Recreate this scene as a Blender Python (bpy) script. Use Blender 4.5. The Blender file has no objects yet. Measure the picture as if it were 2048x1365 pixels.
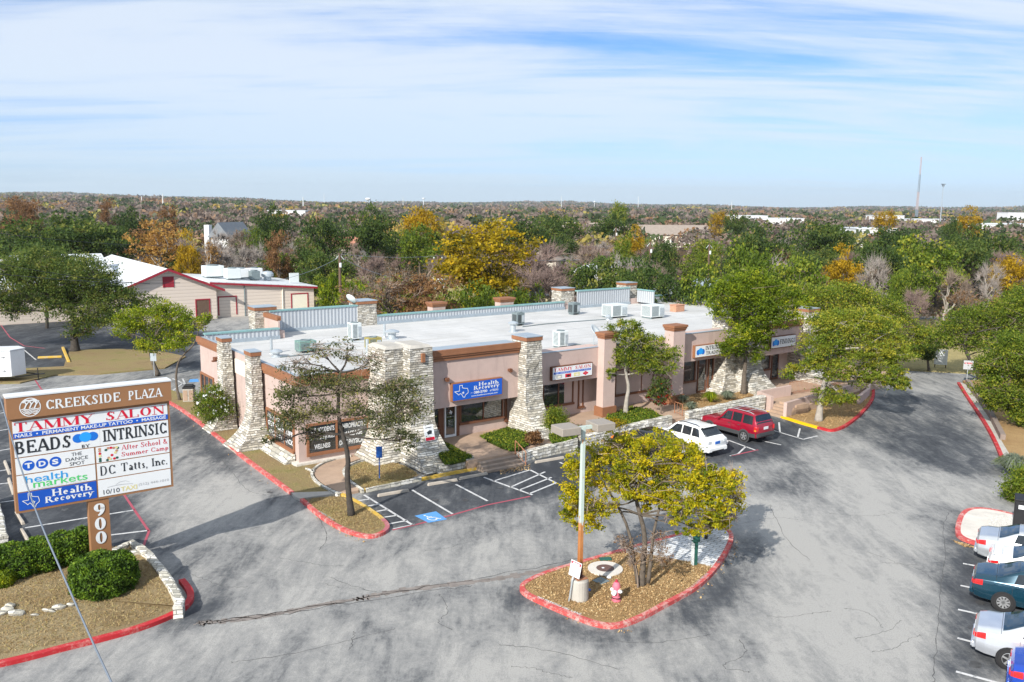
import bpy, bmesh, math, random
import numpy as np
from mathutils import Vector, Matrix
rad = math.radians
scene = bpy.context.scene
COL = scene.collection

# ---------------------------------------------------------------- camera, sky, sun
F, PITCH, ROLL, H = 1740.0, rad(8.92), rad(0.62), 14.5      # focal length in px of a 2048 px wide frame
cam = bpy.data.objects.new('camera', bpy.data.cameras.new('camera'))
COL.objects.link(cam)
cam.data.sensor_width = 36.0
cam.data.lens = 36.0 * F / 2048.0
cam.data.clip_start, cam.data.clip_end = 0.5, 60000.0
cam.location = (0, 0, H)
cam.rotation_euler = (Matrix.Rotation(rad(90) - PITCH, 3, 'X') @ Matrix.Rotation(ROLL, 3, 'Z')).to_euler()
scene.camera = cam

SUN_AZ, SUN_EL = rad(30.5), rad(31.5)                        # shadows run 30.5 deg right of straight ahead
sun = bpy.data.objects.new('sun', bpy.data.lights.new('sun', 'SUN'))
COL.objects.link(sun)
sun.data.energy, sun.data.angle, sun.data.color = 3.9, rad(0.53), (1.0, 0.95, 0.87)
sd = Vector((math.sin(SUN_AZ) * math.cos(SUN_EL), math.cos(SUN_AZ) * math.cos(SUN_EL), -math.sin(SUN_EL)))
sun.rotation_euler = sd.to_track_quat('-Z', 'Y').to_euler()
sun.location = (-40, -60, 70)

world = bpy.data.worlds.new('World')
scene.world = world
world.use_nodes = True
def build_sky():
    nt = world.node_tree; N, L = nt.nodes, nt.links
    N.clear()
    out = N.new('ShaderNodeOutputWorld'); bg = N.new('ShaderNodeBackground')
    sky = N.new('ShaderNodeTexSky'); sky.sky_type = 'NISHITA'; sky.sun_disc = False
    sky.sun_elevation = SUN_EL; sky.sun_rotation = rad(180) + SUN_AZ
    sky.air_density, sky.dust_density, sky.ozone_density, sky.altitude = 1.0, 0.3, 2.5, 200
    geo = N.new('ShaderNodeTexCoord')
    sep = N.new('ShaderNodeSeparateXYZ'); L.new(geo.outputs['Generated'], sep.inputs[0])
    def m(op, a, b=None, c=None):
        n = N.new('ShaderNodeMath'); n.operation = op
        for i, v in enumerate((a, b, c)):
            if v is None: continue
            if isinstance(v, (int, float)): n.inputs[i].default_value = v
            else: L.new(v, n.inputs[i])
        return n.outputs[0]
    # high cloud layer: direction projected on a flat sheet overhead
    zz = m('MAXIMUM', m('ADD', sep.outputs['Z'], 0.085), 0.01)
    cx, cy = m('DIVIDE', sep.outputs['X'], zz), m('DIVIDE', sep.outputs['Y'], zz)
    comb = N.new('ShaderNodeCombineXYZ'); L.new(cx, comb.inputs[0]); L.new(cy, comb.inputs[1])
    def cloud(rot, sx, sy, scale, detail, rough, dist, off):
        mp = N.new('ShaderNodeMapping'); mp.inputs['Rotation'].default_value = (0, 0, rad(rot))
        mp.inputs['Scale'].default_value = (sx, sy, 1); mp.inputs['Location'].default_value = (off, off * .7, 0)
        L.new(comb.outputs[0], mp.inputs[0])
        n = N.new('ShaderNodeTexNoise'); n.inputs['Scale'].default_value = scale; n.inputs['Detail'].default_value = detail
        n.inputs['Roughness'].default_value = rough; n.inputs['Distortion'].default_value = dist
        L.new(mp.outputs[0], n.inputs['Vector']); return n.outputs['Fac']
    a = cloud(CP[0], .46, 1.15, .62, 9, .60, 1.1, CP[1])
    b = cloud(CP[2], .30, 2.2, 1.05, 9, .66, .5, CP[3])
    c = cloud(-8, .22, .34, .45, 3, .5, .3, CP[4])
    d = m('ADD', m('ADD', m('MULTIPLY', a, .50), m('MULTIPLY', b, .34)), m('MULTIPLY', c, .60))
    mr = N.new('ShaderNodeMapRange'); mr.interpolation_type = 'SMOOTHSTEP'; L.new(d, mr.inputs['Value'])
    mr.inputs['From Min'].default_value, mr.inputs['From Max'].default_value = .60, .80
    mr.inputs['To Min'].default_value, mr.inputs['To Max'].default_value = .04, 1.0
    # thinner towards the horizon
    mh = N.new('ShaderNodeMapRange'); L.new(sep.outputs['Z'], mh.inputs['Value'])
    mh.inputs['From Min'].default_value, mh.inputs['From Max'].default_value = .0, .12
    mh.inputs['To Min'].default_value, mh.inputs['To Max'].default_value = .62, 1.0
    fac = m('MULTIPLY', m('MULTIPLY', mr.outputs[0], mh.outputs[0]), .86)
    gain = N.new('ShaderNodeVectorMath'); gain.operation = 'MULTIPLY'
    gr = N.new('ShaderNodeMix'); gr.data_type = 'RGBA'
    mg = N.new('ShaderNodeMapRange'); L.new(sep.outputs['Z'], mg.inputs['Value']); mg.inputs['From Max'].default_value = .28; L.new(mg.outputs[0], gr.inputs['Factor'])
    gr.inputs['A'].default_value, gr.inputs['B'].default_value = SKY_GAIN
    L.new(sky.outputs[0], gain.inputs[0]); L.new(gr.outputs['Result'], gain.inputs[1])
    mx = N.new('ShaderNodeMix'); mx.data_type = 'RGBA'; L.new(fac, mx.inputs['Factor'])
    L.new(gain.outputs[0], mx.inputs['A']); mx.inputs['B'].default_value = CLOUD
    hz = N.new('ShaderNodeMapRange'); L.new(sep.outputs['Z'], hz.inputs['Value']); hz.inputs['From Max'].default_value = .15
    hz.inputs['To Min'].default_value, hz.inputs['To Max'].default_value = .58, 0
    mh2 = N.new('ShaderNodeMix'); mh2.data_type = 'RGBA'; L.new(hz.outputs[0], mh2.inputs['Factor']); L.new(mx.outputs['Result'], mh2.inputs['A']); mh2.inputs['B'].default_value = (3.9, 5.0, 5.9, 1)
    L.new(mh2.outputs['Result'], bg.inputs['Color']); bg.inputs['Strength'].default_value = 0.1
    L.new(bg.outputs[0], out.inputs[0])
SKY_GAIN = ((.52, .64, 1.05, 1), (.27, .54, .82, 1))
CLOUD = (4.9, 5.4, 6.0, 1)
CP = (7.125, 12.5487, 25.268, 11.542, 7.9336)
build_sky()
vs = scene.view_settings
vs.view_transform, vs.look, vs.gamma, vs.use_curve_mapping = 'Standard', 'None', 1.0, False
vs.exposure = 0.77
HAZE = True
scene.cycles.max_bounces = 6
scene.cycles.transparent_max_bounces = 6
scene.cycles.volume_bounces = 0

# ---------------------------------------------------------------- survey: photo rows/columns -> places on the site
def ray(px, py):
    dx, dy = px - 1024, py - 682.5
    c, s = math.cos(-ROLL), math.sin(-ROLL)
    x, y = c * dx - s * dy, s * dx + c * dy
    return np.array([x, F * math.cos(PITCH) - y * math.sin(PITCH), -F * math.sin(PITCH) - y * math.cos(PITCH)])
def G(px, py, z=0.0):                       # point at height z
    r = ray(px, py); t = (z - H) / r[2]
    return Vector((r[0] * t, r[1] * t, z))
def D(px, py, Y):                           # point at distance Y ahead
    r = ray(px, py); t = Y / r[1]
    return Vector((r[0] * t, Y, H + r[2] * t))
def Pg(pts, z=0.0): return [G(x, y, z) for x, y in pts]
U = Vector((0.8047, 0.5937, 0)).normalized(); V = Vector((-U.y, U.x, 0))
BROT = math.atan2(U.y, U.x)
C0 = Vector((-11.718, 46.568, 0))           # front left corner of the plaza building
def onv(px, py, v):                         # (u, z) on a plane parallel to the facade
    r = Vector(ray(px, py)); t = (v + C0.dot(V)) / r.dot(V); p = r * t
    return p.dot(U) - C0.dot(U), p.z + H
def onz(px, py, z):
    g = G(px, py, z) - C0; return g.dot(U), g.dot(V)
def B(u, v, z=0.0): return C0 + U * u + V * v + Vector((0, 0, z))

# ---------------------------------------------------------------- scene objects
def thing(name, label, cat, loc=(0, 0, 0), rot=0.0, group=None, kind=None):
    o = bpy.data.objects.new(name, None); COL.objects.link(o)
    o.empty_display_size = .3
    o.location = loc; o.rotation_euler = (0, 0, rot)
    return tag(o, label, cat, group, kind)
def tag(o, label=None, cat=None, group=None, kind=None):
    if label: o['label'] = label
    if cat: o['category'] = cat
    if group: o['group'] = group
    if kind: o['kind'] = kind
    return o
def base_matrix(o):
    m = Matrix.Identity(4)
    while o is not None:
        m = Matrix.LocRotScale(o.location, o.rotation_euler, o.scale) @ m
        o = o.parent
    return m
def children(o): return [c for c in COL.objects if c.parent == o]
KIDS = {}
def link(name, me, mats, parent=None):
    o = bpy.data.objects.new(name, me); COL.objects.link(o)
    for m in (mats if isinstance(mats, (list, tuple)) else [mats]):
        if m is not None: me.materials.append(m)
    if parent is not None:
        o.parent = parent; KIDS.setdefault(parent, []).append(o)
    return o
def dup(root, loc=None, rot=None, label=None, scale=None):
    r = root.copy(); COL.objects.link(r)
    if loc is not None: r.location = loc
    if rot is not None: r.rotation_euler = (0, 0, rot)
    if scale is not None: r.scale = scale
    if label: r['label'] = label
    def rec(src, dst):
        for ch in KIDS.get(src, []):
            c = ch.copy(); COL.objects.link(c); c.parent = dst
            KIDS.setdefault(dst, []).append(c); rec(ch, c)
    rec(root, r)
    return r

class MB:
    """collects faces (world or local coordinates) and links them as one mesh object"""
    def __init__(s): s.v = []; s.f = []; s.mi = []; s.cur = 0
    def m(s, i): s.cur = i; return s
    def add(s, vs, fs):
        b = len(s.v); s.v += [Vector(x) for x in vs]
        for f in fs: s.f.append([b + i for i in f]); s.mi.append(s.cur)
        return s
    def quad(s, a, b, c, d): return s.add([a, b, c, d], [(0, 1, 2, 3)])
    def box(s, x0, y0, z0, x1, y1, z1):
        if x0 > x1: x0, x1 = x1, x0
        if y0 > y1: y0, y1 = y1, y0
        if z0 > z1: z0, z1 = z1, z0
        return s.add([(x0, y0, z0), (x1, y0, z0), (x1, y1, z0), (x0, y1, z0), (x0, y0, z1), (x1, y0, z1), (x1, y1, z1), (x0, y1, z1)],
                     [(0, 3, 2, 1), (4, 5, 6, 7), (0, 1, 5, 4), (1, 2, 6, 5), (2, 3, 7, 6), (3, 0, 4, 7)])
    def obox(s, o, X, Y, Z):            # box from a corner and three edge vectors
        o, X, Y, Z = map(Vector, (o, X, Y, Z))
        vs = [o, o + X, o + X + Y, o + Y]; vs += [p + Z for p in vs]
        fs = [(0, 3, 2, 1), (4, 5, 6, 7), (0, 1, 5, 4), (1, 2, 6, 5), (2, 3, 7, 6), (3, 0, 4, 7)]
        if X.cross(Y).dot(Z) < 0: fs = [f[::-1] for f in fs]
        return s.add(vs, fs)
    def prism(s, poly, z0, z1, cap=True, bottom=False):
        n = len(poly); p = [Vector((q[0], q[1], 0)) for q in poly]
        area = sum(p[i].x * p[(i + 1) % n].y - p[(i + 1) % n].x * p[i].y for i in range(n))
        if area < 0: p = p[::-1]
        vs = [Vector((q.x, q.y, z0)) for q in p] + [Vector((q.x, q.y, z1)) for q in p]
        fs = [(i, (i + 1) % n, n + (i + 1) % n, n + i) for i in range(n)]
        if cap: fs.append(tuple(range(n, 2 * n)))
        if bottom: fs.append(tuple(range(n - 1, -1, -1)))
        return s.add(vs, fs)
    def tube(s, path, r, n=8, cap=True):
        path = [Vector(p) for p in path]; rs = r if isinstance(r, (list, tuple)) else [r] * len(path)
        rings = []; prev = None
        for i, p in enumerate(path):
            d = (path[min(i + 1, len(path) - 1)] - path[max(i - 1, 0)])
            d = d.normalized() if d.length > 1e-9 else Vector((0, 0, 1))
            if prev is None:
                a = d.orthogonal().normalized()
            else:
                a = prev - d * prev.dot(d)
                a = a.normalized() if a.length > 1e-6 else d.orthogonal().normalized()
            prev = a; b = d.cross(a)
            rings.append([p + (a * math.cos(t) + b * math.sin(t)) * rs[i] for t in [2 * math.pi * k / n for k in range(n)]])
        vs = [q for g in rings for q in g]
        fs = [(i * n + k, i * n + (k + 1) % n, (i + 1) * n + (k + 1) % n, (i + 1) * n + k) for i in range(len(path) - 1) for k in range(n)]
        if cap: fs += [tuple(range(n - 1, -1, -1)), tuple(range((len(path) - 1) * n, len(path) * n))]
        return s.add(vs, fs)
    def lathe(s, prof, c=(0, 0, 0), n=20, axis='Z'):      # prof: (radius, height) pairs
        c = Vector(c); vs = []
        for r, h in prof:
            for k in range(n):
                t = 2 * math.pi * k / n; x, y = r * math.cos(t), r * math.sin(t)
                vs.append(c + (Vector((x, y, h)) if axis == 'Z' else Vector((y, h, x)) if axis == 'Y' else Vector((h, x, y))))
        m = len(prof)
        fs = [(i * n + k, i * n + (k + 1) % n, (i + 1) * n + (k + 1) % n, (i + 1) * n + k) for i in range(m - 1) for k in range(n)]
        if prof[0][0] > 1e-4: fs.append(tuple(range(n - 1, -1, -1)))
        if prof[-1][0] > 1e-4: fs.append(tuple(range((m - 1) * n, m * n)))
        return s.add(vs, fs)
    def loft(s, rings, cap0=True, cap1=True):
        n = len(rings[0]); vs = [q for g in rings for q in g]
        fs = [(i * n + k, i * n + (k + 1) % n, (i + 1) * n + (k + 1) % n, (i + 1) * n + k) for i in range(len(rings) - 1) for k in range(n)]
        if cap0: fs.append(tuple(range(n - 1, -1, -1)))
        if cap1: fs.append(tuple(range((len(rings) - 1) * n, len(rings) * n)))
        return s.add(vs, fs)
    def build(s, name, mats, parent=None, local=False, smooth=False, bevel=0.0, sub=0):
        vs = s.v
        if parent is not None and not local:
            mi = base_matrix(parent).inverted(); vs = [mi @ v for v in vs]
        me = bpy.data.meshes.new(name)
        me.from_pydata([tuple(v) for v in vs], [], s.f); me.update()
        if len(set(s.mi)) > 1: me.polygons.foreach_set('material_index', s.mi)
        if bevel > 0 or sub > 0:
            bm = bmesh.new(); bm.from_mesh(me)
            if bevel > 0:
                es = [e for e in bm.edges if len(e.link_faces) == 2 and e.calc_face_angle(0) > .5]
                bmesh.ops.bevel(bm, geom=es, offset=bevel, segments=1 + (bevel > .03), affect='EDGES', clamp_overlap=True)
            bm.to_mesh(me); bm.free()
        uvs(me)
        if smooth: me.shade_smooth()
        o = link(name, me, mats, parent)
        if sub:
            md = o.modifiers.new('sub', 'SUBSURF'); md.levels = md.render_levels = sub
        return o
def uvs(me):
    """uv in metres: along the face horizontally, height vertically"""
    n = len(me.loops)
    if not n: return
    lay = me.uv_layers.new(name='uv')
    co = np.empty(len(me.vertices) * 3); me.vertices.foreach_get('co', co); co = co.reshape(-1, 3)
    li = np.empty(n, dtype=np.int32); me.loops.foreach_get('vertex_index', li)
    fn = np.empty(len(me.polygons) * 3); me.polygons.foreach_get('normal', fn); fn = fn.reshape(-1, 3)
    ls = np.empty(len(me.polygons), dtype=np.int32); me.polygons.foreach_get('loop_total', ls)
    ln = np.repeat(fn, ls, axis=0); p = co[li]
    flat = np.abs(ln[:, 2]) > .8
    t = np.stack([-ln[:, 1], ln[:, 0]], 1); t /= np.maximum(np.linalg.norm(t, axis=1, keepdims=True), 1e-6)
    uu = np.where(flat, p[:, 0], (p[:, :2] * t).sum(1)); vv = np.where(flat, p[:, 1], p[:, 2])
    lay.data.foreach_set('uv', np.stack([uu, vv], 1).astype(np.float32).ravel())
def np_mesh(name, verts, quads, attr=None, mi=None):
    """quads: (n,4); attr: per-face float -> 'tint'"""
    me = bpy.data.meshes.new(name); k = quads.shape[1]
    me.vertices.add(len(verts)); me.vertices.foreach_set('co', np.asarray(verts, np.float32).ravel())
    me.loops.add(quads.size); me.loops.foreach_set('vertex_index', np.asarray(quads, np.int32).ravel())
    me.polygons.add(len(quads)); me.polygons.foreach_set('loop_start', np.arange(0, quads.size, k, dtype=np.int32))
    if mi is not None: me.polygons.foreach_set('material_index', np.asarray(mi, np.int32))
    me.update(calc_edges=True)
    if attr is not None:
        a = me.attributes.new('tint', 'FLOAT', 'FACE'); a.data.foreach_set('value', np.asarray(attr, np.float32))
    return me
# ---------------------------------------------------------------- materials
class NT:
    def __init__(s, name):
        s.mat = bpy.data.materials.new(name); s.mat.use_nodes = True
        s.nt = s.mat.node_tree; s.N = s.nt.nodes; s.L = s.nt.links
        s.b = s.N['Principled BSDF']
    def n(s, t, **kw):
        x = s.N.new(t)
        for k, v in kw.items(): setattr(x, k, v)
        return x
    def set(s, inp, v):
        if hasattr(v, 'is_output') or isinstance(v, bpy.types.NodeSocket): s.L.new(v, inp)
        else: inp.default_value = v
    def coord(s, kind='Object'):
        return s.n('ShaderNodeTexCoord').outputs[kind]
    def mapped(s, vec, scale=(1, 1, 1), rot=(0, 0, 0), loc=(0, 0, 0)):
        m = s.n('ShaderNodeMapping'); s.L.new(vec, m.inputs[0])
        m.inputs['Scale'].default_value = scale; m.inputs['Rotation'].default_value = rot; m.inputs['Location'].default_value = loc
        return m.outputs[0]
    def noise(s, vec, scale, detail=4, rough=.55, dist=0.0):
        x = s.n('ShaderNodeTexNoise'); s.L.new(vec, x.inputs['Vector'])
        x.inputs['Scale'].default_value = scale; x.inputs['Detail'].default_value = detail
        x.inputs['Roughness'].default_value = rough; x.inputs['Distortion'].default_value = dist
        return x.outputs['Fac']
    def math(s, op, a, b=None, c=None):
        x = s.n('ShaderNodeMath', operation=op)
        for i, v in enumerate((a, b, c)):
            if v is not None: s.set(x.inputs[i], v)
        return x.outputs[0]
    def ss(s, v, lo, hi, a=0.0, b=1.0):
        x = s.n('ShaderNodeMapRange', interpolation_type='SMOOTHSTEP'); s.L.new(v, x.inputs[0])
        for i, q in zip((1, 2, 3, 4), (lo, hi, a, b)): x.inputs[i].default_value = q
        return x.outputs[0]
    def mix(s, f, a, b, blend='MIX'):
        x = s.n('ShaderNodeMix', data_type='RGBA', blend_type=blend)
        s.set(x.inputs['Factor'], f); s.set(x.inputs['A'], c4(a)); s.set(x.inputs['B'], c4(b))
        return x.outputs['Result']
    def ramp(s, f, stops, interp='LINEAR'):
        x = s.n('ShaderNodeValToRGB'); s.L.new(f, x.inputs[0]); r = x.color_ramp; r.interpolation = interp
        while len(r.elements) < len(stops): r.elements.new(0.5)
        for e, (p, c) in zip(r.elements, stops): e.position = p; e.color = c4(c)
        return x.outputs[0]
    def bump(s, h, strength=.5, dist=.02):
        x = s.n('ShaderNodeBump'); s.L.new(h, x.inputs['Height']); x.inputs['Strength'].default_value = strength
        x.inputs['Distance'].default_value = dist; s.L.new(x.outputs[0], s.b.inputs['Normal'])
    def out(s, col, rough=.8, metal=0.0, spec=.4):
        s.set(s.b.inputs['Base Color'], c4(col)); s.set(s.b.inputs['Roughness'], rough)
        s.b.inputs['Metallic'].default_value = metal; s.b.inputs['Specular IOR Level'].default_value = spec
        return s.mat
def c4(c):
    if isinstance(c, tuple): return c if len(c) == 4 else (*c, 1.0)
    if isinstance(c, (int, float)): return (c, c, c, 1.0)
    return c
def hx(h):
    """sRGB hex of a real-world surface colour -> linear"""
    return tuple(((int(h[i:i + 2], 16) / 255 + .055) / 1.055) ** 2.4 if int(h[i:i + 2], 16) > 10 else int(h[i:i + 2], 16) / 3294.6 for i in (0, 2, 4))
def plain(name, col, rough=.7, var=.18, scale=3.0, bump=0.0, bscale=40, metal=0.0, spec=.4, coord='Object', dirt=None):
    t = NT(name); v = t.coord(coord); n = t.noise(v, scale, 5, .6)
    lo = tuple(max(0, x * (1 - var)) for x in col); hi = tuple(x * (1 + var) for x in col)
    c = t.ramp(n, [(.25, lo), (.75, hi)])
    if dirt is not None:
        c = t.mix(t.ss(t.noise(t.mapped(v, (1, 1, .18)), scale * 1.1, 7, .7), .50, .74, 0, .65), c, dirt)
    if bump: t.bump(t.noise(v, bscale, 3), bump, .01)
    return t.out(c, rough, metal, spec)
def paint(name, col, rough=.32, metal=.0, coat=1.0, flake=.08):
    t = NT(name); v = t.coord(); n = t.noise(v, 1.3, 3)
    c = t.ramp(n, [(.3, tuple(x * (1 - flake) for x in col)), (.7, tuple(x * (1 + flake) for x in col))])
    t.out(c, rough, metal, .5); t.b.inputs['Coat Weight'].default_value = coat; t.b.inputs['Coat Roughness'].default_value = .04
    return t.mat
def leafmat(name, stops, transl=.5):
    t = NT(name)
    at = t.n('ShaderNodeAttribute', attribute_name='tint')
    oi = t.n('ShaderNodeObjectInfo')
    f = t.math('ADD', at.outputs['Fac'], t.math('MULTIPLY', t.math('SUBTRACT', oi.outputs['Random'], .5), .22))
    c = t.ramp(f, stops)
    t.out(c, .6, 0, .25)
    tr = t.n('ShaderNodeBsdfTranslucent'); t.L.new(c, tr.inputs['Color'])
    mx = t.n('ShaderNodeMixShader'); mx.inputs[0].default_value = transl
    o = t.N['Material Output']
    t.L.new(t.b.outputs[0], mx.inputs[1]); t.L.new(tr.outputs[0], mx.inputs[2]); t.L.new(mx.outputs[0], o.inputs['Surface'])
    return t.mat
M = {}
def stone_mat(name, base, light, dark, course=.13, length=.42):
    t = NT(name); uv = t.coord('UV')
    w = t.noise(uv, 2.2, 3); wob = t.n('ShaderNodeVectorMath', operation='ADD'); t.L.new(uv, wob.inputs[0])
    cb = t.n('ShaderNodeCombineXYZ'); t.L.new(t.math('MULTIPLY', t.math('SUBTRACT', w, .5), .16), cb.inputs[1])
    t.L.new(cb.outputs[0], wob.inputs[1])
    br = t.n('ShaderNodeTexBrick', offset=.43, offset_frequency=2, squash=1.5, squash_frequency=3); t.L.new(wob.outputs[0], br.inputs['Vector'])
    for k, x in (('Scale', 1.0), ('Mortar Size', .016), ('Mortar Smooth', .35), ('Bias', -.1), ('Brick Width', length), ('Row Height', course)): br.inputs[k].default_value = x
    br.inputs['Color1'].default_value = (0, 0, 0, 1); br.inputs['Color2'].default_value = (1, 1, 1, 1); br.inputs['Mortar'].default_value = (.5, .5, .5, 1)
    c = t.ramp(br.outputs['Color'], [(0, tuple(x * .62 for x in base)), (.35, base), (.7, light), (1, tuple(x * .8 for x in light))])
    c = t.mix(t.ss(t.noise(uv, 1.1, 6, .68), .47, .70, 0, .8), c, dark)          # grey weathering
    c = t.mix(t.ss(t.noise(uv, 9, 5, .7), .55, .8, 0, .45), c, tuple(x * .7 for x in base))
    c = t.mix(t.math('MULTIPLY', br.outputs['Fac'], .72), c, (.075, .07, .062))
    hgt = t.math('SUBTRACT', t.math('ADD', t.math('MULTIPLY', br.outputs['Color'], .6), t.math('MULTIPLY', t.noise(uv, 14, 4), .5)), t.math('MULTIPLY', br.outputs['Fac'], 1.2))
    t.bump(hgt, .9, .05)
    return t.out(c, .85, 0, .2)
def grass_mat(name, cols, fine=9):
    t = NT(name); v = t.coord()
    big = t.noise(v, .35, 4, .6); mid = t.noise(v, 1.7, 6, .7); fi = t.noise(t.mapped(v, (1, 1, 1)), fine, 6, .8); fi2 = t.noise(v, fine * 3.3, 3, .7)
    f = t.math('ADD', t.math('ADD', t.math('MULTIPLY', big, .5), t.math('MULTIPLY', mid, .25)), t.math('ADD', t.math('MULTIPLY', fi, .16), t.math('MULTIPLY', fi2, .09)))
    c = t.ramp(f, [(.34, cols[0]), (.46, cols[1]), (.55, cols[2]), (.66, cols[3])])
    c = t.mix(t.ss(fi2, .35, .7, .0, .5), c, tuple(x * .45 for x in cols[1]))
    t.bump(t.math('ADD', fi, fi2), .9, .08)
    return t.out(c, .95, 0, .1)
def materials():
    M['pink'] = plain('pink_stucco', (.52, .395, .350), .92, .07, 1.3, .25, 120, dirt=(.37, .275, .245))
    M['pinkwall'] = plain('pink_stucco_wall', (.49, .38, .34), .92, .1, 1.0, .25, 120, dirt=(.36, .28, .25))
    M['brown'] = plain('brown_trim', (.27, .118, .058), .7, .12, 2.0)
    M['brownd'] = plain('dark_brown_frame', (.155, .062, .032), .6, .15, 2.0)
    M['stone'] = stone_mat('limestone_veneer', (.52, .48, .40), (.73, .70, .63), (.20, .205, .21))
    M['stonew'] = stone_mat('limestone_wall', (.60, .57, .48), (.82, .80, .74), (.30, .30, .29), .17, .55)
    M['cream'] = plain('cream_panel', (.78, .74, .62), .6, .04, 2)
    # membrane roof
    t = NT('white_membrane'); v = t.coord('Object')
    c = t.ramp(t.noise(v, .25, 6, .65), [(.3, (.43, .43, .42)), (.62, (.57, .567, .555))])
    c = t.mix(t.ss(t.noise(t.mapped(v, (.06, 1, 1), (0, 0, .1)), 1.2, 5, .7), .5, .75, 0, .5), c, (.38, .36, .33)); c = t.mix(t.ss(t.noise(v, .55, 6, .7), .56, .68, 0, .35), c, (.40, .39, .37))
    br = t.n('ShaderNodeTexBrick', offset=0.5); t.L.new(t.mapped(v, (1, 1, 1)), br.inputs['Vector'])
    for k, x in (('Scale', 1.0), ('Mortar Size', .05), ('Brick Width', 14.0), ('Row Height', 3.1), ('Mortar Smooth', .3)): br.inputs[k].default_value = x
    c = t.mix(t.math('MULTIPLY', br.outputs['Fac'], .6), c, (.27, .28, .29))
    M['roof'] = t.out(c, .75, 0, .25)
    # corrugated metal
    t = NT('corrugated_metal'); uv = t.coord('UV'); w = t.n('ShaderNodeTexWave', bands_direction='X', wave_profile='SIN')
    t.L.new(uv, w.inputs['Vector']); w.inputs['Scale'].default_value = 1.05; w.inputs['Distortion'].default_value = 0
    c = t.ramp(w.outputs['Fac'], [(.2, (.40, .43, .46)), (.6, (.52, .55, .58))])
    c = t.mix(t.ss(t.noise(uv, .9, 4), .5, .8, 0, .3), c, (.42, .44, .45))
    t.bump(w.outputs['Fac'], .6, .05); M['corr'] = t.out(c, .5, .25, .5)
    M['teal'] = plain('teal_coping', (.20, .36, .36), .55, .1, 1.5)
    M['galv'] = plain('galvanised_metal', (.50, .55, .58), .42, .15, 4, metal=.5, spec=.5)
    M['flash'] = plain('roof_flashing', (.36, .42, .47), .5, .12, 2, metal=.3)
    # asphalt lot; 'seal' marks where newer dark sealcoat still covers the old surface, and tree shade painted on the right drive
    t = NT('parking_asphalt'); v = t.coord()
    at = t.n('ShaderNodeAttribute', attribute_name='seal_shade'); at2 = t.n('ShaderNodeAttribute', attribute_name='worn')
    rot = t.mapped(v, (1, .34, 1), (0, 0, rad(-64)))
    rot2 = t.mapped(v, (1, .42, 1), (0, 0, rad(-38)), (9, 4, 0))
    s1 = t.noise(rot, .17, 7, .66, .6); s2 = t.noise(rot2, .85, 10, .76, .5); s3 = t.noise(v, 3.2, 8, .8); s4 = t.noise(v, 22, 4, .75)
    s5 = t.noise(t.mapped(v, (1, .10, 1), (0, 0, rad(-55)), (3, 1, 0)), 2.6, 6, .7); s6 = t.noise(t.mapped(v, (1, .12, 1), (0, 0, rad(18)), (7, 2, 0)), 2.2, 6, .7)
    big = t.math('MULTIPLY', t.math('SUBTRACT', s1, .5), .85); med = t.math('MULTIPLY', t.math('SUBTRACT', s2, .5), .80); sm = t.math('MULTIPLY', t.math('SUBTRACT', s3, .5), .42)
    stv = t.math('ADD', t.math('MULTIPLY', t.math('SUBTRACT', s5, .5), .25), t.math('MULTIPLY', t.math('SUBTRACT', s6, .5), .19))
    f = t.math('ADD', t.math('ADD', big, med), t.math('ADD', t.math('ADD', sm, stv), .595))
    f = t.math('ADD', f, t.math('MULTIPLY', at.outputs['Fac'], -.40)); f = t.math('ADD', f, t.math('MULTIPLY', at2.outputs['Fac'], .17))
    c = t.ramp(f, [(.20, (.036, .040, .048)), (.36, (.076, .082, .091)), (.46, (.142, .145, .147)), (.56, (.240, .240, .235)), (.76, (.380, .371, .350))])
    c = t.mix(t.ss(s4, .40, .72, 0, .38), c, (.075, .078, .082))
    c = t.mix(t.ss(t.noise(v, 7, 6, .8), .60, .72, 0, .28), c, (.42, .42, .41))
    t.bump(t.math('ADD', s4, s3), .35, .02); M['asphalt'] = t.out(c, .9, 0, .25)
    M['asphalt2'] = plain('old_asphalt', (.13, .133, .137), .9, .4, .22, .3, 30)
    M['crack'] = plain('crack_fill', (.085, .085, .086), .9, .3, 3)
    M['trench'] = plain('trench_patch', (.21, .185, .168), .95, .35, 2.5, .4, 20)
    M['conc'] = plain('concrete', (.44, .415, .37), .9, .16, 1.2, .2, 40, dirt=(.27, .26, .235))
    M['concw'] = plain('pale_concrete', (.62, .58, .52), .9, .12, 1.2, .2, 40, dirt=(.4, .38, .35))
    M['walk'] = plain('tan_walkway', (.40, .285, .205), .9, .18, .7, .15, 40, dirt=(.25, .18, .14))
    M['bumper'] = plain('wheel_stop_concrete', (.40, .355, .30), .9, .15, 2, .2, 30)
    def worn(name, col, under, lo=.5):
        t = NT(name); v = t.coord(); a = t.noise(v, 2.2, 6, .7); b = t.noise(v, 11, 5, .75)
        f = t.math('ADD', t.math('MULTIPLY', a, .55), t.math('MULTIPLY', b, .45))
        c = t.mix(t.ss(f, lo, lo + .14), col, under); return t.out(c, .65, 0, .35)
    M['kred'] = worn('red_kerb_paint', (.50, .075, .07), (.60, .36, .32), .47)
    M['kredb'] = worn('fresh_red_kerb_paint', (.44, .022, .028), (.50, .17, .15), .50)
    M['kyel'] = worn('yellow_kerb_paint', (.62, .40, .06), (.52, .46, .32), .5)
    M['kyelb'] = worn('bright_yellow_kerb_paint', (.80, .47, .004), (.66, .45, .10), .62)
    M['kpink'] = worn('faded_red_kerb_paint', (.40, .13, .15), (.48, .30, .29), .5)
    M['lwhite'] = worn('white_line_paint', (.58, .58, .58), (.22, .23, .24), .49)
    M['lpink'] = worn('red_line_paint', (.38, .07, .10), (.16, .11, .12), .5)
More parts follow.
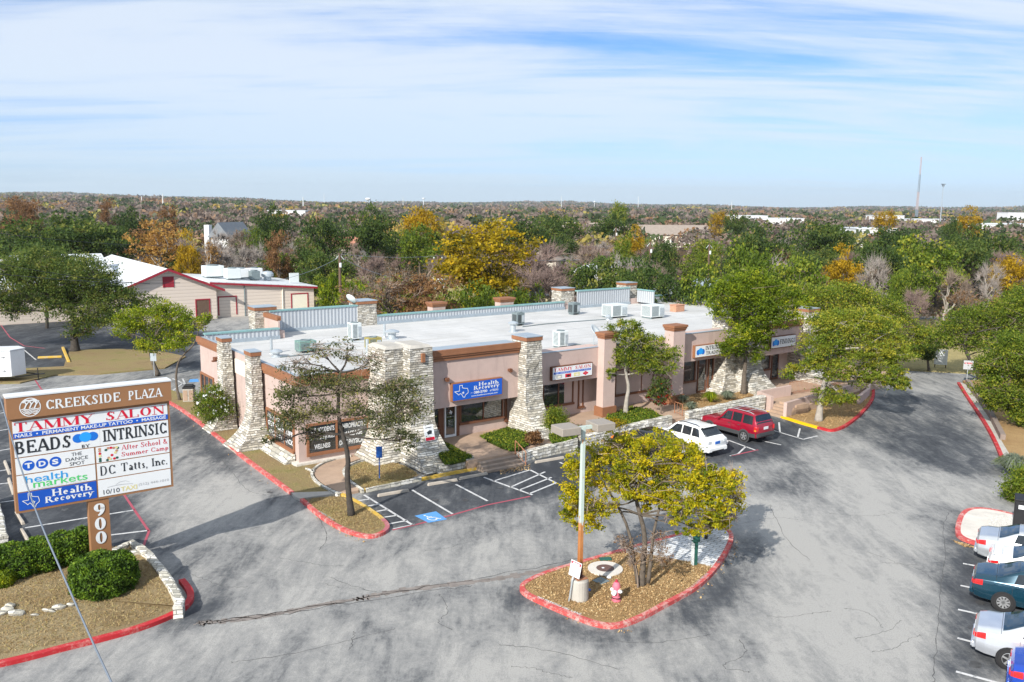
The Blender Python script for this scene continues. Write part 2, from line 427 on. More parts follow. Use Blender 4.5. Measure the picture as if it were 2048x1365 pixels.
    M['hcblue'] = worn('blue_pavement_paint', (.10, .30, .62), (.2, .33, .5), .62)
    M['white'] = plain('white_paint', (.78, .79, .80), .5, .04, 2)
    M['grassd'] = grass_mat('dormant_lawn', [(.24, .165, .085), (.36, .272, .150), (.44, .350, .205), (.30, .265, .12)])
    M['grassg'] = grass_mat('mixed_lawn', [(.25, .17, .09), (.36, .268, .142), (.34, .285, .125), (.19, .215, .06)])
    M['ivy'] = grass_mat('green_groundcover', [(.018, .028, .006), (.05, .075, .012), (.09, .12, .018), (.14, .15, .03)], 7)
    M['mulch'] = grass_mat('leaf_mulch', [(.30, .185, .090), (.43, .275, .130), (.50, .335, .160), (.54, .37, .185)], 8)
    M['field'] = grass_mat('pale_field_grass', [(.28, .22, .10), (.36, .30, .14), (.42, .35, .16), (.26, .26, .10)], 3)
    M['earth'] = grass_mat('woodland_floor', [(.05, .035, .02), (.09, .062, .034), (.13, .09, .045), (.10, .085, .035)], 2)
    # pavers on the island tip
    t = NT('pale_pavers'); v = t.coord()
    br = t.n('ShaderNodeTexBrick', offset=.5); t.L.new(t.mapped(v, (1, 1, 1), (0, 0, .6)), br.inputs['Vector'])
    for k, x in (('Scale', 1.0), ('Mortar Size', .02), ('Brick Width', .42), ('Row Height', .21)): br.inputs[k].default_value = x
    br.inputs['Color1'].default_value = (.55, .56, .56, 1); br.inputs['Color2'].default_value = (.68, .69, .69, 1); br.inputs['Mortar'].default_value = (.26, .26, .25, 1)
    M['paver'] = t.out(br.outputs['Color'], .85)
    M['pebble'] = plain('white_pebbles', (.62, .59, .53), .9, .5, 22, .8, 30)
    t = NT('dark_window'); v = t.coord(); c = t.ramp(t.noise(v, .8, 3), [(.3, (.012, .015, .020)), (.7, (.045, .052, .060))])
    M['glass'] = t.out(c, .05, 0, .6); t.b.inputs['IOR'].default_value = 1.9
    M['cglass'] = plain('car_glass', (.018, .024, .030), .05, .3, 1, spec=.7)
    M['cglassb'] = plain('tinted_rear_glass', (.012, .035, .060), .05, .3, 1, spec=.8)
    M['black'] = plain('black_plastic', (.018, .018, .02), .55, .2, 4)
    M['cladding'] = plain('grey_cladding', (.055, .058, .062), .6, .1, 3)
    M['tyre'] = plain('rubber', (.022, .022, .023), .85, .2, 8)
    M['rim'] = plain('alloy', (.55, .56, .57), .3, .06, 3, metal=.7)
    M['tail'] = paint('red_lens', (.55, .012, .012), .2)
    M['clear'] = plain('clear_lens', (.62, .64, .66), .15, .05, 4, metal=.2, spec=.7)
    M['amber'] = paint('amber_lens', (.75, .22, .02), .2)
    M['plate'] = plain('number_plate', (.66, .68, .70), .4, .05, 9)
    M['chrome'] = plain('chrome', (.65, .66, .68), .15, .03, 2, metal=.9)
    M['hvac'] = plain('hvac_grey', (.62, .66, .66), .5, .06, 2, spec=.4)
    M['hvacd'] = plain('hvac_dark', (.16, .20, .21), .5, .15, 3)
    M['hvacy'] = plain('hvac_olive', (.32, .27, .08), .6, .25, 5)
    M['rustbox'] = plain('rusty_vent', (.48, .25, .16), .7, .2, 5)
    # lamp post: pale green paint rusting to orange
    t = NT('rusting_green_paint'); v = t.coord(); sp = t.n('ShaderNodeSeparateXYZ'); t.L.new(v, sp.inputs[0])
    n = t.noise(t.mapped(v, (4, 4, .9)), 1.2, 6, .65)
    f = t.math('ADD', t.math('MULTIPLY', sp.outputs['Z'], .16), t.math('MULTIPLY', n, 1.0))
    c = t.ramp(f, [(.60, (.06, .02, .012)), (.74, (.36, .13, .035)), (.98, (.46, .20, .07)), (1.04, (.40, .47, .43)), (1.0, (.46, .54, .50))])
    c = t.mix(t.ss(t.noise(t.mapped(v, (3, 3, 1.3)), 2, 4), .62, .7, 0, .8), c, (.45, .19, .05))
    M['lamppost'] = t.out(c, .65)
    M['lamphead'] = plain('tan_lamp_housing', (.30, .265, .225), .6, .08, 2)
    M['hydrant'] = plain('faded_pink_paint', (.68, .17, .23), .6, .14, 6)
    M['hydrantc'] = plain('crimson_paint', (.42, .03, .06), .6, .2, 6)
    M['green'] = plain('green_enamel', (.02, .10, .075), .5, .15, 3)
    M['blue'] = plain('blue_enamel', (.02, .12, .45), .5, .1, 3)
    M['sblue'] = plain('sign_blue', (.008, .085, .46), .45, .05, 1)
    M['sblue2'] = plain('sign_royal_blue', (.01, .10, .52), .45, .05, 1)
    M['logo1'] = plain('logo_blue', (.01, .16, .62), .45, .05, 1)
    M['logo2'] = plain('logo_light_blue', (.02, .33, .85), .45, .05, 1)
    M['sred'] = plain('sign_red', (.62, .008, .035), .5, .05, 1)
    M['sblack'] = plain('sign_black', (.022, .026, .032), .5, .1, 2)
    M['swhite'] = plain('sign_white', (.74, .76, .77), .5, .03, 1)
    M['sgreen'] = plain('sign_green', (.08, .58, .16), .5, .05, 1)
    M['scyan'] = plain('sign_cyan', (.03, .32, .70), .5, .05, 1)
    M['syellow'] = plain('faded_yellow', (.70, .63, .30), .5, .05, 1)
    M['sgrey'] = plain('sign_grey', (.42, .43, .44), .5, .05, 1)
    M['sbrown'] = plain('sign_cabinet_brown', (.30, .150, .070), .55, .06, 1.5, .1, 60)
    M['scap'] = plain('pale_sign_cap', (.62, .64, .66), .6, .06, 2)
    M['rustrail'] = plain('rusty_rail', (.34, .15, .08), .7, .2, 6)
    M['siding'] = None
    t = NT('pale_lap_siding'); uv = t.coord('UV'); w = t.n('ShaderNodeTexWave', bands_direction='Y', wave_profile='SAW'); t.L.new(uv, w.inputs['Vector'])
    w.inputs['Scale'].default_value = .75; c = t.ramp(w.outputs['Fac'], [(0, (.44, .37, .32)), (.18, (.68, .59, .51)), (1, (.72, .63, .55))])
    t.bump(w.outputs['Fac'], .6, .04); M['siding'] = t.out(c, .7)
    M['brownwall'] = plain('brown_block_wall', (.24, .19, .16), .9, .2, 2, .3, 20)
    M['redtrim'] = plain('dark_red_trim', (.30, .018, .035), .6, .1, 2)
    t = NT('white_metal_roof'); v = t.coord(); w = t.n('ShaderNodeTexWave', bands_direction='X', wave_profile='SIN'); t.L.new(v, w.inputs['Vector']); w.inputs['Scale'].default_value = .33
    c = t.ramp(w.outputs['Fac'], [(0, (.55, .58, .60)), (.15, (.68, .71, .73))]); c = t.mix(t.ss(t.noise(v, .3, 5), .5, .75, 0, .5), c, (.50, .53, .54)); M['metalroof'] = t.out(c, .5, .1)
    M['wood'] = plain('weathered_pole', (.13, .085, .06), .9, .25, 4)
    M['wire'] = plain('cable', (.16, .19, .23), .6, .1, 1)
    M['wired'] = plain('dark_cable', (.05, .055, .06), .6, .1, 1)
    M['bark'] = plain('grey_bark', (.115, .095, .075), .95, .45, 5, .6, 18)
    M['barkl'] = plain('pale_bark', (.33, .30, .26), .95, .3, 4, .5, 14)
    M['barkd'] = plain('dark_bark', (.055, .047, .040), .95, .35, 4, .6, 14)
    M['twig'] = plain('bare_twigs', (.24, .185, .145), .95, .3, .4)
    M['twigp'] = plain('purple_brown_twigs', (.215, .155, .135), .95, .3, .4)
    M['twigg'] = plain('silver_grey_twigs', (.30, .265, .24), .95, .3, .4)
    M['oak'] = leafmat('live_oak_leaves', [(.1, (0.026, 0.050, 0.016)), (.45, (0.074, 0.125, 0.028)), (.75, (0.142, 0.194, 0.036)), (1, (0.298, 0.295, 0.061))])
    M['oakl'] = leafmat('lighter_oak_leaves', [(.1, (0.043, 0.074, 0.012)), (.45, (0.127, 0.196, 0.020)), (.75, (0.254, 0.307, 0.031)), (1, (0.449, 0.410, 0.043))])
    M['elm'] = leafmat('olive_elm_leaves', [(.1, (.040, .056, .022)), (.5, (.092, .112, .042)), (.8, (.165, .180, .065)), (1, (.30, .27, .08))])
    M['lime'] = leafmat('lime_green_leaves', [(.1, (0.054, 0.096, 0.008)), (.45, (0.167, 0.240, 0.013)), (.75, (0.317, 0.376, 0.019)), (1, (0.543, 0.513, 0.026))])
    M['ygold'] = leafmat('yellow_green_leaves', [(.05, (0.093, 0.142, 0.008)), (.35, (0.319, 0.332, 0.014)), (.7, (0.611, 0.510, 0.014)), (1, (0.823, 0.608, 0.022))])
    M['gold'] = leafmat('golden_leaves', [(.1, (.17, .105, .006)), (.4, (.36, .23, .010)), (.7, (.55, .35, .012)), (1, (.66, .47, .03))])
    M['olgold'] = leafmat('olive_gold_leaves', [(.1, (0.090, 0.083, 0.006)), (.4, (0.285, 0.217, 0.008)), (.7, (0.525, 0.374, 0.013)), (1, (0.825, 0.556, 0.020))])
    M['orange'] = leafmat('orange_leaves', [(.1, (.22, .11, .03)), (.45, (.40, .22, .06)), (.8, (.56, .33, .09)), (1, (.55, .36, .07))])
    M['rust'] = leafmat('russet_leaves', [(.1, (.14, .075, .035)), (.45, (.25, .135, .06)), (.8, (.34, .19, .08)), (1, (.28, .17, .06))])
    M['redl'] = leafmat('scarlet_leaves', [(.1, (.16, .010, .006)), (.5, (.42, .03, .01)), (1, (.55, .09, .02))])
    M['hedge'] = leafmat('clipped_hedge_leaves', [(.1, (0.022, 0.050, 0.006)), (.5, (0.088, 0.165, 0.012)), (.8, (0.161, 0.252, 0.017)), (1, (0.305, 0.336, 0.029))], .2)
    M['sage'] = leafmat('grey_green_blades', [(.1, (.10, .13, .09)), (.5, (.19, .23, .16)), (1, (.32, .36, .26))])
    M['far'] = leafmat('distant_wood', [(.0, (0.054, 0.084, 0.034)), (.22, (0.090, 0.120, 0.043)), (.34, (0.198, 0.162, 0.138)), (.60, (0.270, 0.210, 0.174)), (.66, (0.312, 0.204, 0.132)), (.80, (0.324, 0.180, 0.084)), (.86, (0.480, 0.324, 0.072)), (1, (0.360, 0.336, 0.096))], .4)
materials()
# ---------------------------------------------------------------- lettering
# serif letters as strokes: l x0 y0 x1 y1 weight | a cx cy rx ry from to (degrees) | s x y serif | t x y0 y1 arm tick | d x y dot
GL = {
'A': (.92, 'l .08 0 .45 1 n;l .47 1 .84 0 k;l .22 .33 .7 .33 n;s .08 0;s .84 0'),
'B': (.82, 'l .17 0 .17 1 k;a .42 .75 .24 .25 -90 90;a .44 .26 .29 .26 -90 90;l .1 1 .42 1 n;l .17 .51 .44 .51 n;l .1 0 .44 0 n'),
'C': (.86, 'a .46 .5 .38 .5 38 322;t .78 .68 .95;t .78 .05 .25'),
'D': (.92, 'l .17 0 .17 1 k;a .42 .5 .40 .5 -90 90;l .07 1 .42 1 n;l .07 0 .42 0 n'),
'E': (.78, 'l .17 0 .17 1 k;l .07 1 .68 1 n;l .17 .52 .52 .52 n;l .07 0 .72 0 n;t .68 .76 1;t .52 .4 .64;t .72 0 .26'),
'F': (.74, 'l .17 0 .17 1 k;l .07 1 .68 1 n;l .17 .52 .52 .52 n;s .17 0;t .68 .76 1;t .52 .4 .64'),
'G': (.92, 'a .46 .5 .38 .5 38 330;l .76 .04 .76 .42 k;s .76 .42;t .78 .68 .95'),
'H': (.96, 'l .17 0 .17 1 k;l .79 0 .79 1 k;l .17 .5 .79 .5 n;s .17 0;s .17 1;s .79 0;s .79 1'),
'I': (.42, 'l .21 0 .21 1 k;s .21 0;s .21 1'),
'K': (.94, 'l .17 0 .17 1 k;l .17 .4 .74 1 n;l .36 .56 .8 0 k;s .17 0;s .17 1;s .76 1;s .82 0'),
'L': (.76, 'l .17 0 .17 1 k;l .07 0 .7 0 n;t .7 0 .28;s .17 1'),
'M': (1.14, 'l .12 0 .12 1 n;l .14 1 .56 .06 k;l .58 .06 .98 1 n;l .99 0 .99 1 k;s .12 0;s .08 1;s .99 0;s 1.02 1'),
'N': (.98, 'l .14 0 .14 1 n;l .14 1 .82 0 k;l .82 0 .82 1 n;s .14 0;s .1 1;s .82 1'),
'O': (.96, 'a .48 .5 .42 .5 0 360'),
'P': (.8, 'l .17 0 .17 1 k;a .42 .73 .27 .27 -90 90;l .07 1 .42 1 n;l .17 .46 .42 .46 n;s .17 0'),
'R': (.9, 'l .17 0 .17 1 k;a .42 .74 .26 .26 -90 90;l .07 1 .42 1 n;l .17 .48 .44 .48 n;l .44 .48 .8 0 k;s .17 0;s .84 0'),
'S': (.72, 'a .37 .745 .25 .255 30 250;a .36 .26 .28 .26 -150 80;l .27 .53 .47 .49 k;t .62 .7 .93;t .08 .05 .3'),
'T': (.82, 'l .41 0 .41 1 k;l .06 1 .76 1 n;t .06 .74 1;t .76 .74 1;s .41 0'),
'Y': (.9, 'l .1 1 .46 .46 k;l .82 1 .46 .46 n;l .46 0 .46 .48 k;s .46 0;s .1 1;s .82 1'),
'Z': (.8, 'l .1 1 .72 1 n;l .7 1 .08 0 k;l .08 0 .74 0 n;t .1 .74 1;t .74 0 .26'),
'0': (.7, 'a .35 .5 .27 .5 0 360'), '9': (.7, 'a .35 .68 .26 .32 0 360;a .2 .62 .41 .62 -75 10'),
'a': (.6, 'a .27 .17 .19 .17 0 360;l .46 0 .46 .45 k;a .29 .44 .17 .2 0 160;l .46 0 .58 0 n'),
'c': (.54, 'a .29 .31 .23 .31 40 320;d .46 .47'), 'e': (.58, 'a .3 .31 .23 .31 0 318;l .08 .34 .52 .34 n'),
'f': (.42, 'l .17 0 .17 .8 k;a .31 .8 .14 .2 60 180;l .02 .6 .36 .6 n;s .17 0'), 'h': (.7, 'l .15 0 .15 1 k;a .34 .38 .2 .24 0 180;l .55 0 .55 .4 k;s .15 0;s .55 0;s .1 1'),
'i': (.32, 'l .16 0 .16 .6 k;s .16 0;s .12 .6;d .16 .84'), 'l': (.32, 'l .16 0 .16 1 k;s .16 0;s .12 1'),
'm': (1.02, 'l .14 0 .14 .6 k;a .32 .38 .18 .24 0 180;l .5 0 .5 .4 k;a .68 .38 .18 .24 0 180;l .86 0 .86 .4 k;s .14 0;s .5 0;s .86 0'),
'n': (.68, 'l .15 0 .15 .6 k;a .34 .38 .2 .24 0 180;l .54 0 .54 .4 k;s .15 0;s .54 0;s .1 .6'), 'o': (.6, 'a .3 .31 .24 .31 0 360'),
'p': (.64, 'l .14 -.3 .14 .6 k;a .35 .31 .22 .31 0 360;s .14 -.3'), 'r': (.5, 'l .15 0 .15 .6 k;a .33 .4 .16 .2 40 170;s .15 0;d .43 .5'),
's': (.46, 'a .24 .46 .16 .15 30 250;a .22 .16 .18 .16 -150 80;l .17 .34 .29 .3 k'), 't': (.42, 'l .18 .1 .18 .82 k;a .3 .13 .12 .14 180 300;l .03 .6 .36 .6 n'),
'u': (.68, 'l .15 .2 .15 .6 k;a .33 .22 .18 .22 180 350;l .53 0 .53 .6 k;s .1 .6;s .48 .6'), 'v': (.6, 'l .06 .6 .3 0 k;l .3 0 .54 .6 n;s .06 .6;s .54 .6'),
'y': (.6, 'l .06 .6 .32 0 k;l .16 -.3 .54 .6 n;s .06 .6;s .54 .6'), '&': (.9, 'a .36 .76 .18 .22 0 360;l .22 .64 .8 0 k;a .36 .26 .28 .27 100 330;l .6 .18 .78 .5 n'),
',': (.26, 'd .12 .05;l .15 .06 .08 -.16 n'), '.': (.26, 'd .12 .05'), ' ': (.4, ''),
}
STY = {'didone': (.20, .045, .13, .045), 'slab': (.20, .12, .13, .085), 'bold': (.20, .10, .12, .07), 'roman': (.13, .06, .1, .05), 'black': (.17, .06, .09, .09)}
def serif_polys(s, style, space=.06):
    K, T, SL, ST = STY[style]; x = 0; out = []
    def seg(p, q, w):
        d = Vector((q[0] - p[0], q[1] - p[1], 0)); n = Vector((-d.y, d.x, 0)).normalized() * w * .5
        P, Q = Vector((*p, 0)), Vector((*q, 0)); return [P - n, Q - n, Q + n, P + n]
    for ch in s:
        w, cmd = GL[ch]
        for c in cmd.split(';'):
            a = c.split()
            if not a: continue
            f = [float(z) for z in a[1:] if z not in 'kn']
            if a[0] == 'l':
                y0, y1 = f[1], f[3]
                out.append([(p.x + x, min(max(p.y, -.32), 1), 0) for p in seg((f[0], y0), (f[2], y1), K if a[-1] == 'k' else T)] if y0 != y1 else
                           [(f[0] + x, y0 - (T if y0 > .9 else 0 if y0 < .1 else T / 2), 0), (f[2] + x, y0 - (T if y0 > .9 else 0 if y0 < .1 else T / 2), 0), (f[2] + x, y0 + (0 if y0 > .9 else T if y0 < .1 else T / 2), 0), (f[0] + x, y0 + (0 if y0 > .9 else T if y0 < .1 else T / 2), 0)])
            elif a[0] == 'a':
                cx, cy, rx, ry, a0, a1 = f; n = max(6, int(abs(a1 - a0) / 18)); pr = None
                for i in range(n + 1):
                    t = rad(a0 + (a1 - a0) * i / n); ct, st = math.cos(t), math.sin(t)
                    kx, ky = min(K, rx * 1.1), min(T, ry * .9)
                    o = (cx + rx * ct + x, cy + ry * st); q = (cx + (rx - kx) * ct + x, cy + (ry - ky) * st)
                    if pr: out.append([(*pr[1], 0), (*q, 0), (*o, 0), (*pr[0], 0)] if a1 > a0 else [(*pr[0], 0), (*o, 0), (*q, 0), (*pr[1], 0)])
                    pr = (o, q)
            elif a[0] == 's':
                y = f[1]; y0 = y - ST if y > .45 and y != -.3 else y
                out.append([(f[0] - SL - K / 3 + x, y0, 0), (f[0] + SL + K / 3 + x, y0, 0), (f[0] + SL + K / 3 + x, y0 + ST, 0), (f[0] - SL - K / 3 + x, y0 + ST, 0)])
            elif a[0] == 't':
                ww = max(T, .07); out.append([(f[0] - ww / 2 + x, f[1], 0), (f[0] + ww / 2 + x, f[1], 0), (f[0] + ww / 2 + x, f[2], 0), (f[0] - ww / 2 + x, f[2], 0)])
            elif a[0] == 'd':
                r = .085; out.append([(f[0] + x + r * math.cos(k * math.pi / 3), f[1] + r * math.sin(k * math.pi / 3), 0) for k in range(6)])
        x += w + space
    return out
_tc = {}
def sans_mesh(s, bold=0.0):
    if (s, bold) in _tc: return _tc[(s, bold)]
    cu = bpy.data.curves.new('lettering_curve', 'FONT'); cu.body = s; cu.resolution_u = 3; cu.offset = bold; cu.space_line = .82; cu.align_x = 'CENTER'
    o = bpy.data.objects.new('lettering_curve', cu); COL.objects.link(o)
    bpy.context.view_layer.update()
    dg = bpy.context.evaluated_depsgraph_get(); me = bpy.data.meshes.new_from_object(o.evaluated_get(dg))
    r = ([v.co.copy() for v in me.vertices], [tuple(p.vertices) for p in me.polygons])
    bpy.data.objects.remove(o); bpy.data.curves.remove(cu); bpy.data.meshes.remove(me)
    _tc[(s, bold)] = r; return r
class Frame:
    def __init__(s, O, X, Y): s.O, s.X, s.Y = Vector(O), Vector(X).normalized(), Vector(Y).normalized(); s.Nn = s.X.cross(s.Y)
    def p(s, x, y, z=0.0): return s.O + s.X * x + s.Y * y + s.Nn * z
    def panel(s, mb, x0, y0, x1, y1, z, t=.01): return mb.obox(s.p(x0, y0, z - t), s.X * (x1 - x0), s.Y * (y1 - y0), s.Nn * t)
    def poly(s, mb, pts, z):
        n = len(pts); ar = sum(pts[i][0] * pts[(i + 1) % n][1] - pts[(i + 1) % n][0] * pts[i][1] for i in range(n))
        if ar < 0: pts = pts[::-1]
        return mb.add([s.p(x, y, z) for x, y in pts], [tuple(range(n))])
    def disc(s, mb, cx, cy, rx, ry, z, n=24): return s.poly(mb, [(cx + rx * math.cos(2 * math.pi * k / n), cy + ry * math.sin(2 * math.pi * k / n)) for k in range(n)], z)
    def ring(s, mb, pts, w, z, closed=True):
        n = len(pts)
        for i in range(n if closed else n - 1):
            a, b = Vector((*pts[i], 0)), Vector((*pts[(i + 1) % n], 0)); d = (b - a).normalized(); nn = Vector((-d.y, d.x, 0)) * w / 2; e = d * w * .3
            q = [a - e - nn, b + e - nn, b + e + nn, a - e + nn]; s.poly(mb, [(k.x, k.y) for k in q], z + .0006 * (i % 5))
        return mb
    def text(s, mb, st, x0, y0, x1, y1, z=.006, style='sans', bold=0.0):
        if style == 'sans':
            vs, fs = sans_mesh(st, bold)
            ax, bx = min(v.x for v in vs), max(v.x for v in vs); ay, by = min(v.y for v in vs), max(v.y for v in vs)
            mb.add([s.p(x0 + (v.x - ax) / (bx - ax) * (x1 - x0), y0 + (v.y - ay) / (by - ay) * (y1 - y0), z) for v in vs], fs)
        else:
            ps = serif_polys(st, style)
            ax, bx = min(p[0] for q in ps for p in q), max(p[0] for q in ps for p in q); ay, by = min(p[1] for q in ps for p in q), max(p[1] for q in ps for p in q)
            for i, q in enumerate(ps):
                s.poly(mb, [(x0 + (p[0] - ax) / (bx - ax) * (x1 - x0), y0 + (p[1] - ay) / (by - ay) * (y1 - y0)) for p in q], z + .0008 * (i % 6))
        return mb
TEXAS = [(.36, 1), (.57, 1), (.57, .80), (.66, .76), (.80, .72), (.95, .70), (1, .48), (1, .36), (.93, .30), (.80, .20), (.74, .02), (.62, .06), (.54, .24), (.45, .36), (.36, .32), (.30, .26), (.20, .38), (.0, .56), (.36, .57)]
def star(cx, cy, r): return [(cx + (r if k % 2 == 0 else r * .42) * math.sin(k * math.pi / 5), cy + (r if k % 2 == 0 else r * .42) * math.cos(k * math.pi / 5)) for k in range(10)]
def star_tris(fr, mb, cx, cy, r, z):
    p = star(cx, cy, r)
    for i in range(0, 10, 2): fr.poly(mb, [p[i - 1], p[i], p[i + 1]], z); 
    fr.poly(mb, [p[k] for k in (1, 3, 5, 7, 9)], z)
# ---------------------------------------------------------------- ground, kerbs, paint
def smooth_path(pts, closed=False, it=2):
    pts = [Vector(p) for p in pts]
    for _ in range(it):
        n = len(pts); q = []
        if not closed: q.append(pts[0])
        for i in range(n if closed else n - 1):
            a, b = pts[i], pts[(i + 1) % n]; q += [a * .75 + b * .25, a * .25 + b * .75]
        if not closed: q.append(pts[-1])
        pts = q
    return pts
def strip(mb, pts, w0, w1, z0, z1, closed=False):
    """ribbon with sides from offset w0 to w1 left of the path, between heights"""
    n = len(pts); L = []; R = []
    for i in range(n):
        a = pts[i - 1] if (closed or i > 0) else pts[i]; b = pts[(i + 1) % n] if (closed or i < n - 1) else pts[i]
        d = (b - a); d.z = 0; d.normalize(); nn = Vector((-d.y, d.x, 0)); L.append(pts[i] + nn * w1); R.append(pts[i] + nn * w0)
    m = n if closed else n - 1
    P = lambda v, z: Vector((v.x, v.y, z))
    for i in range(m):
        j = (i + 1) % n
        mb.quad(P(R[i], z1), P(R[j], z1), P(L[j], z1), P(L[i], z1))
        mb.quad(P(R[i], z0), P(R[j], z0), P(R[j], z1), P(R[i], z1)); mb.quad(P(L[j], z0), P(L[i], z0), P(L[i], z1), P(L[j], z1))
    if not closed:
        for i, q in ((0, 1), (n - 1, 0)):
            a = [P(R[i], z0), P(R[i], z1), P(L[i], z1), P(L[i], z0)]; mb.quad(*(a if q else a[::-1]))
    return mb
def inside(poly, X, Y):
    r = np.zeros(X.shape, bool); n = len(poly)
    for i in range(n):
        x0, y0, x1, y1 = poly[i][0], poly[i][1], poly[(i + 1) % n][0], poly[(i + 1) % n][1]
        c = ((y0 > Y) != (y1 > Y)) & (X < (x1 - x0) * (Y - y0) / (y1 - y0 + 1e-12) + x0); r ^= c
    return r
def structure(name, mb, mat, **kw): return tag(mb.build(name, mat, **kw), kind='structure')
def lot():
    x0, x1, y0, y1, st = -75, 95, 6, 118, .5
    xs, ys = np.arange(x0, x1 + st, st), np.arange(y0, y1 + st, st); X, Y = np.meshgrid(xs, ys); n, m = X.shape
    verts = np.stack([X.ravel(), Y.ravel(), np.zeros(X.size)], 1)
    i = np.arange(n * m).reshape(n, m); quads = np.stack([i[:-1, :-1], i[:-1, 1:], i[1:, 1:], i[1:, :-1]], -1).reshape(-1, 4)
    me = np_mesh('parking_lot', verts, quads)
    def mask(polys):
        a = np.zeros(X.shape)
        for pts, w in polys:
            a = np.maximum(a, inside([G(*p) for p in pts], X, Y) * w)
        for _ in range(2): a = (a + np.roll(a, 1, 0) + np.roll(a, -1, 0) + np.roll(a, 1, 1) + np.roll(a, -1, 1)) / 5
        return a
    seal_shade = mask([([(728, 985), (958, 938), (1170, 898), (1370, 850), (1530, 828), (1640, 858), (1600, 900), (1480, 925), (1330, 950), (1100, 990), (900, 1040), (790, 1060), (740, 1030)], .78),
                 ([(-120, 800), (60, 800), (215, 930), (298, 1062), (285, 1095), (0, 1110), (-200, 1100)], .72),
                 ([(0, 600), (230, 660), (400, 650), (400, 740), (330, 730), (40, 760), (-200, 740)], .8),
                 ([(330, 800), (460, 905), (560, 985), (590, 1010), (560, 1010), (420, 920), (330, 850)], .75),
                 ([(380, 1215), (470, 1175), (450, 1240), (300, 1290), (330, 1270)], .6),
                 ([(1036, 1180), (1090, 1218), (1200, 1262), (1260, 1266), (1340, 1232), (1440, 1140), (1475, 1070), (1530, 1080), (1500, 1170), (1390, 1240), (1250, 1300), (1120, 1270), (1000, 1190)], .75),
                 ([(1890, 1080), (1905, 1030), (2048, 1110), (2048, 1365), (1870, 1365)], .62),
                 ([(1750, 790), (1900, 790), (2000, 930), (1960, 960), (1750, 900), (1690, 860)], .5),  # right drive: shade of the trees painted into the asphalt colour
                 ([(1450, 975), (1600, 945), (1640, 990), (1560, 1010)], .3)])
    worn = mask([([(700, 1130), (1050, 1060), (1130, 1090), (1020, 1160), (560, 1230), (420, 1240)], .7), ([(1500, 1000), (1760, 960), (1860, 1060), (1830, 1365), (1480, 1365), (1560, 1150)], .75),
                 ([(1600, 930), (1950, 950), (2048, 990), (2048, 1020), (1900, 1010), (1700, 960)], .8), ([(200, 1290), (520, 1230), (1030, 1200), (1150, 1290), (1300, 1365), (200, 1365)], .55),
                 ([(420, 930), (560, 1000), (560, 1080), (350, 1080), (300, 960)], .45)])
    for nm, a in (('seal_shade', seal_shade), ('worn', worn)):
        at = me.attributes.new(nm, 'FLOAT', 'POINT'); at.data.foreach_set('value', a.ravel().astype(np.float32))
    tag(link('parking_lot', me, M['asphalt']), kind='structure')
lot()
def terrain():
    """one sheet to the horizon, rising gently into far hills"""
    rs = [0, 100, 160, 240, 350, 500, 800, 1300, 2000, 3000, 4500, 5500, 6800, 8200, 9500]; na = 72
    verts = [(0, 60, -.06)]; quads = []
    def elev(x, y):
        d = math.hypot(x, y); az = math.degrees(math.atan2(x, y))
        e = -.06
        t = min(max((d - 2500) / 6000, 0), 1); e += t * t * (3 - 2 * t) * (26 + 14 * math.sin(az * .21 + 1) + 8 * math.sin(az * .63))
        if az < -8 and d > 500: e += min(1, (d - 500) / 2200) * min(1, (-8 - az) / 14) * 16
        return e
    for r in rs[1:]:
        for k in range(na):
            a = 2 * math.pi * k / na; x, y = r * math.sin(a), 60 + r * math.cos(a); verts.append((x, y, elev(x, y)))
    fs = [(0, 1 + (k + 1) % na, 1 + k) for k in range(na)]
    for i in range(len(rs) - 2):
        for k in range(na):
            a, b = 1 + i * na + k, 1 + i * na + (k + 1) % na; fs.append((a, b, b + na, a + na))
    me = bpy.data.meshes.new('terrain'); me.from_pydata(verts, [], fs); me.update()
    tag(link('terrain', me, M['earth']), kind='structure')
    return elev
ELEV = terrain()
KH = .15
def kerb(name, px, segs, w=.2, closed=False, side=1):
    """segs: list of (count of path points, material) along the path; path is the outer edge at ground level"""
    pts = Pg(px); pts = smooth_path(pts, closed, 2)
    mb = MB(); mats = [m for _, m in segs]
    n = len(pts); tot = sum(c for c, _ in segs); i0 = 0
    if len(segs) == 1: strip(mb, pts, 0, w * side, -.02, KH, closed)
    else:
        acc = 0
        for k, (c, _) in enumerate(segs):
            a = int(round(acc / tot * (n - 1))); acc += c; b = int(round(acc / tot * (n - 1)))
            mb.m(k); strip(mb, pts[a:b + 1], 0, w * side, -.02, KH)
    if side < 0: mb.f = [f[::-1] for f in mb.f]
    o = mb.build(name, mats, bevel=0)
    return tag(o, kind='structure'), pts
def ground_patch(name, px, mat, z=KH - .03, smooth=1, world=None, rough=0.0, seed=1, kind='structure'):
    """low raised lawn/bed: a filled outline with gentle humps"""
    pts = world if world else Pg(px)
    if smooth: pts = smooth_path(pts, True, smooth)
    return tag(MB().prism(pts, -.03, z).build(name, mat), kind=kind)
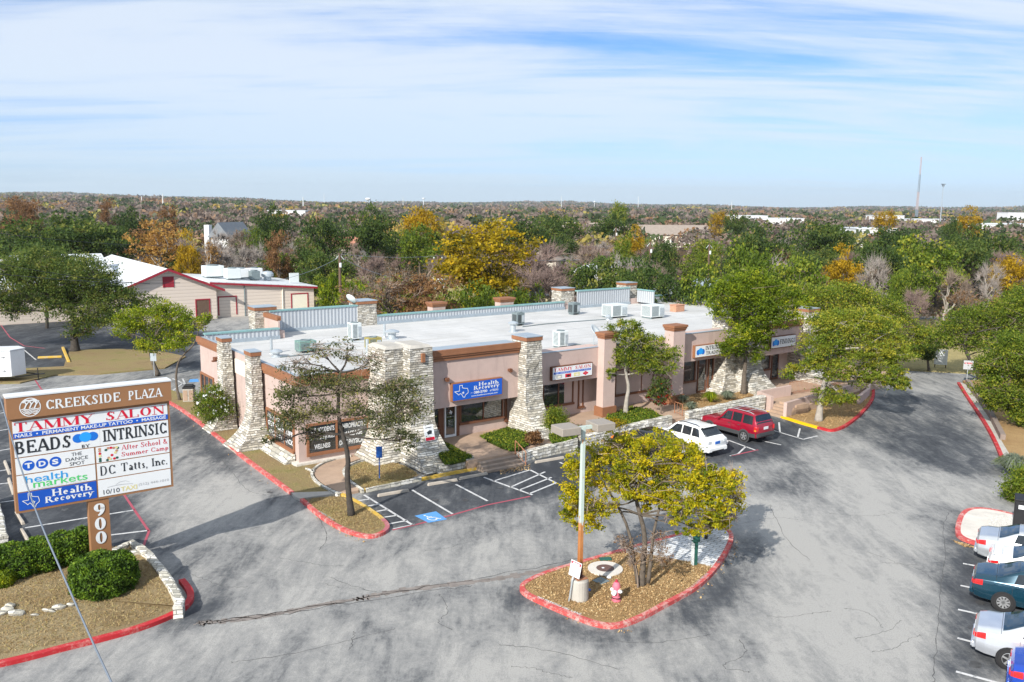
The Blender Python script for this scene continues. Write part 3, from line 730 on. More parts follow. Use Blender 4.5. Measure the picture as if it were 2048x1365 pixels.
# verge of the building, left and front
kerb('kerb', [(318, 800), (345, 812), (380, 836), (430, 875), (480, 916), (530, 953), (581, 991)], [(1, M['kred'])], .22)
kerb('kerb', [(600, 1004), (625, 1026), (650, 1046), (690, 1068), (735, 1080), (765, 1074), (782, 1060), (774, 1046), (745, 1024), (715, 1006), (687, 992)], [(6, M['kred']), (1.6, M['kpink']), (3.4, M['kyel'])], .2)
kerb('kerb', [(728, 986), (800, 972), (880, 955), (958, 940)], [(1, M['kyel'])], .2)
ground_patch('lawn', [(300, 770), (396, 800), (470, 860), (520, 888), (588, 937), (664, 922), (640, 930), (620, 948), (630, 965), (650, 978), (672, 988), (583, 990), (530, 952), (480, 914), (430, 874), (380, 834), (330, 802)], M['grassg'], smooth=0)
ground_patch('lawn', [(605, 1003), (680, 996), (715, 1008), (745, 1026), (774, 1047), (779, 1058), (765, 1071), (735, 1077), (690, 1066), (650, 1044)], M['grassg'], smooth=1)
ground_patch('lawn', [(683, 945), (700, 932), (735, 925), (800, 930), (845, 956), (728, 983), (708, 968)], M['grassg'], smooth=1)
ground_patch('kerb_ramp', [(583, 991), (676, 988), (684, 991), (600, 1003), (590, 999)], M['conc'], .145, smooth=0)
ground_patch('walkway', [(640, 925), (735, 905), (780, 905), (742, 916), (706, 926), (684, 940), (690, 957), (728, 984), (684, 993), (655, 978), (634, 964), (624, 947)], M['walk'], .135, smooth=1)
def edging(name, px, z=KH, w=.13):
    mb = MB(); p = smooth_path(Pg(px, z), False, 2); strip(mb, p, -w / 2, w / 2, 0, z + .07); return structure(name, mb, M['stonew'])
edging('stone_edging', [(668, 920), (640, 929), (620, 946), (632, 966), (660, 981), (678, 990)])
edging('stone_edging', [(742, 917), (706, 927), (684, 941), (692, 958), (726, 982)])
edging('stone_edging', [(628, 945), (612, 938)], w=.1)
edging('stone_edging', [(732, 980), (790, 968), (842, 957)], w=.1)
# centre island
ISL = [(1037, 1182), (1045, 1169), (1090, 1148), (1167, 1126), (1245, 1103), (1347, 1075), (1405, 1061), (1440, 1058), (1460, 1064), (1468, 1078), (1464, 1094), (1447, 1126), (1422, 1158), (1389, 1186), (1336, 1214), (1290, 1240), (1240, 1260), (1196, 1258), (1143, 1238), (1090, 1215), (1048, 1195)]
_, isl = kerb('kerb', ISL, [(1, M['kred'])], .2, True, -1)
ground_patch('island_bed', [(1041, 1182), (1050, 1170), (1092, 1150), (1168, 1128), (1250, 1106), (1429, 1137), (1418, 1157), (1386, 1184), (1334, 1211), (1288, 1237), (1240, 1256), (1198, 1254), (1145, 1235), (1092, 1212), (1052, 1193)], M['mulch'], .13, 1)
ground_patch('paver_apron', [(1246, 1105), (1347, 1077), (1405, 1063), (1438, 1060), (1457, 1066), (1464, 1078), (1460, 1094), (1444, 1125), (1432, 1140)], M['paver'], .136, 0)
# right-hand island and drive
kerb('kerb', [(2090, 1050), (2032, 1034), (1990, 1024), (1958, 1020), (1933, 1022), (1918, 1033), (1911, 1053), (1909, 1070), (1918, 1080), (1940, 1089), (1975, 1098), (2090, 1130)], [(1, M['kred'])], .22)
ground_patch('island_slab', [(2090, 1052), (2032, 1036), (1990, 1026), (1960, 1023), (1936, 1025), (1923, 1035), (1916, 1054), (1914, 1068), (1922, 1077), (1942, 1085), (2090, 1126)], M['concw'], .145, 1)
ground_patch('pebble_bed', [(1975, 1040), (2010, 1037), (2040, 1042), (2045, 1062), (2010, 1066), (1975, 1058)], M['pebble'], .165, 1)
kerb('kerb', [(1527, 826), (1560, 836), (1600, 849), (1640, 860), (1665, 866), (1690, 858), (1715, 840), (1735, 820), (1749, 800), (1750, 782), (1742, 762)], [(3.1, M['kyelb']), (7, M['kredb'])], .22)
ground_patch('tree_bed', [(1567, 833), (1600, 847), (1640, 857), (1666, 863), (1690, 855), (1715, 837), (1735, 817), (1746, 800), (1747, 782), (1715, 790), (1640, 812)], M['mulch'], .13, 1)
kerb('kerb', [(2005, 932), (1985, 882), (1960, 838), (1935, 802), (1914, 768)], [(1, M['kredb'])], .22, side=-1)
ground_patch('pavement', [(2008, 932), (1988, 880), (1963, 836), (1938, 800), (1917, 768), (1932, 772), (1953, 800), (1978, 838), (2002, 885), (2030, 932)], M['conc'], .14, 0)
ground_patch('lawn', [(1925, 765), (2100, 760), (2300, 900), (2200, 960), (2030, 932), (2002, 885), (1978, 838), (1953, 800), (1934, 773)], M['mulch'], .16, 0)
# sign bed, lower left
BED_K = [(-60, 1348), (0, 1336), (60, 1322), (130, 1303), (200, 1286), (260, 1270), (310, 1253), (350, 1236), (374, 1221), (388, 1205), (389, 1192), (382, 1178), (370, 1164)]
kerb('kerb', BED_K, [(1, M['kredb'])], .24)
BZ = [(-260, 1370, .15), (-60, 1344, .15), (60, 1318, .15), (200, 1282, .15), (310, 1249, .15), (350, 1232, .15), (366, 1222, .16), (358, 1212, .30), (354, 1196, .36), (340, 1172, .48), (322, 1144, .58), (300, 1114, .62), (278, 1094, .62), (264, 1088, .6), (214, 1098, .5), (100, 1092, .35), (0, 1100, .3), (-300, 1110, .3)]
_b = [G(x, y, z) if z > .16 else Vector((*G(x, y, 0).xy, .14)) for x, y, z in BZ]; _c = G(200, 1200, .30); _n = len(_b); _m = MB(); _m.add(_b + [_c] + [Vector((p.x, p.y, -.03)) for p in _b], [(i, (i + 1) % _n, _n) for i in range(_n)] + [((i + 1) % _n, i, _n + 1 + i, _n + 1 + (i + 1) % _n) for i in range(_n)])
structure('sign_bed', _m, M['grassd'])
from mathutils.bvhtree import BVHTree
_bvh = BVHTree.FromPolygons(_m.v, _m.f)
def bed_z(x, y):
    h = _bvh.ray_cast(Vector((x, y, 5)), Vector((0, 0, -1)))[0]; return h.z if h else .14
def Gb(px, py):
    g = G(px, py, .2)
    for _ in range(4): g = G(px, py, bed_z(g.x, g.y))
    return g
# distant lawns
ground_patch('lawn', [(-150, 772), (40, 768), (110, 752), (200, 750), (330, 738), (372, 715), (330, 706), (240, 700), (140, 702), (132, 722), (128, 735), (30, 740), (-150, 748)], M['grassg'], .1, 0)
ground_patch('field', [(1400, 715), (1742, 742), (1800, 741), (1930, 748), (2048, 756), (2300, 780), (2500, 660), (2048, 640), (1700, 640), (1400, 650)], M['field'], .05, 0)
ground_patch('field', [(640, 640), (1000, 600), (1040, 560), (860, 545), (690, 560), (560, 600)], M['field'], .02, 0)
def lines(name, segs, mat, w=.11, z=.008):
    mb = MB()
    for s in segs:
        p = Pg(s, z); strip(mb, p, -w / 2, w / 2, 0.0, z)
    return structure(name, mb, mat)
lines('parking_lines', [
    [(728, 990), (825, 1050)], [(824, 980), (905, 1028)], [(912, 969), (975, 1002)], [(700, 1004), (741, 998)], [(722, 1014), (757, 1009)], [(742, 1025), (776, 1019)], [(758, 1036), (794, 1031)], [(778, 1048), (815, 1041)], [(786, 1058), (830, 1049)],
    [(968, 955), (1065, 990)], [(1060, 940), (1112, 966)], [(1020, 975), (1090, 944)], [(1037, 981), (1103, 955)], [(1058, 988), (1112, 966)], [(985, 963), (1060, 940)], [(1120, 925), (1160, 945)],
    [(1455, 880), (1512, 901)], [(1453, 888), (1456, 880)], [(1476, 908), (1492, 893)], [(1460, 912), (1476, 908)], [(1525, 882), (1562, 890)], [(1536, 858), (1607, 879)], [(1560, 866), (1558, 845)], [(1595, 876), (1600, 857)], [(1606, 879), (1635, 872)],
    [(1926, 1127), (1990, 1139)], [(1921, 1171), (1990, 1185)], [(1916, 1219), (2048, 1248)], [(1915, 1276), (1990, 1296)], [(1912, 1343), (2048, 1380)],
    [(50, 1056), (270, 1020)], [(0, 1005), (235, 975)], [(0, 968), (215, 945)], [(40, 1092), (298, 1061)], [(0, 942), (150, 918)], [(-20, 905), (120, 880)], [(-20, 865), (90, 845)], [(-20, 830), (70, 815)],
    [(0, 779), (80, 770)], [(48, 700), (72, 720)], [(0, 652), (60, 643), (95, 638)], [(82, 612), (106, 636)], [(95, 622), (112, 619)], [(98, 629), (114, 627)], [(345, 757), (372, 770)], [(345, 782), (368, 765)], [(355, 762), (365, 757), (372, 772)]], M['lwhite'])
lines('fire_lane_lines', [[(0, 648), (20, 675), (48, 692), (90, 697)], [(195, 920), (245, 985), (298, 1063), (286, 1094)], [(785, 1060), (830, 1050), (905, 1030), (975, 1010)], [(1462, 912), (1516, 900)], [(975, 1010), (1060, 993)], [(70, 760), (82, 778), (130, 820)], [(165, 655), (180, 665)]], M['lpink'])
# wheelchair bays
def hc(px, sym=True):
    mb = MB(); p = Pg(px, .010); mb.quad(*p); structure('accessible_bay_marking', mb, M['hcblue'])
    if not sym: return
    o = p[0]; X = (p[1] - p[0]) ; Y = (p[3] - p[0]); mb = MB()
    q = lambda x, y: o + X * x + Y * y + Vector((0, 0, .004))
    def st(a, b, w):
        d = Vector((b[0] - a[0], b[1] - a[1], 0)).normalized(); n = Vector((-d.y, d.x, 0)) * w / 2; mb.quad(q(a[0] - n.x, a[1] - n.y), q(b[0] - n.x, b[1] - n.y), q(b[0] + n.x, b[1] + n.y), q(a[0] + n.x, a[1] + n.y))
    c = (.47, .36)
    pts = [(c[0] + .2 * math.cos(rad(t)), c[1] + .2 * math.sin(rad(t))) for t in range(120, 395, 20)]
    for a, b in zip(pts, pts[1:]): st(a, b, .06)
    st((.43, .72), (.46, .46), .07); st((.45, .58), (.62, .58), .05); st((.45, .47), (.66, .47), .06); st((.66, .47), (.74, .2), .06); st((.74, .2), (.84, .22), .05)
    mb.add([q(.42 + .055 * math.cos(t * .7), .82 + .055 * math.sin(t * .7)) for t in range(9)], [tuple(range(9))])
    structure('wheelchair_symbol', mb, M['white'])
hc([(857, 1046), (894, 1039), (872, 1023), (829, 1032)])
hc([(377, 765), (398, 764), (396, 758), (380, 759)], False)
# old cracks, the trench scar across the drive
def crack(pts, w, seed, name='pavement_crack', mat='crack', jit=.12, z=.003):
    rnd = random.Random(seed); p = smooth_path(Pg(pts), False, 3); mb = MB(); q = []
    for v in p: q.append(v + Vector((rnd.uniform(-jit, jit), rnd.uniform(-jit, jit), 0)))
    for i in range(len(q) - 1):
        d = (q[i + 1] - q[i]).normalized(); n = Vector((-d.y, d.x, 0)) * w * rnd.uniform(.5, 1.2) / 2
        mb.quad(q[i] - n + Vector((0, 0, z)), q[i + 1] - n + Vector((0, 0, z)), q[i + 1] + n + Vector((0, 0, z)), q[i] + n + Vector((0, 0, z)))
    return structure(name, mb, M[mat])
crack([(395, 1247), (450, 1243), (560, 1228), (650, 1208), (720, 1198)], .34, 1, 'trench_patch', 'trench', .03)
crack([(720, 1198), (800, 1180), (940, 1166), (1060, 1148), (1180, 1120)], .42, 2, 'trench_patch', 'trench', .03)
crack([(400, 1252), (560, 1222), (720, 1204), (940, 1172)], .05, 3); crack([(395, 1243), (560, 1233), (740, 1192), (940, 1160), (1160, 1118)], .05, 4)
for k, c in enumerate([[(440, 915), (480, 965), (500, 985), (530, 990)], [(660, 1155), (740, 1185), (800, 1182)], [(880, 1190), (900, 1225), (870, 1245), (905, 1260)], [(460, 1325), (580, 1310), (700, 1280), (790, 1258)], [(1400, 1205), (1450, 1195), (1470, 1165)], [(1540, 1010), (1570, 1080), (1620, 1120)],
                       [(1430, 960), (1470, 1000), (1500, 1010)], [(1905, 1020), (1885, 1040), (1890, 1100), (1882, 1180), (1875, 1260), (1868, 1365)], [(1770, 820), (1780, 850), (1775, 880)], [(620, 1010), (660, 1070), (640, 1100)], [(1000, 1290), (1100, 1300), (1240, 1340)], [(1480, 1280), (1500, 1310), (1430, 1335), (1500, 1345)], [(700, 1300), (710, 1262)], [(1180, 1275), (1300, 1290), (1420, 1270)]]):
    crack(c, .026, 20 + k, jit=.05)
def stain(px, py, r, seed, mat='stain'):
    rnd = random.Random(seed); g = G(px, py, .0115); n = 11; a0 = rnd.uniform(0, 6); mb = MB()
    mb.add([g + Vector((math.cos(a0 + 2 * math.pi * k / n) * r * .8 * rnd.uniform(.6, 1.2), math.sin(a0 + 2 * math.pi * k / n) * r * rnd.uniform(.5, 1.25) * .8, 0)) for k in range(n)], [tuple(range(n))]); return structure('oil_stain', mb, M[mat])
M['stain'] = plain('oil_stain', (.065, .066, .068), .6, .4, 4)
for k, (x, y, r) in enumerate([(1440, 925, .25), (1530, 905, .2), (930, 1000, .25), (870, 1000, .22), (1000, 975, .2), (1960, 1205, .25), (1945, 1255, .22), (1950, 1330, .3), (540, 985, .22), (130, 1020, .25), (180, 980, .22), (90, 1010, .2)]): stain(x, y, r, 300 + k)
_r = random.Random(91)
for k in range(26):
    x, y = _r.uniform(420, 1850), _r.uniform(960, 1340)
    if (1020 < x < 1490 and 1050 < y < 1275) or (x < 900 and y < 1090) or (x > 900 and y < 1000 and x < 1560): continue
    p = [(x, y)]; a = _r.uniform(-.6, .6) + (3.14 if _r.random() < .5 else 0)
    for _ in range(3): a += _r.uniform(-.8, .8); p.append((p[-1][0] + 45 * math.cos(a), p[-1][1] + 18 * math.sin(a)))
    crack(p, .018, 400 + k, jit=.05)
# wheel stops
ws = None
WS = [((755, 994), (818, 983), 'front of the wheelchair bay beside the walkway'), ((855, 972), (915, 962), 'below the yellow kerb'), ((918, 960), (975, 949), 'nearest the left end of the broad steps'), ((1070, 927), (1128, 917), 'right of the broad steps'), ((1137, 912), (1158, 907), 'just left of the lamp post top'),
      ((43, 1062), (57, 1085), 'nearest to the clipped hedge on the left'), ((32, 1028), (47, 1050), 'second from the clipped hedge on the left'), ((18, 960), (28, 990), 'behind the left edge of the tall sign'), ((10, 925), (20, 950), 'furthest up the row left of the tall sign')]
for a, b, d in WS:
    A, Bv = G(*a), G(*b); L = (Bv - A).length
    mb = MB(); mb.add([(0, -.085, 0), (L, -.085, 0), (L, .085, 0), (0, .085, 0), (.04, -.055, .13), (L - .04, -.055, .13), (L - .04, .055, .13), (.04, .055, .13)], [(0, 1, 5, 4), (1, 2, 6, 5), (2, 3, 7, 6), (3, 0, 4, 7), (4, 5, 6, 7)])
    o = mb.build('wheel_stop', M['bumper'], bevel=.02); o.location = (A.x, A.y, .008); o.rotation_euler.z = math.atan2(Bv.y - A.y, Bv.x - A.x)
    tag(o, 'tan concrete wheel stop ' + d, 'wheel stop', 'concrete wheel stops in the car park')
for a, b, d in [((76, 718), (124, 716), 'long yellow wheel stop lying before the big oak'), ((126, 698), (138, 727), 'upright yellow kerb block along the edge of the oak lawn')]:
    A, Bv = G(*a), G(*b); L = (Bv - A).length
    mb = MB(); mb.obox((0, -.12, 0), (L, 0, 0), (0, .24, 0), (0, 0, .2)); o = mb.build('wheel_stop', M['kyel'], bevel=.03); o.location = (A.x, A.y, .005); o.rotation_euler.z = math.atan2(Bv.y - A.y, Bv.x - A.x)
    tag(o, d, 'wheel stop')
# painted words on the kerbs
def kerbtext(px0, px1, s, z=KH + .004, h=.1, mat='lwhite', off=.05):
    a, b = G(*px0), G(*px1); X = (b - a); L = X.length; X.normalize(); Y = Vector((-X.y, X.x, 0))
    mb = MB(); Frame(a + Vector((0, 0, z)) + Y * off, X, Y).text(mb, s, 0, 0, L, h); return structure('kerb_lettering', mb, M[mat])
kerbtext((634, 1030), (664, 1048), 'NO PARKING    FIRE LANE', h=.11)
kerbtext((1072, 1204), (1158, 1240), 'NO PARKING FIRE LANE', h=.12, mat='white')
kerbtext((1388, 1184), (1420, 1156), 'NO PARKING  FIRE LANE', h=.11)
kerbtext((846, 961), (868, 957), 'RESERVED', mat='black', h=.11); kerbtext((918, 947), (938, 943), 'RESERVED', mat='black', h=.11)
# ---------------------------------------------------------------- the plaza building (local frame: u along the front, v into the building)
plaza = thing('shopping_plaza', 'low pink stucco shopping plaza with limestone buttress piers and a flat white roof', 'shopping plaza', C0, BROT)
RZ, FZ, LU = 4.5, .6, 50.7
rs = random.Random(5)
def part(name, mb, mat, parent=None, **kw): return mb.build(name, mat, plaza if parent is None else parent, local=True, **kw)
def ring_rect(u0, u1, v0, v1, z, nu, nv, jit, rnd):
    p = [(u0 + (u1 - u0) * k / nu, v0) for k in range(nu)] + [(u1, v0 + (v1 - v0) * k / nv) for k in range(nv)] + [(u1 - (u1 - u0) * k / nu, v1) for k in range(nu)] + [(u0, v1 - (v1 - v0) * k / nv) for k in range(nv)]
    return [Vector((a + rnd.uniform(-jit, jit), b + rnd.uniform(-jit, jit), z)) for a, b in p]
def pier(u0, u1, v0, v1, z0, z1, ff=0, fl=0, fr=0, fb=0, hf=2.4, pw=2.3, bat=.12, cap=True, capmat='brown', seed=1, jit=.022):
    rnd = random.Random(seed); mb = MB(); rings = []; n = int((z1 - z0) / .22)
    for i in range(n + 1):
        z = z0 + (z1 - z0) * i / n; e = max(0, 1 - (z - z0) / hf) ** pw; b = bat * (1 - i / n)
        rings.append(ring_rect(u0 - fl * e - b, u1 + fr * e + b, v0 - ff * e - b, v1 + fb * e, z, 5, 4, jit, rnd))
    mb.loft(rings, False, True); p = part('stone_pier', mb, M['stone'])
    if cap:
        c = MB().box(u0 - .05, v0 - .05, z1 - .22, u1 + .05, v1 + .05, z1 + .01); part('pier_trim', c, M[capmat], p)
        c = MB().box(u0 - .07, v0 - .07, z1 + .012, u1 + .07, v1 + .07, z1 + .06); part('pier_cap', c, M['flash'], p)
    else:
        c = MB().loft([ring_rect(u0 - .03, u1 + .03, v0 - .03, v1, z1 + .005, 4, 4, .01, rnd), ring_rect(u0 + .2, u1 - .2, v0 + .2, v1 - .2, z1 + .16, 4, 4, .01, rnd)], False, True); part('mortar_cap', c, M['conc'], p)
    return p
# walls: outer shell
w = MB()
OUT = [(0, 0), (5.2, 0), (5.2, -1.2), (15.2, -1.2), (15.2, -.8), (33, -1.0), (36.2, -1.0), (36.2, -.9), (LU, -.9), (LU, 20.4), (5.9, 20.4), (5.9, 17.3), (0, 17.3)]
ins = [(.25, .25), (5.45, .25), (5.45, -.95), (15.0, -.95), (15.0, -.55), (33, -.75), (36, -.75), (36, -.65), (LU - .25, -.65), (LU - .25, 20.15), (6.15, 20.15), (6.15, 17.05), (.25, 17.05)]
n = len(OUT); zt = 5.05
vs = [(a, b, 0) for a, b in OUT] + [(a, b, zt) for a, b in OUT] + [(a, b, zt) for a, b in ins] + [(a, b, RZ) for a, b in ins]
w.add(vs, [(i, (i + 1) % n, n + (i + 1) % n, n + i) for i in range(n)] + [(n + i, n + (i + 1) % n, 2 * n + (i + 1) % n, 2 * n + i) for i in range(n)] + [(2 * n + i, 2 * n + (i + 1) % n, 3 * n + (i + 1) % n, 3 * n + i) for i in range(n)])
part('wall', w, M['pinkwall'])
r = MB(); r.add([(a, b, RZ + .004) for a, b in ins], [tuple(range(n))]); part('flat_roof', r, M['roof'])
# front bays hanging over the shopfronts
def bay(u0, u1, v0, z0, z1, back=-.9, mat='pink'):
    b = MB(); b.box(u0, v0, z0, u1, back, z1); f = part('fascia', b, M[mat]); return f
hr = bay(7.0, 13.45, -2.2, 2.72, 6.1)
part('roof_edge', MB().box(7.05, -2.1, 6.102, 13.4, -.9, 6.13), M['flash'], hr)
c = MB(); c.box(6.9, -2.42, 5.84, 13.45, -2.2, 6.17); c.box(6.9, -2.36, 5.71, 13.45, -2.2, 5.84); c.box(6.9, -2.3, 5.52, 13.45, -2.2, 5.68); part('cornice', c, M['brown'], hr)
tm = bay(14.7, 20.6, -2.0, 3.15, 5.22, -.7)
part('roof_edge', MB().box(14.7, -2.03, 5.222, 20.6, -1.75, 5.25), M['flash'], tm)
mid = bay(20.6, 27.6, -1.3, 3.3, 5.12, -.7)
part('roof_edge', MB().box(20.6, -1.33, 5.122, 27.6, -1.0, 5.15), M['flash'], mid)
it = bay(27.6, 33.4, -2.0, 3.35, 5.4, -.9)
part('roof_edge', MB().box(27.6, -2.03, 5.402, 33.4, -1.75, 5.43), M['flash'], it)
fi = bay(36.4, 42.4, -2.0, 2.95, 5.5, -.8)
c = MB(); c.box(36.3, -2.2, 5.2, 42.4, -2.0, 5.58); c.box(36.3, -2.1, 5.05, 42.4, -2.0, 5.2); part('cornice', c, M['brown'], fi)
en = bay(44.6, LU + .05, -1.2, 2.95, 5.15, -.85)
# corner cornices
c = MB(); c.box(-.2, -.2, 4.72, 4.5, 0, 5.1); c.box(-.12, -.12, 4.55, 4.5, 0, 4.72); c.box(-.2, 0, 4.72, 0, 4.8, 5.1); c.box(-.12, 0, 4.55, 0, 4.8, 4.72); part('cornice', c, M['brown'])
c = MB(); c.box(-.2, 10.9, 4.72, 0, 17.5, 5.1); c.box(-.12, 10.9, 4.55, 0, 17.45, 4.72); part('cornice', c, M['brown'])
c = MB(); c.box(.02, .02, 5.055, 4.6, .28, 5.085); c.box(.02, .28, 5.055, .28, 17.2, 5.085); part('coping', c, M['flash']); part('coping', MB().box(33.4, -1.0, 5.055, 36.2, -.7, 5.085), M['flash'])
part('sign_panel', MB().box(-.06, 6.0, 3.72, 0, 9.9, 4.62), M['cream'])
part('plinth', MB().box(-.28, -.3, 0, 3.0, 0, .24).box(-.28, 0, 0, 0, 4.7, .24), M['concw'])
# stone piers
pier(4.35, 5.75, -2.0, .1, .1, 6.45, ff=.5, fl=.95, hf=2.2, cap=False, seed=1)
pier(5.5, 6.95, -2.75, -.6, .1, 6.5, ff=2.6, fl=.5, fr=.25, hf=2.7, cap=False, seed=2)
part('scupper', MB().box(6.2, -2.9, 5.7, 6.4, -2.74, 6.2), M['brown'])
pier(13.5, 14.65, -2.95, -1.5, .3, 6.5, ff=2.3, fl=.25, fr=.25, hf=2.6, bat=.15, seed=3)
pier(33.2, 34.5, -2.0, -.5, .3, 6.4, ff=.6, fl=1.3, hf=2.4, cap=False, seed=4)
pier(34.3, 36.3, -2.7, -.6, .3, 6.45, ff=2.4, fl=.3, fr=.5, hf=2.7, cap=False, seed=5)
pier(42.3, 43.7, -2.6, -.5, .3, 6.4, ff=2.2, fl=.3, fr=.3, hf=2.6, seed=6)
pier(-.8, -.25, 9.9, 10.95, .05, 5.95,  fl=1.0, ff=.2, fb=.2, hf=2.4, seed=7)
pier(-.8, -.25, 4.77, 5.8, .05, 5.8, fr=.35, fl=1.15, ff=.5, fb=.9, hf=2.6, seed=8)
pier(5.05, 6.7, 20.1, 21.5, 0, 6.5, bat=.05, seed=9); pier(13.6, 15.3, 20.0, 21.6, 0, 6.5, bat=.1, seed=10)
pier(35.6, 37.2, 20.5, 22.0, 0, 6.45, bat=.1, seed=11); pier(44.3, 45.8, 20.6, 22.0, 0, 6.6, bat=.1, seed=12)
# stone batter under the corner window
b = MB(); b.loft([ring_rect(-.75, -.1, .4, 4.9, .05, 3, 10, .02, rs), ring_rect(-.45, -.1, .4, 4.9, .35, 3, 10, .03, rs), ring_rect(-.12, -.05, .4, 4.9, .62, 3, 10, .01, rs)], False, True); part('stone_batter', b, M['stonew'])
# stucco columns
def column(u0, u1, v0, v1, z1, base=True):
    c = MB().box(u0, v0, 0, u1, v1, z1); p = part('column', c, M['pink'])
    if base: part('column_base', MB().box(u0 - .1, v0 - .1, 0, u1 + .1, v1 + .1, FZ + .62), M['brown'], p)
    k = MB(); 
    for dz0, dz1, o in ((0, .12, .04), (.12, .24, .09), (.24, .40, .14)): k.box(u0 - o, v0 - o, z1 - .02 + dz0, u1 + o, v1 + o, z1 - .02 + dz1)
    part('column_cap', k, M['brown'], p)
column(20.2, 21.25, -2.6, -1.95, 5.85); column(26.75, 27.9, -2.6, -1.75, 5.85)
column(21.1, 22.4, 20.6, 21.5, 5.55, False); column(28.4, 29.9, 20.6, 21.5, 5.55, False)
# back parapets in ribbed metal with teal coping
def para(u0, u1, v, z1, du=0):
    p = part('rib_parapet', MB().box(u0, v - .12, RZ + .2, u1, v, z1), M['corr']); part('parapet_coping', MB().box(u0, v - .2, z1 + .002, u1, v + .30, z1 + .10), M['teal'], p)
    part('base_flashing', MB().box(u0, v - .24, RZ + .006, u1, v - .121, RZ + .26), M['flash'], p); return p
para(.26, 5.7, 17.04, 5.22); para(6.16, 13.6, 20.14, 6.15); para(15.35, 35.6, 20.14, 5.18); para(37.25, 44.3, 20.14, 6.15); para(45.85, LU - .4, 20.14, 5.12)
p = part('rib_parapet', MB().box(LU - .38, -.6, RZ + .2, LU - .26, 20.0, 5.05), M['corr']); part('parapet_coping', MB().box(LU - .42, -.6, 5.058, LU + .02, 20.4, 5.15), M['teal'], p)
p = part('rib_parapet', MB().box(45.3, 17.6, RZ + .2, 45.42, 20.0, 5.95), M['corr']); part('parapet_coping', MB().box(45.2, 17.6, 5.952, 45.5, 20.0, 6.05), M['teal'], p)
p = part('rib_parapet', MB().box(5.75, 17.3, RZ + .2, 5.89, 20.2, 6.0), M['pink']); part('parapet_coping', MB().box(5.68, 17.3, 5.8, 6.0, 20.3, 6.12), M['brown'], p)
# windows and doors
def window(u0, u1, v, z0, z1, mull=(), mat='brownd', fw=.11, sill=True, side=False):
    """frame with bars; plane v = const facing -v (or u = const facing -u when side)"""
    X = (lambda a, b, c: (b, -a if False else a, c))
    def bx(mb, a0, a1, d0, d1, c0, c1): return mb.box(d0, a0, c0, d1, a1, c1) if side else mb.box(a0, d0, c0, a1, d1, c1)
    f = MB(); d0, d1 = v - .09, v + .01
    bx(f, u0, u1, d0, d1, z1 - fw, z1); bx(f, u0, u1, d0, d1, z0, z0 + fw); bx(f, u0, u0 + fw, d0, d1, z0 + fw, z1 - fw); bx(f, u1 - fw, u1, d0, d1, z0 + fw, z1 - fw)
    for m in mull: bx(f, m - fw * .4, m + fw * .4, d0 + .01, d1, z0 + fw, z1 - fw)
    if sill: bx(f, u0 - .04, u1 + .04, v - .16, v - .09, z0 - .04, z0 + .1)
    o = part('window', f, M[mat]); g = MB(); bx(g, u0 + fw, u1 - fw, v - .035, v - .012, z0 + fw, z1 - fw); part('pane', g, M['glass'], o); return o
def door(u0, u1, v, z0, z1, mat='swhite', side=False):
    f = MB(); fw = .09; d0, d1 = v - .08, v
    f.box(u0, d0, z1 - fw, u1, d1, z1); f.box(u0, d0, z0, u1, d1, z0 + .14); f.box(u0, d0, z0 + .14, u0 + fw, d1, z1 - fw); f.box(u1 - fw, d0, z0 + .14, u1, d1, z1 - fw)
    o = part('door', f, M[mat]); part('pane', MB().box(u0 + fw, v - .04, z0 + .14, u1 - fw, v - .015, z1 - fw), M['glass'], o)
    part('handle', MB().box(u1 - .2, v - .14, z0 + .95, u1 - .16, v - .081, z0 + 1.35), M['chrome'], o); return o
cw = window(.45, 4.3, 0, .55, 2.35, (2.25,), 'brown', .13)
lw = window(.5, 4.65, 0, .68, 2.5, (1.9, 3.3), 'brown', .13, True, True)
window(14.4, 17.3, 0, .3, 2.6, (15.4, 16.4), 'brown', .13, False, True)
# lettering in the corner windows
fr = Frame((0, -.045, 0), (1, 0, 0), (0, 0, 1)); t = MB()
fr.text(t, 'CAR ACCIDENTS', .66, 1.80, 2.12, 2.08, 0, bold=.02); fr.text(t, 'SPORTS INJURIES', .66, 1.33, 2.12, 1.61, 0, bold=.02); fr.text(t, 'WELLNESS', .90, .85, 1.85, 1.13, 0, bold=.02)
fr.text(t, 'CHIROPRACTIC', 2.48, 1.80, 4.05, 2.08, 0, bold=.02); fr.text(t, 'MASSAGE', 2.7, 1.33, 3.85, 1.61, 0, bold=.02); fr.text(t, 'DOT PHYSICALS', 2.42, .85, 4.12, 1.13, 0, bold=.02); part('window_lettering', t, M['swhite'], cw)
fr = Frame((-.045, 0, 0), (0, -1, 0), (0, 0, 1)); t = MB()
fr.text(t, 'DECOMPRESSION', -4.45, 1.95, -.7, 2.2, 0, bold=.02); fr.text(t, 'GET YOUR LIFE', -4.45, 1.5, -.7, 1.78, 0, bold=.02); fr.text(t, 'BACK ON TRACK', -4.3, 1.0, -.7, 1.3, 0, bold=.02); part('window_lettering', t, M['swhite'], lw)
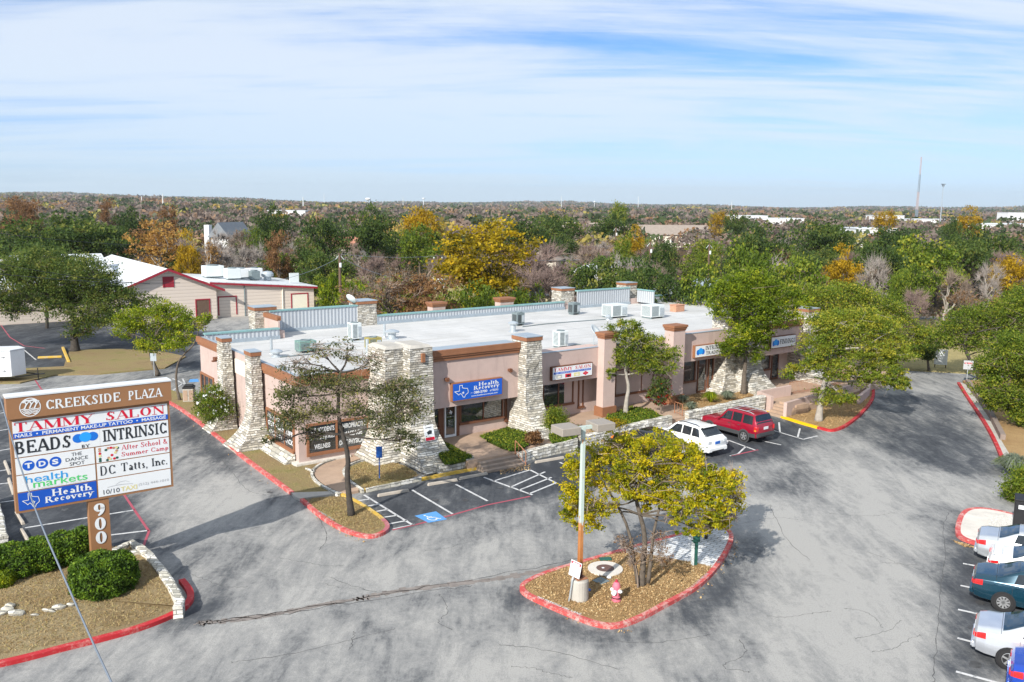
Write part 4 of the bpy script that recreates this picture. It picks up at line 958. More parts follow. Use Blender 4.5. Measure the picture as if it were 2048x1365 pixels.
# recovery clinic shopfront
window(7.05, 8.35, -1.2, 1.25, 2.7); d = door(8.68, 9.5, -1.2, FZ + .01, 2.68); window(9.75, 13.0, -1.2, 1.28, 2.7, (11.5,)); window(13.12, 13.3, -1.2, 1.0, 2.7)
part('door_post', MB().box(8.36, -1.27, FZ, 8.62, -1.2, 2.72).box(9.52, -1.27, FZ, 9.74, -1.2, 2.72), M['brownd'])
t = MB(); fr = Frame((8.77, -1.246, 1.0), (1, 0, 0), (0, 0, 1)); fr.poly(t, [(.2 + .26 * x, .98 + .28 * y) for x, y in TEXAS[:1] + TEXAS[1:]], 0)
fr.text(t, '(512) 388-5700', .08, .82, .56, .88, 0)
for k in range(5): fr.text(t, 'MON 9-12 2-6', .18, .62 - .09 * k, .5, .665 - .09 * k, 0)
part('door_lettering', t, M['swhite'], d)
window(14.9, 15.4, -.8, 1.2, 3.1); d = door(15.5, 16.3, -.8, FZ + .01, 3.0); window(16.45, 19.1, -.8, 1.32, 3.15, (17.8,)); window(19.5, 20.0, -.8, .95, 3.1)
window(21.7, 26.6, -.85, 1.35, 3.25, (22.9, 24.1, 25.4)); window(28.6, 30.9, -1.0, 1.55, 3.3, (29.6,)); door(31.15, 32.1, -1.0, FZ + .01, 3.25, 'brownd'); window(32.3, 32.9, -1.0, .9, 3.2)
window(37.0, 39.9, -.9, 1.5, 2.95, (38.4,)); door(40.1, 41.0, -.9, FZ + .01, 2.9, 'brownd'); window(45, 49.5, -.9, 1.4, 2.9, (46.5, 48))
# little wall lamps
for u, v, z in ((8.2, -2.2, 4.35), (12.75, -2.2, 4.42)):
    l = MB(); l.box(u - .13, v - .2, z, u + .13, v, z + .16); l.box(u - .1, v - .26, z - .05, u + .1, v - .06, z); part('wall_lamp', l, M['brownd'], bevel=.02)
l = MB().box(-.3, 13.2, 4.0, 0, 13.6, 4.2).box(-.42, 13.3, 3.9, -.1, 13.5, 4.0); part('wall_lamp', l, M['brownd'], bevel=.02)
# notice on the first pier
nb = MB(); nz0 = 1.35; fr = Frame((5.95, -3.64, nz0), (1, 0, 0), (0, .30, 1)); fr.panel(nb, 0, 0, .62, .9, .02, .03)
o = nb.build('notice_sign', M['swhite'], None); o.location = C0; o.rotation_euler.z = BROT
tag(o, 'small white towing notice with a red foot on the stone pier', 'sign')
t = MB(); fr.poly(t, [(.02, .02), (.6, .02), (.6, .2), (.02, .2)], .024); t.build('red_band', M['sred'], o, local=True)
t = MB(); fr.poly(t, [(.2, .35), (.45, .38), (.5, .55), (.35, .6), (.15, .5)], .025); fr.poly(t, [(.1, .72), (.5, .74), (.5, .78), (.1, .76)], .026); t.build('symbol', M['sblack'], o, local=True)
# ---------------------------------------------------------------- terrace, steps and low walls in front
def bstruct(name, mb, mat, **kw):
    o = mb.build(name, mat, **kw); o.location = C0; o.rotation_euler.z = BROT; return tag(o, kind='structure')
t = MB(); t.prism([(7.2, 0), (7.2, -6.0), (10.7, -6.0), (10.7, -5.6), (33.0, -5.6), (33.0, -8.3), (42, -7.5), (52, -5.2), (52, 0)], 0, FZ - .02); bstruct('terrace', t, M['walk'])
def bed(name, pts, mat, z, base=FZ - .03):
    p = [Vector((a, b, 0)) for a, b in pts]; p = smooth_path(p, True, 1); m = MB(); m.prism(p, base, z); return bstruct(name, m, mat)
def bz(pts, z): return [onz(x, y, z) for x, y in pts]
bed('ivy_bed', bz([(868, 889), (888, 886), (945, 916), (892, 931), (878, 912)], .66), M['ivy'], .68)
bed('ivy_bed', bz([(958, 874), (1015, 857), (1062, 869), (1056, 893), (1022, 904)], .66), M['ivy'], .68)
bed('ivy_bed', bz([(1092, 862), (1130, 850), (1160, 862), (1150, 880), (1104, 888)], .66), M['ivy'], .68)
bed('ivy_bed', bz([(1205, 850), (1215, 832), (1262, 815), (1300, 820), (1330, 838), (1230, 862)], .66), M['ivy'], .70)
bed('planting_bed', bz([(1372, 822), (1350, 802), (1400, 785), (1450, 792), (1500, 778), (1520, 790)], .7), M['mulch'], .72)
def stone_wall(name, label, pts, h0, h1, w=.38, z0=-.02, mat='stonew', seed=1, top=None):
    """dry-laid low wall along plan points, height running from h0 to h1"""
    rnd = random.Random(seed); mb = MB(); q = []
    if top: pts = [Vector((*G(x, y, h0 + (h1 - h0) * i / (len(top) - 1)).xy, 0)) for i, (x, y) in enumerate(top)]
    for a, b in zip(pts, pts[1:]):
        n = max(2, int((b - a).length / .35)); q += [a + (b - a) * k / n for k in range(n)]
    q.append(pts[-1]); rings = []; N = len(q)
    for i, p in enumerate(q):
        d = (q[min(i + 1, N - 1)] - q[max(i - 1, 0)]); d.z = 0; d.normalize(); nn = Vector((-d.y, d.x, 0)); h = h0 + (h1 - h0) * i / (N - 1) + rnd.uniform(-.025, .025); j = lambda: nn * rnd.uniform(-.025, .025)
        a, b = p - nn * w / 2, p + nn * w / 2; Z = lambda v, z: Vector((v.x, v.y, z))
        rings.append([Z(a + j(), z0), Z(a + j(), h * .5), Z(a + j(), h - .03), Z(a + nn * .05, h), Z(b - nn * .05, h), Z(b + j(), h - .03), Z(b + j(), h * .5), Z(b, z0)])
    mb.loft(rings); o = mb.build(name, M[mat]); return tag(o, label, 'wall')
def Bp(*pts): return [B(u, v) for u, v in pts]
stone_wall('retaining_wall', 'short weathered stone retaining wall between first pier and the broad steps', Bp((5.6, -5.55), (7.75, -5.6)), .5, .72, .42, seed=1)
stone_wall('retaining_wall', 'white stone retaining wall curving from the broad steps to the lamp post', Bp((10.5, -6.3), (11.5, -6.05), (15.0, -5.95)), .55, .72, .4, seed=2)
stone_wall('retaining_wall', 'long white stone retaining wall below the tammy salon planting', Bp((15.4, -5.95), (19, -5.8), (23.3, -5.75)), .75, .92, .4, seed=3)
stone_wall('retaining_wall', 'tall white stone retaining wall behind the red and white cars', Bp((24.9, -5.75), (32.6, -6.0)), .95, 1.2, .4, seed=4)
M['step'] = plain('weathered_step_concrete', (.30, .235, .185), .9, .25, 1.5, .3, 30, dirt=(.14, .115, .095))
s = MB()
for k, (a, b) in enumerate(((-6.9, .15), (-6.62, .30), (-6.34, .45))): s.box(7.75 + .05 * k, a, 0, 10.4 - .02 * k, -5.95, b)
s = bstruct('broad_steps', s, M['step'], bevel=.015)
s = MB()
for k in range(4): s.box(23.55, -6.3 + k * .3, 0, 24.7, -5.0, .15 * (k + 1))
bstruct('narrow_steps', s, M['walk'], bevel=.015)
# stucco stair walls at the far end
def wall(name, label, pts, h0, h1, w=.25, mat='pink'):
    mb = MB(); N = len(pts)
    rings = []
    for i, p in enumerate(pts):
        d = (pts[min(i + 1, N - 1)] - pts[max(i - 1, 0)]); d.normalize(); nn = Vector((-d.y, d.x, 0)) * w / 2; h = h0 + (h1 - h0) * i / (N - 1); Z = lambda v, z: Vector((v.x, v.y, z))
        rings.append([Z(p - nn, -.02), Z(p - nn, h), Z(p + nn, h), Z(p + nn, -.02)])
    mb.loft(rings); return tag(mb.build(name, M[mat]), label, 'wall')
def W(px, z=0): return [Vector((g.x, g.y, 0)) for g in (G(x, y, z) for x, y in px)]
wall('stair_wall', 'sloping pink stucco wall on the left of the far stair', Bp((32.85, -6.6), (33.1, -5.2), (36.5, -5.4)), 1.15, 1.35)
wall('stair_wall', 'long pink stucco wall behind the leaning oak trunk at the far kerb', W([(1569, 838), (1640, 814), (1702, 795)]), 1.15, 1.0)
wall('stair_wall', 'low pink stucco wall running beside the red kerb of the far drive', W([(1716, 812), (1735, 795), (1741, 770)]), .75, .6)
wall('low_wall', 'low brown wall between the right pavement and the shaded bank', W([(1934, 772), (1955, 800), (1981, 838), (2005, 885)]), .55, .5, .3, 'brownwall')
s = MB(); a, b = G(1533, 829), G(1567, 838); dX = (b - a); n = Vector((-dX.y, dX.x, 0)).normalized()
for k in range(5): s.obox(a + n * (.32 * k), dX, n * (2.6 - .32 * k), (0, 0, .16 * (k + 1)))
structure('far_stair', s, M['walk'])
# railings
def railing(name, label, pts, h=.9, step=.14, mat='rustrail'):
    mb = MB(); Zz = Vector((0, 0, h))
    for a, b in zip(pts, pts[1:]):
        mb.tube([a + Zz, b + Zz], .025, 6); mb.tube([a + Zz * .15, b + Zz * .15], .018, 6); n = max(2, int((b - a).length / step))
        for k in range(n + 1): p = a + (b - a) * k / n; mb.tube([p, p + Zz], .012 if 0 < k < n else .026, 5)
    return tag(mb.build(name, M[mat]), label, 'railing')
railing('hand_railing', 'rusty brown handrail on the right side of the broad steps', [B(10.45, -7.0, .02), B(10.45, -6.0, .45)], .8, .3)
railing('hand_railing', 'thin brown railing at the head of the narrow steps', [B(24.8, -5.45, .6), B(24.95, -4.6, .6)], .8, .25)
railing('hand_railing', 'brown barred railing on the terrace under the far blue and white sign', [B(36.6, -5.3, .58), B(40.5, -5.6, .58)], .95)
railing('hand_railing', 'brown barred railing across the terrace nearest the last stone pier', [B(41.5, -5.2, .58), B(44.0, -5.0, .58)], .95)
# ---------------------------------------------------------------- things on the roof
def roof_at(px, py): u, v = onz(px, py, RZ); return u, v
M['hvacg'] = plain('hvac_weathered_green', (.16, .27, .24), .6, .25, 4)
def hvac(label, px, py, w, d, h, mat='hvac', fan=True, grille=True, seed=1, side='u'):
    u, v = roof_at(px, py); o = thing('air_conditioner', label, 'air conditioner', B(u, v, RZ + .006), BROT, 'air conditioning units on the plaza roof')
    b = MB().box(0, 0, .14, w, d, h); MB_ = b.build('casing', M[mat], o, local=True, bevel=.02)
    f = MB().box(.06, .06, 0, .18, d - .06, .139).box(w - .18, .06, 0, w - .06, d - .06, .139); f.build('skid', M['hvacd'], o, local=True)
    if fan: g = MB(); g.lathe([(min(w, d) * .38, h + .001), (min(w, d) * .38, h + .05), (min(w, d) * .33, h + .05), (min(w, d) * .30, h + .01), (.05, h + .03)], (w / 2, d / 2, 0), 18); g.build('fan_grille', M['hvacd'], o, local=True)
    if grille:
        g = MB(); k = int((h - .3) / .09)
        for i in range(k): g.box(-.012, .1, .24 + i * .09, -.001, d - .1, .29 + i * .09); g.box(.1, -.012, .24 + i * .09, w * .55, -.001, .29 + i * .09)
        g.build('louvre', M['hvacd' if mat != 'hvacd' else 'black'], o, local=True)
        MB().box(w * .62, -.06, .3, w * .9, -.002, h * .8).build('access_panel', M['galv'], o, local=True)
    return o
hvac('pale tall heat pump standing before the second rear stone pier', 704, 683, .8, .75, 1.3, seed=1)
hvac('dusty green condenser low on the roof behind the corner tree', 600, 708, 1.2, .9, .8, 'hvacg')
hvac('olive yellow condenser on the roof behind the bare tree top', 738, 702, 1.0, .7, .85, 'hvacy')
hvac('dark grey condenser in the middle of the white roof', 1034, 653, .8, .75, 1.1, 'hvacd')
hvac('dark grey condenser close to the rear parapet', 1146, 631, .85, .75, 1.1, 'hvacd')
hvac('pale air conditioner at the roof edge above the salon sign', 1118, 698, .85, .75, 1.2)
hvac('large white rooftop package unit before the rear tall parapet', 1224, 638, 1.9, 1.4, 1.2, 'hvac', False)
hvac('large white rooftop unit with a dark louvred end beside the rusty vent', 1302, 639, 1.7, 1.3, 1.2, 'hvac', False)
def roof_vent(label, px, py, r=.14, h=.7, cap=True):
    u, v = roof_at(px, py); m = MB()
    pr = [(r * 1.7, 0), (r * 1.5, .05), (r, .06), (r, h)] + ([(r * 1.8, h + .02), (r * 1.9, h + .12), (r * .7, h + .24), (0, h + .26)] if cap else [(r * .8, h + .01), (0, h + .01)])
    m.lathe(pr, (0, 0, 0), 12); o = m.build('roof_vent', M['galv'], smooth=False); o.location = B(u, v, RZ + .006); return tag(o, label, 'roof vent')
roof_vent('slim vent pipe at the left end of the roof', 543, 708, .09, 1.0, False); roof_vent('squat capped vent beside the slim pipe at the left end', 553, 714, .22, .25)
roof_vent('tall bare vent pipe in front of the second rear stone pier', 769, 675, .09, 1.0, False); roof_vent('round capped ventilator right of the tall bare pipe', 784, 678, .3, .45)
roof_vent('galvanised pipe left of the olive condenser', 735, 709, .1, 1.0, False); roof_vent('fat galvanised ventilator in front of the olive condenser', 749, 713, .28, .45)
roof_vent('small pipe stub above the clinic cornice', 937, 702, .12, .5, False); roof_vent('bent galvanised duct beside the dark middle condenser', 1026, 664, .22, .6); roof_vent('stubby black vent at the foot of the white package unit', 1216, 640, .15, .2)
u, v = roof_at(1357, 623); o = MB().box(0, 0, 0, 1.2, .8, .6).box(-.05, -.05, .6, 1.25, .85, .68).build('rusty_roof_vent', M['rustbox'], bevel=.02); o.location = B(u - .8, v - .4, RZ + .006); o.rotation_euler.z = BROT; tag(o, 'square rusty orange roof vent at the far end of the roof', 'roof vent')
for k, (pts, lab) in enumerate([([(640, 690), (700, 684), (775, 688)], 'thin grey conduit running between the tall heat pump and the bare pipe'), ([(1045, 655), (1100, 648), (1212, 640)], 'long dark conduit snaking from the middle condenser to the white package unit'), ([(1128, 699), (1150, 690), (1180, 692)], 'short conduit from the pale air conditioner to the satellite dish'), ([(560, 716), (600, 712), (640, 708)], 'dark hose joining the squat vent to the green condenser')]):
    q = smooth_path([B(*roof_at(a, b), RZ + .05) for a, b in pts], False, 2); tag(MB().tube(q, .035, 6).build('roof_conduit', M['hvacd' if k else 'galv']), lab, 'conduit')
def dish(label, p, r, az, el=35, mast=.6):
    o = thing('satellite_dish', label, 'satellite dish', p, az); MB().tube([(0, 0, 0), (0, 0, mast)], .035, 8).build('mast', M['galv'], o, local=True)
    m = MB(); e = rad(el); R_ = Matrix.Rotation(-math.pi / 2 + e, 3, 'X')
    m.lathe([(0, 0), (r * .4, .03), (r * .75, .09), (r, .17), (r * .98, .185), (r * .7, .1), (0, .015)], (0, 0, 0), 20); m.v = [R_.inverted() @ q + Vector((0, -.08, mast + .2)) for q in m.v]
    m.build('reflector', M['hvac'], o, local=True, smooth=True); MB().tube([(0, -.1, mast), (0, -.55, mast + .12)], .015, 6).box(-.06, -.64, mast + .08, .06, -.5, mast + .2).build('feed_arm', M['galv'], o, local=True); return o
u, v = roof_at(1187, 690); dish('white satellite dish on the roof edge right of the salon sign', B(u, v, RZ + .006), .62, BROT + .5, 40, .7)
dish('small satellite dish on the tall rear parapet beside a stone pier', B(13.0, 20.25, 6.24), .5, BROT + 1.9, 40, .2)
# ---------------------------------------------------------------- the tall roadside sign
SV = -9.4; S0, S1 = -14.70, -9.17; SD = .42
sg = thing('pylon_sign', 'tall brown pylon sign of white and blue shop panels numbered 900', 'pylon sign', B((S0 + S1) / 2, SV, .14), BROT)
def sp(name, mb, mat, parent=None, **kw): return mb.build(name, mat, sg if parent is None else parent, **kw)
FS = Frame(B(S0, SV, 0), U, (0, 0, 1)); SW = S1 - S0
m = MB(); m.obox(FS.p(0, 3.18, -SD), FS.X * SW, FS.Y * 3.52, FS.Nn * SD); cabinet = sp('cabinet', m, M['sbrown'])
m = MB(); m.obox(FS.p(-.06, 6.72, -SD - .06), FS.X * (SW + .12), FS.Y * .78, FS.Nn * (SD + .2)); head = sp('header', m, M['sbrown'])
m = MB(); m.obox(FS.p(-.08, 7.503, -SD - .08), FS.X * (SW + .16), FS.Y * .055, FS.Nn * (SD + .24)); sp('header_cap', m, M['scap'], head)
m = MB(); m.obox(FS.p(0, 6.682, -SD), FS.X * SW, FS.Y * .036, FS.Nn * (SD - .03)); sp('shadow_gap', m, M['redtrim'])
m = MB(); m.obox(FS.p(2.40, 0.14, -SD - .02), FS.X * .72, FS.Y * 3.03, FS.Nn * (SD - .02)); post = sp('post', m, M['sbrown'])
f2 = Frame(FS.p(2.40, 0, -.04), FS.X, FS.Y)
for k, ch in enumerate('900'): sp('digit', f2.text(MB(), ch, .17, 2.52 - .56 * k, .56, 3.02 - .56 * k, .02, 'bold'), M['swhite'], post)
hf = Frame(FS.p(0, 0, .14), FS.X, FS.Y); t = MB()
[sp('lettering', hf.text(MB(), w_, a_, 6.92, b_, 7.29, .006, 'bold'), M['swhite'], head) for w_, a_, b_ in (('CREEKSIDE', 1.2, 3.72), ('PLAZA', 4.0, 5.27))]
hf.ring(t, [(.68 + .33 * math.cos(k * math.pi / 14), 7.10 + .33 * math.sin(k * math.pi / 14)) for k in range(28)], .03, .006)
for k in range(4):
    y = 6.87 + .055 * k; hw = .2 + .032 * k
    hf.ring(t, [(.68 + hw * (i / 8 - .5) * 2, y + .022 * math.sin(i * 1.57)) for i in range(9)], .03, .009 + .001 * k, False)
for k in range(3):
    x = .50 + .16 * k; hf.ring(t, [(x, 7.07), (x + .07, 7.22), (x + .02, 7.30)], .045, .012, False); hf.ring(t, [(x + .07, 7.2), (x + .15, 7.31)], .035, .014, False)
hf.ring(t, [(.46, 7.30), (.56, 7.36), (.68, 7.34), (.80, 7.36), (.9, 7.30)], .06, .017, False)
sp('emblem', t, M['swhite'], head)
def panel(x0, y0, x1, y1, mat='swhite'):
    m = MB(); FS.panel(m, x0, y0, x1, y1, .012, .03); return sp('panel', m, M[mat])
def lett(p, mat, *texts, extra=None):
    for s, x0, y0, x1, y1, st, bo in texts: r = sp('lettering', FS.text(MB(), s, x0, y0, x1, y1, .018, st, bo), M[mat], p)
    if extra: t = MB(); extra(t); sp('logo', t, M[mat], p)
    return r
xm = 2.74; a = .09
p = panel(a, 5.97, SW - a, 6.60); lett(p, 'sred', ('TAMMY', .15, 6.20, 2.82, 6.55, 'didone', 0), ('SALON', 3.2, 6.20, 5.36, 6.55, 'didone', 0))
b = MB(); FS.panel(b, a, 5.975, SW - a, 6.165, .016, .003); b = sp('blue_band', b, M['sblue2'], p)
lett(b, 'swhite', ('NAILS  \u2022  PERMANENT MAKE-UP TATTOO  \u2022  MASSAGE', .14, 6.005, 5.37, 6.135, 'sans', .02))
p = panel(a, 5.27, xm + .2, 5.93); lett(p, 'sblack', ('BEADS', .13, 5.37, 1.93, 5.86, 'slab', 0), ('BY', 2.30, 5.29, 2.58, 5.41, 'slab', 0))
def blobs(o, s):
    def f(t): FS.disc(t, o[0] - .25 * s, o[1], .19 * s, .17 * s, .018); FS.disc(t, o[0] + .25 * s, o[1] + .01, .19 * s, .17 * s, .0185)
    return f
t = MB(); blobs((2.44, 5.68), 1)(t); sp('logo', t, M['logo1'], p); t = MB(); FS.disc(t, 2.44, 5.70, .21, .19, .021); sp('logo', t, M['logo2'], p)
p = panel(xm + .205, 5.27, SW - a, 5.93); lett(p, 'sblack', ('INTRINSIC', xm + .30, 5.38, SW - .16, 5.86, 'slab', 0))
p = panel(a, 4.62, xm - .03, 5.23); lett(p, 'sblack', ('THE', 1.93, 5.03, 2.28, 5.16, 'sans', 0), ('DANCE', 1.72, 4.85, 2.48, 4.98, 'sans', 0), ('SPOT', 1.85, 4.67, 2.36, 4.80, 'sans', 0))
t = MB(); [FS.disc(t, .50 + .44 * k, 4.92, .20, .19, .016) for k in range(3)]; q = sp('logo', t, M['sblue2'], p)
lett(q, 'swhite', ('T', .38, 4.82, .62, 5.02, 'sans', .04), ('D', .83, 4.82, 1.06, 5.02, 'sans', .04), ('S', 1.27, 4.82, 1.48, 5.02, 'sans', .04))
p = panel(a, 3.97, xm - .03, 4.58); lett(p, 'scyan', ('health', .36, 4.26, 1.76, 4.53, 'sans', .006)); lett(p, 'sgreen', ('markets', .60, 4.05, 2.42, 4.33, 'sans', .006))
lett(p, 'sgrey', ('Life  |  Healthcare  |  Annuities', .42, 3.995, 2.4, 4.03, 'sans', 0))
p = panel(a, 3.27, xm - .03, 3.93, 'sblue'); lett(p, 'swhite', ('Health', 1.18, 3.62, 2.56, 3.88, 'bold', 0), ('Recovery', .94, 3.33, 2.62, 3.64, 'bold', 0),
    extra=lambda t: (FS.ring(t, [(.22 + .54 * x, 3.31 + .56 * y) for x, y in TEXAS], .022, .019), star_tris(FS, t, .57, 3.52, .075, .02)))
p = panel(xm + .03, 4.62, SW - a, 5.23); lett(p, 'sred', ('After School &', 3.66, 4.98, SW - .16, 5.19, 'roman', 0), ('Summer Camp', 3.66, 4.68, SW - .14, 4.91, 'roman', 0))
def twos(cols):
    for k, (mat, pts) in enumerate(cols):
        t = MB(); [FS.disc(t, x, y, .055, .05, .016 + .001 * k, 8) for x, y in pts]; sp('logo', t, M[mat], p)
twos([('orange_c', [(3.2, 5.14), (3.4, 5.12), (3.5, 5.0), (3.2, 4.76), (2.9, 5.15), (2.9, 5.07)]), ('green', [(3.12, 5.08), (3.54, 5.1), (3.15, 4.68), (3.5, 4.72), (2.9, 4.76), (2.9, 4.68)]), ('sred', [(3.3, 5.14), (3.32, 4.85), (3.4, 4.70), (2.9, 4.97)]), ('syellow', [(3.45, 4.93), (3.25, 4.71), (2.9, 4.88), (3.5, 5.13)])] if False else
     [('rustbox', [(3.2, 5.14), (3.4, 5.12), (3.5, 5.0), (3.2, 4.76), (2.9, 5.15), (2.9, 5.07)]), ('green', [(3.12, 5.08), (3.54, 5.1), (3.15, 4.68), (3.5, 4.72), (2.9, 4.76), (2.9, 4.68)]), ('sred', [(3.3, 5.14), (3.32, 4.85), (3.4, 4.70), (2.9, 4.97)]), ('syellow', [(3.45, 4.93), (3.25, 4.71), (2.9, 4.88), (3.5, 5.13)])])
p = panel(xm + .03, 3.97, SW - a, 4.58); lett(p, 'sblack', ('DC', 2.88, 4.10, 3.40, 4.47, 'black', 0), ('Tatts,', 3.62, 4.08, 4.58, 4.47, 'black', 0), ('Inc.', 4.75, 4.14, SW - .2, 4.47, 'black', 0))
p = panel(xm + .03, 3.27, SW - a, 3.93); lett(p, 'sgrey', ('(512) 444-1010', 4.22, 3.42, SW - .17, 3.55, 'sans', 0)); lett(p, 'sblack', ('10/10', 2.94, 3.34, 3.52, 3.52, 'sans', 0)); lett(p, 'syellow', ('TAXI', 3.56, 3.35, 4.16, 3.53, 'sans', .02))
t = MB(); FS.ring(t, [(3.1 + .1 * k, 3.60 + .03 * math.sin(k * .4)) for k in range(10)], .018, .016, False); FS.ring(t, [(3.4, 3.66), (3.55, 3.74), (3.75, 3.75), (3.9, 3.67)], .012, .017, False); sp('logo', t, M['sgrey'], p)
# ---------------------------------------------------------------- shop signs on the facade
def shop_sign(name, label, v, px, side='brown'):
    """px: four photo corners TL TR BR BL of the face"""
    q = [onv(x, y, v) for x, y in px]; u0 = (q[0][0] + q[3][0]) / 2; u1 = (q[1][0] + q[2][0]) / 2; z1 = (q[0][1] + q[1][1]) / 2; z0 = (q[2][1] + q[3][1]) / 2
    o = thing(name, label, 'shop sign', B(u0, v, z0), BROT); f = Frame((0, 0, 0), (1, 0, 0), (0, 0, 1)); w, h = u1 - u0, z1 - z0
    m = MB(); f.panel(m, -.05, -.05, w + .05, h + .05, 0, .24); m.build('cabinet', M[side], o, local=True); return o, f, w, h
def face(o, f, w, h, mat): m = MB(); f.panel(m, 0, 0, w, h, .008, .012); return m.build('face', M[mat], o, local=True)
o, f, w, h = shop_sign('shop_sign', 'blue Health Recovery sign with a white state outline above the clinic door', -2.45, [(905, 769), (1005, 757), (1003, 788), (907, 803)])
p = face(o, f, w, h, 'sblue2'); t = MB()
f.text(t, 'Health', w * .51, h * .70, w * .93, h * .93, .012, 'bold'); f.text(t, 'Recovery', w * .41, h * .42, w * .95, h * .74, .013, 'bold'); f.text(t, '388-5700', w * .42, h * .26, w * .69, h * .42, .012, 'sans', .03); f.text(t, '(512)', w * .35, h * .3, w * .41, h * .37, .012)
f.text(t, 'of TEXAS', w * .74, h * .27, w * .92, h * .40, .012, 'sans', .02); f.text(t, 'www.healthrecoverytx.com', w * .36, h * .08, w * .91, h * .19, .012, 'sans', .02)
f.ring(t, [(w * .03 + w * .27 * x, h * .12 + h * .76 * y) for x, y in TEXAS], .035, .012); star_tris(f, t, w * .2, h * .42, .1, .013); t.build('lettering', M['swhite'], p, local=True)
o, f, w, h = shop_sign('shop_sign', 'white Tammy Salon sign with red title and four small pictures', -2.25, [(1106, 737), (1184, 726), (1184, 749), (1105, 762)], 'brownd')
p = face(o, f, w, h, 'swhite'); t = MB(); f.text(t, 'TAMMY', w * .03, h * .66, w * .50, h * .94, .012, 'didone'); f.text(t, 'SALON', w * .56, h * .66, w * .97, h * .94, .012, 'didone'); t.build('lettering', M['sred'], p, local=True)
m = MB(); f.panel(m, w * .02, h * .44, w * .97, h * .60, .012, .003); b = m.build('blue_band', M['sblue2'], p, local=True); t = MB(); f.text(t, 'NAILS \u2022 PERMANENT MAKE-UP TATTOO \u2022 MASSAGE', w * .05, h * .48, w * .95, h * .56, .014); t.build('lettering', M['swhite'], b, local=True)
for k, (mat, x) in enumerate((('sgrey', .08), ('sred', .31), ('syellow', .53), ('sred', .77))):
    m = MB(); 
    if k < 3: f.panel(m, w * x, h * .08, w * (x + .15), h * .38, .011, .003); q = m.build('picture', M[mat], p, local=True); t = MB(); f.disc(t, w * (x + .08), h * .2, w * .045, h * .09, .0125, 12); t.build('figure', M[('cream', 'sblack', 'cream')[k]], q, local=True)
    else:
        for dx, dy in ((0, .09), (0, -.09), (.04, 0), (-.04, 0)): f.disc(m, w * (.83 + dx), h * (.23 + dy), w * .03, h * .08, .011 + .0005 * abs(dx * 20 + dy * 5), 10)
        m.build('picture', M['sred'], p, local=True)
def bead_sign(label, v, px, lines, side='brown'):
    o, f, w, h = shop_sign('shop_sign', label, v, px, side); p = face(o, f, w, h, 'swhite')
    t = MB(); f.disc(t, w * .09, h * .42, w * .055, h * .26, .012); f.disc(t, w * .26, h * .44, w * .055, h * .26, .0125); t.build('logo', M['logo1'], p, local=True); t = MB(); f.disc(t, w * .175, h * .52, w * .075, h * .30, .015); t.build('logo', M['logo2'], p, local=True)
    t = MB(); [f.text(t, s, w * x0, h * y0, w * x1, h * y1, .012, 'slab') for s, x0, y0, x1, y1 in lines]; t.build('lettering', M['sblack'], p, local=True)
bead_sign('white Intrinsic Trading sign with three blue beads left of the big pale trunk', -2.25, [(1391, 694), (1448, 686), (1448, 707), (1391, 716)], [('INTRINSIC', .34, .52, .98, .92), ('TRADING', .36, .10, .95, .42)])
bead_sign('white Findings sign with three blue beads at the far end of the facade', -2.25, [(1543, 677), (1591, 669), (1591, 689), (1543, 699)], [('FINDINGS', .34, .28, .97, .74)], 'brownd')
# ---------------------------------------------------------------- street furniture
# lamp post on the island
g = G(1158.5, 1198, .12); lp = thing('lamp_post', 'rusting pale green lamp post with two tan box lamps on a concrete footing', 'lamp post', g, rad(28))
MB().lathe([(.34, 0), (.33, .74), (.30, .80), (.12, .82), (0, .82)], (0, 0, 0), 20).build('footing', M['conc'], lp, local=True, smooth=False)
m = MB(); m.loft([[Vector((s * .078, -s2 * .078, .8)) for s, s2 in ((-1, 1), (1, 1), (1, -1), (-1, -1))], [Vector((s * .066, -s2 * .066, 6.55)) for s, s2 in ((-1, 1), (1, 1), (1, -1), (-1, -1))]]); m.build('post', M['lamppost'], lp, local=True, bevel=.008)
MB().box(-.22, -.22, .82, .22, .22, .85).build('base_plate', M['rustrail'], lp, local=True)
arm = MB().box(-.34, -.06, 6.45, .34, .06, 6.57).build('arm', M['lamppost'], lp, local=True)
for s in (-1, 1):
    m = MB().box(s * .34, -.40, 6.38, s * 1.12, .40, 6.66); h_ = m.build('lamp_head', M['lamphead'], lp, local=True, bevel=.02); MB().box(s * .42, -.32, 6.36, s * 1.04, .32, 6.379).build('lens', M['clear'], h_, local=True)
# towing sign on its leaning stake
g = G(1137.6, 1204, .12); ts = thing('towing_sign', 'white and red tow-away notice on a thin steel stake by the lamp footing', 'sign', g, 0)
T0, T1, T2, T3 = D(1143, 1119, g.y + .15), D(1161.5, 1129, g.y - .1), D(1158, 1159, g.y - .1), D(1137, 1149, g.y + .15)
MB().tube([g, D(1145, 1160, g.y), D(1150, 1140, g.y + .08)], .03, 6).build('stake', M['galv'], ts)
fr = Frame(T3, T2 - T3, T0 - T3); w, h = (T2 - T3).length, (T0 - T3).length
m = MB(); fr.panel(m, 0, 0, w, h, 0, .02); p = m.build('plate', M['swhite'], ts); t = MB()
fr.poly(t, [(.04 * w, .80 * h), (.16 * w, .80 * h), (.16 * w, .95 * h), (.04 * w, .95 * h)], .003); fr.poly(t, [(.84 * w, .80 * h), (.96 * w, .80 * h), (.96 * w, .95 * h), (.84 * w, .95 * h)], .003); fr.poly(t, [(.16 * w, .9 * h), (.84 * w, .9 * h), (.84 * w, .95 * h), (.16 * w, .95 * h)], .003); fr.poly(t, [(.06 * w, .78 * h), (.3 * w, .8 * h), (.16 * w, .86 * h)], .004); fr.poly(t, [(.94 * w, .78 * h), (.7 * w, .8 * h), (.84 * w, .86 * h)], .004)
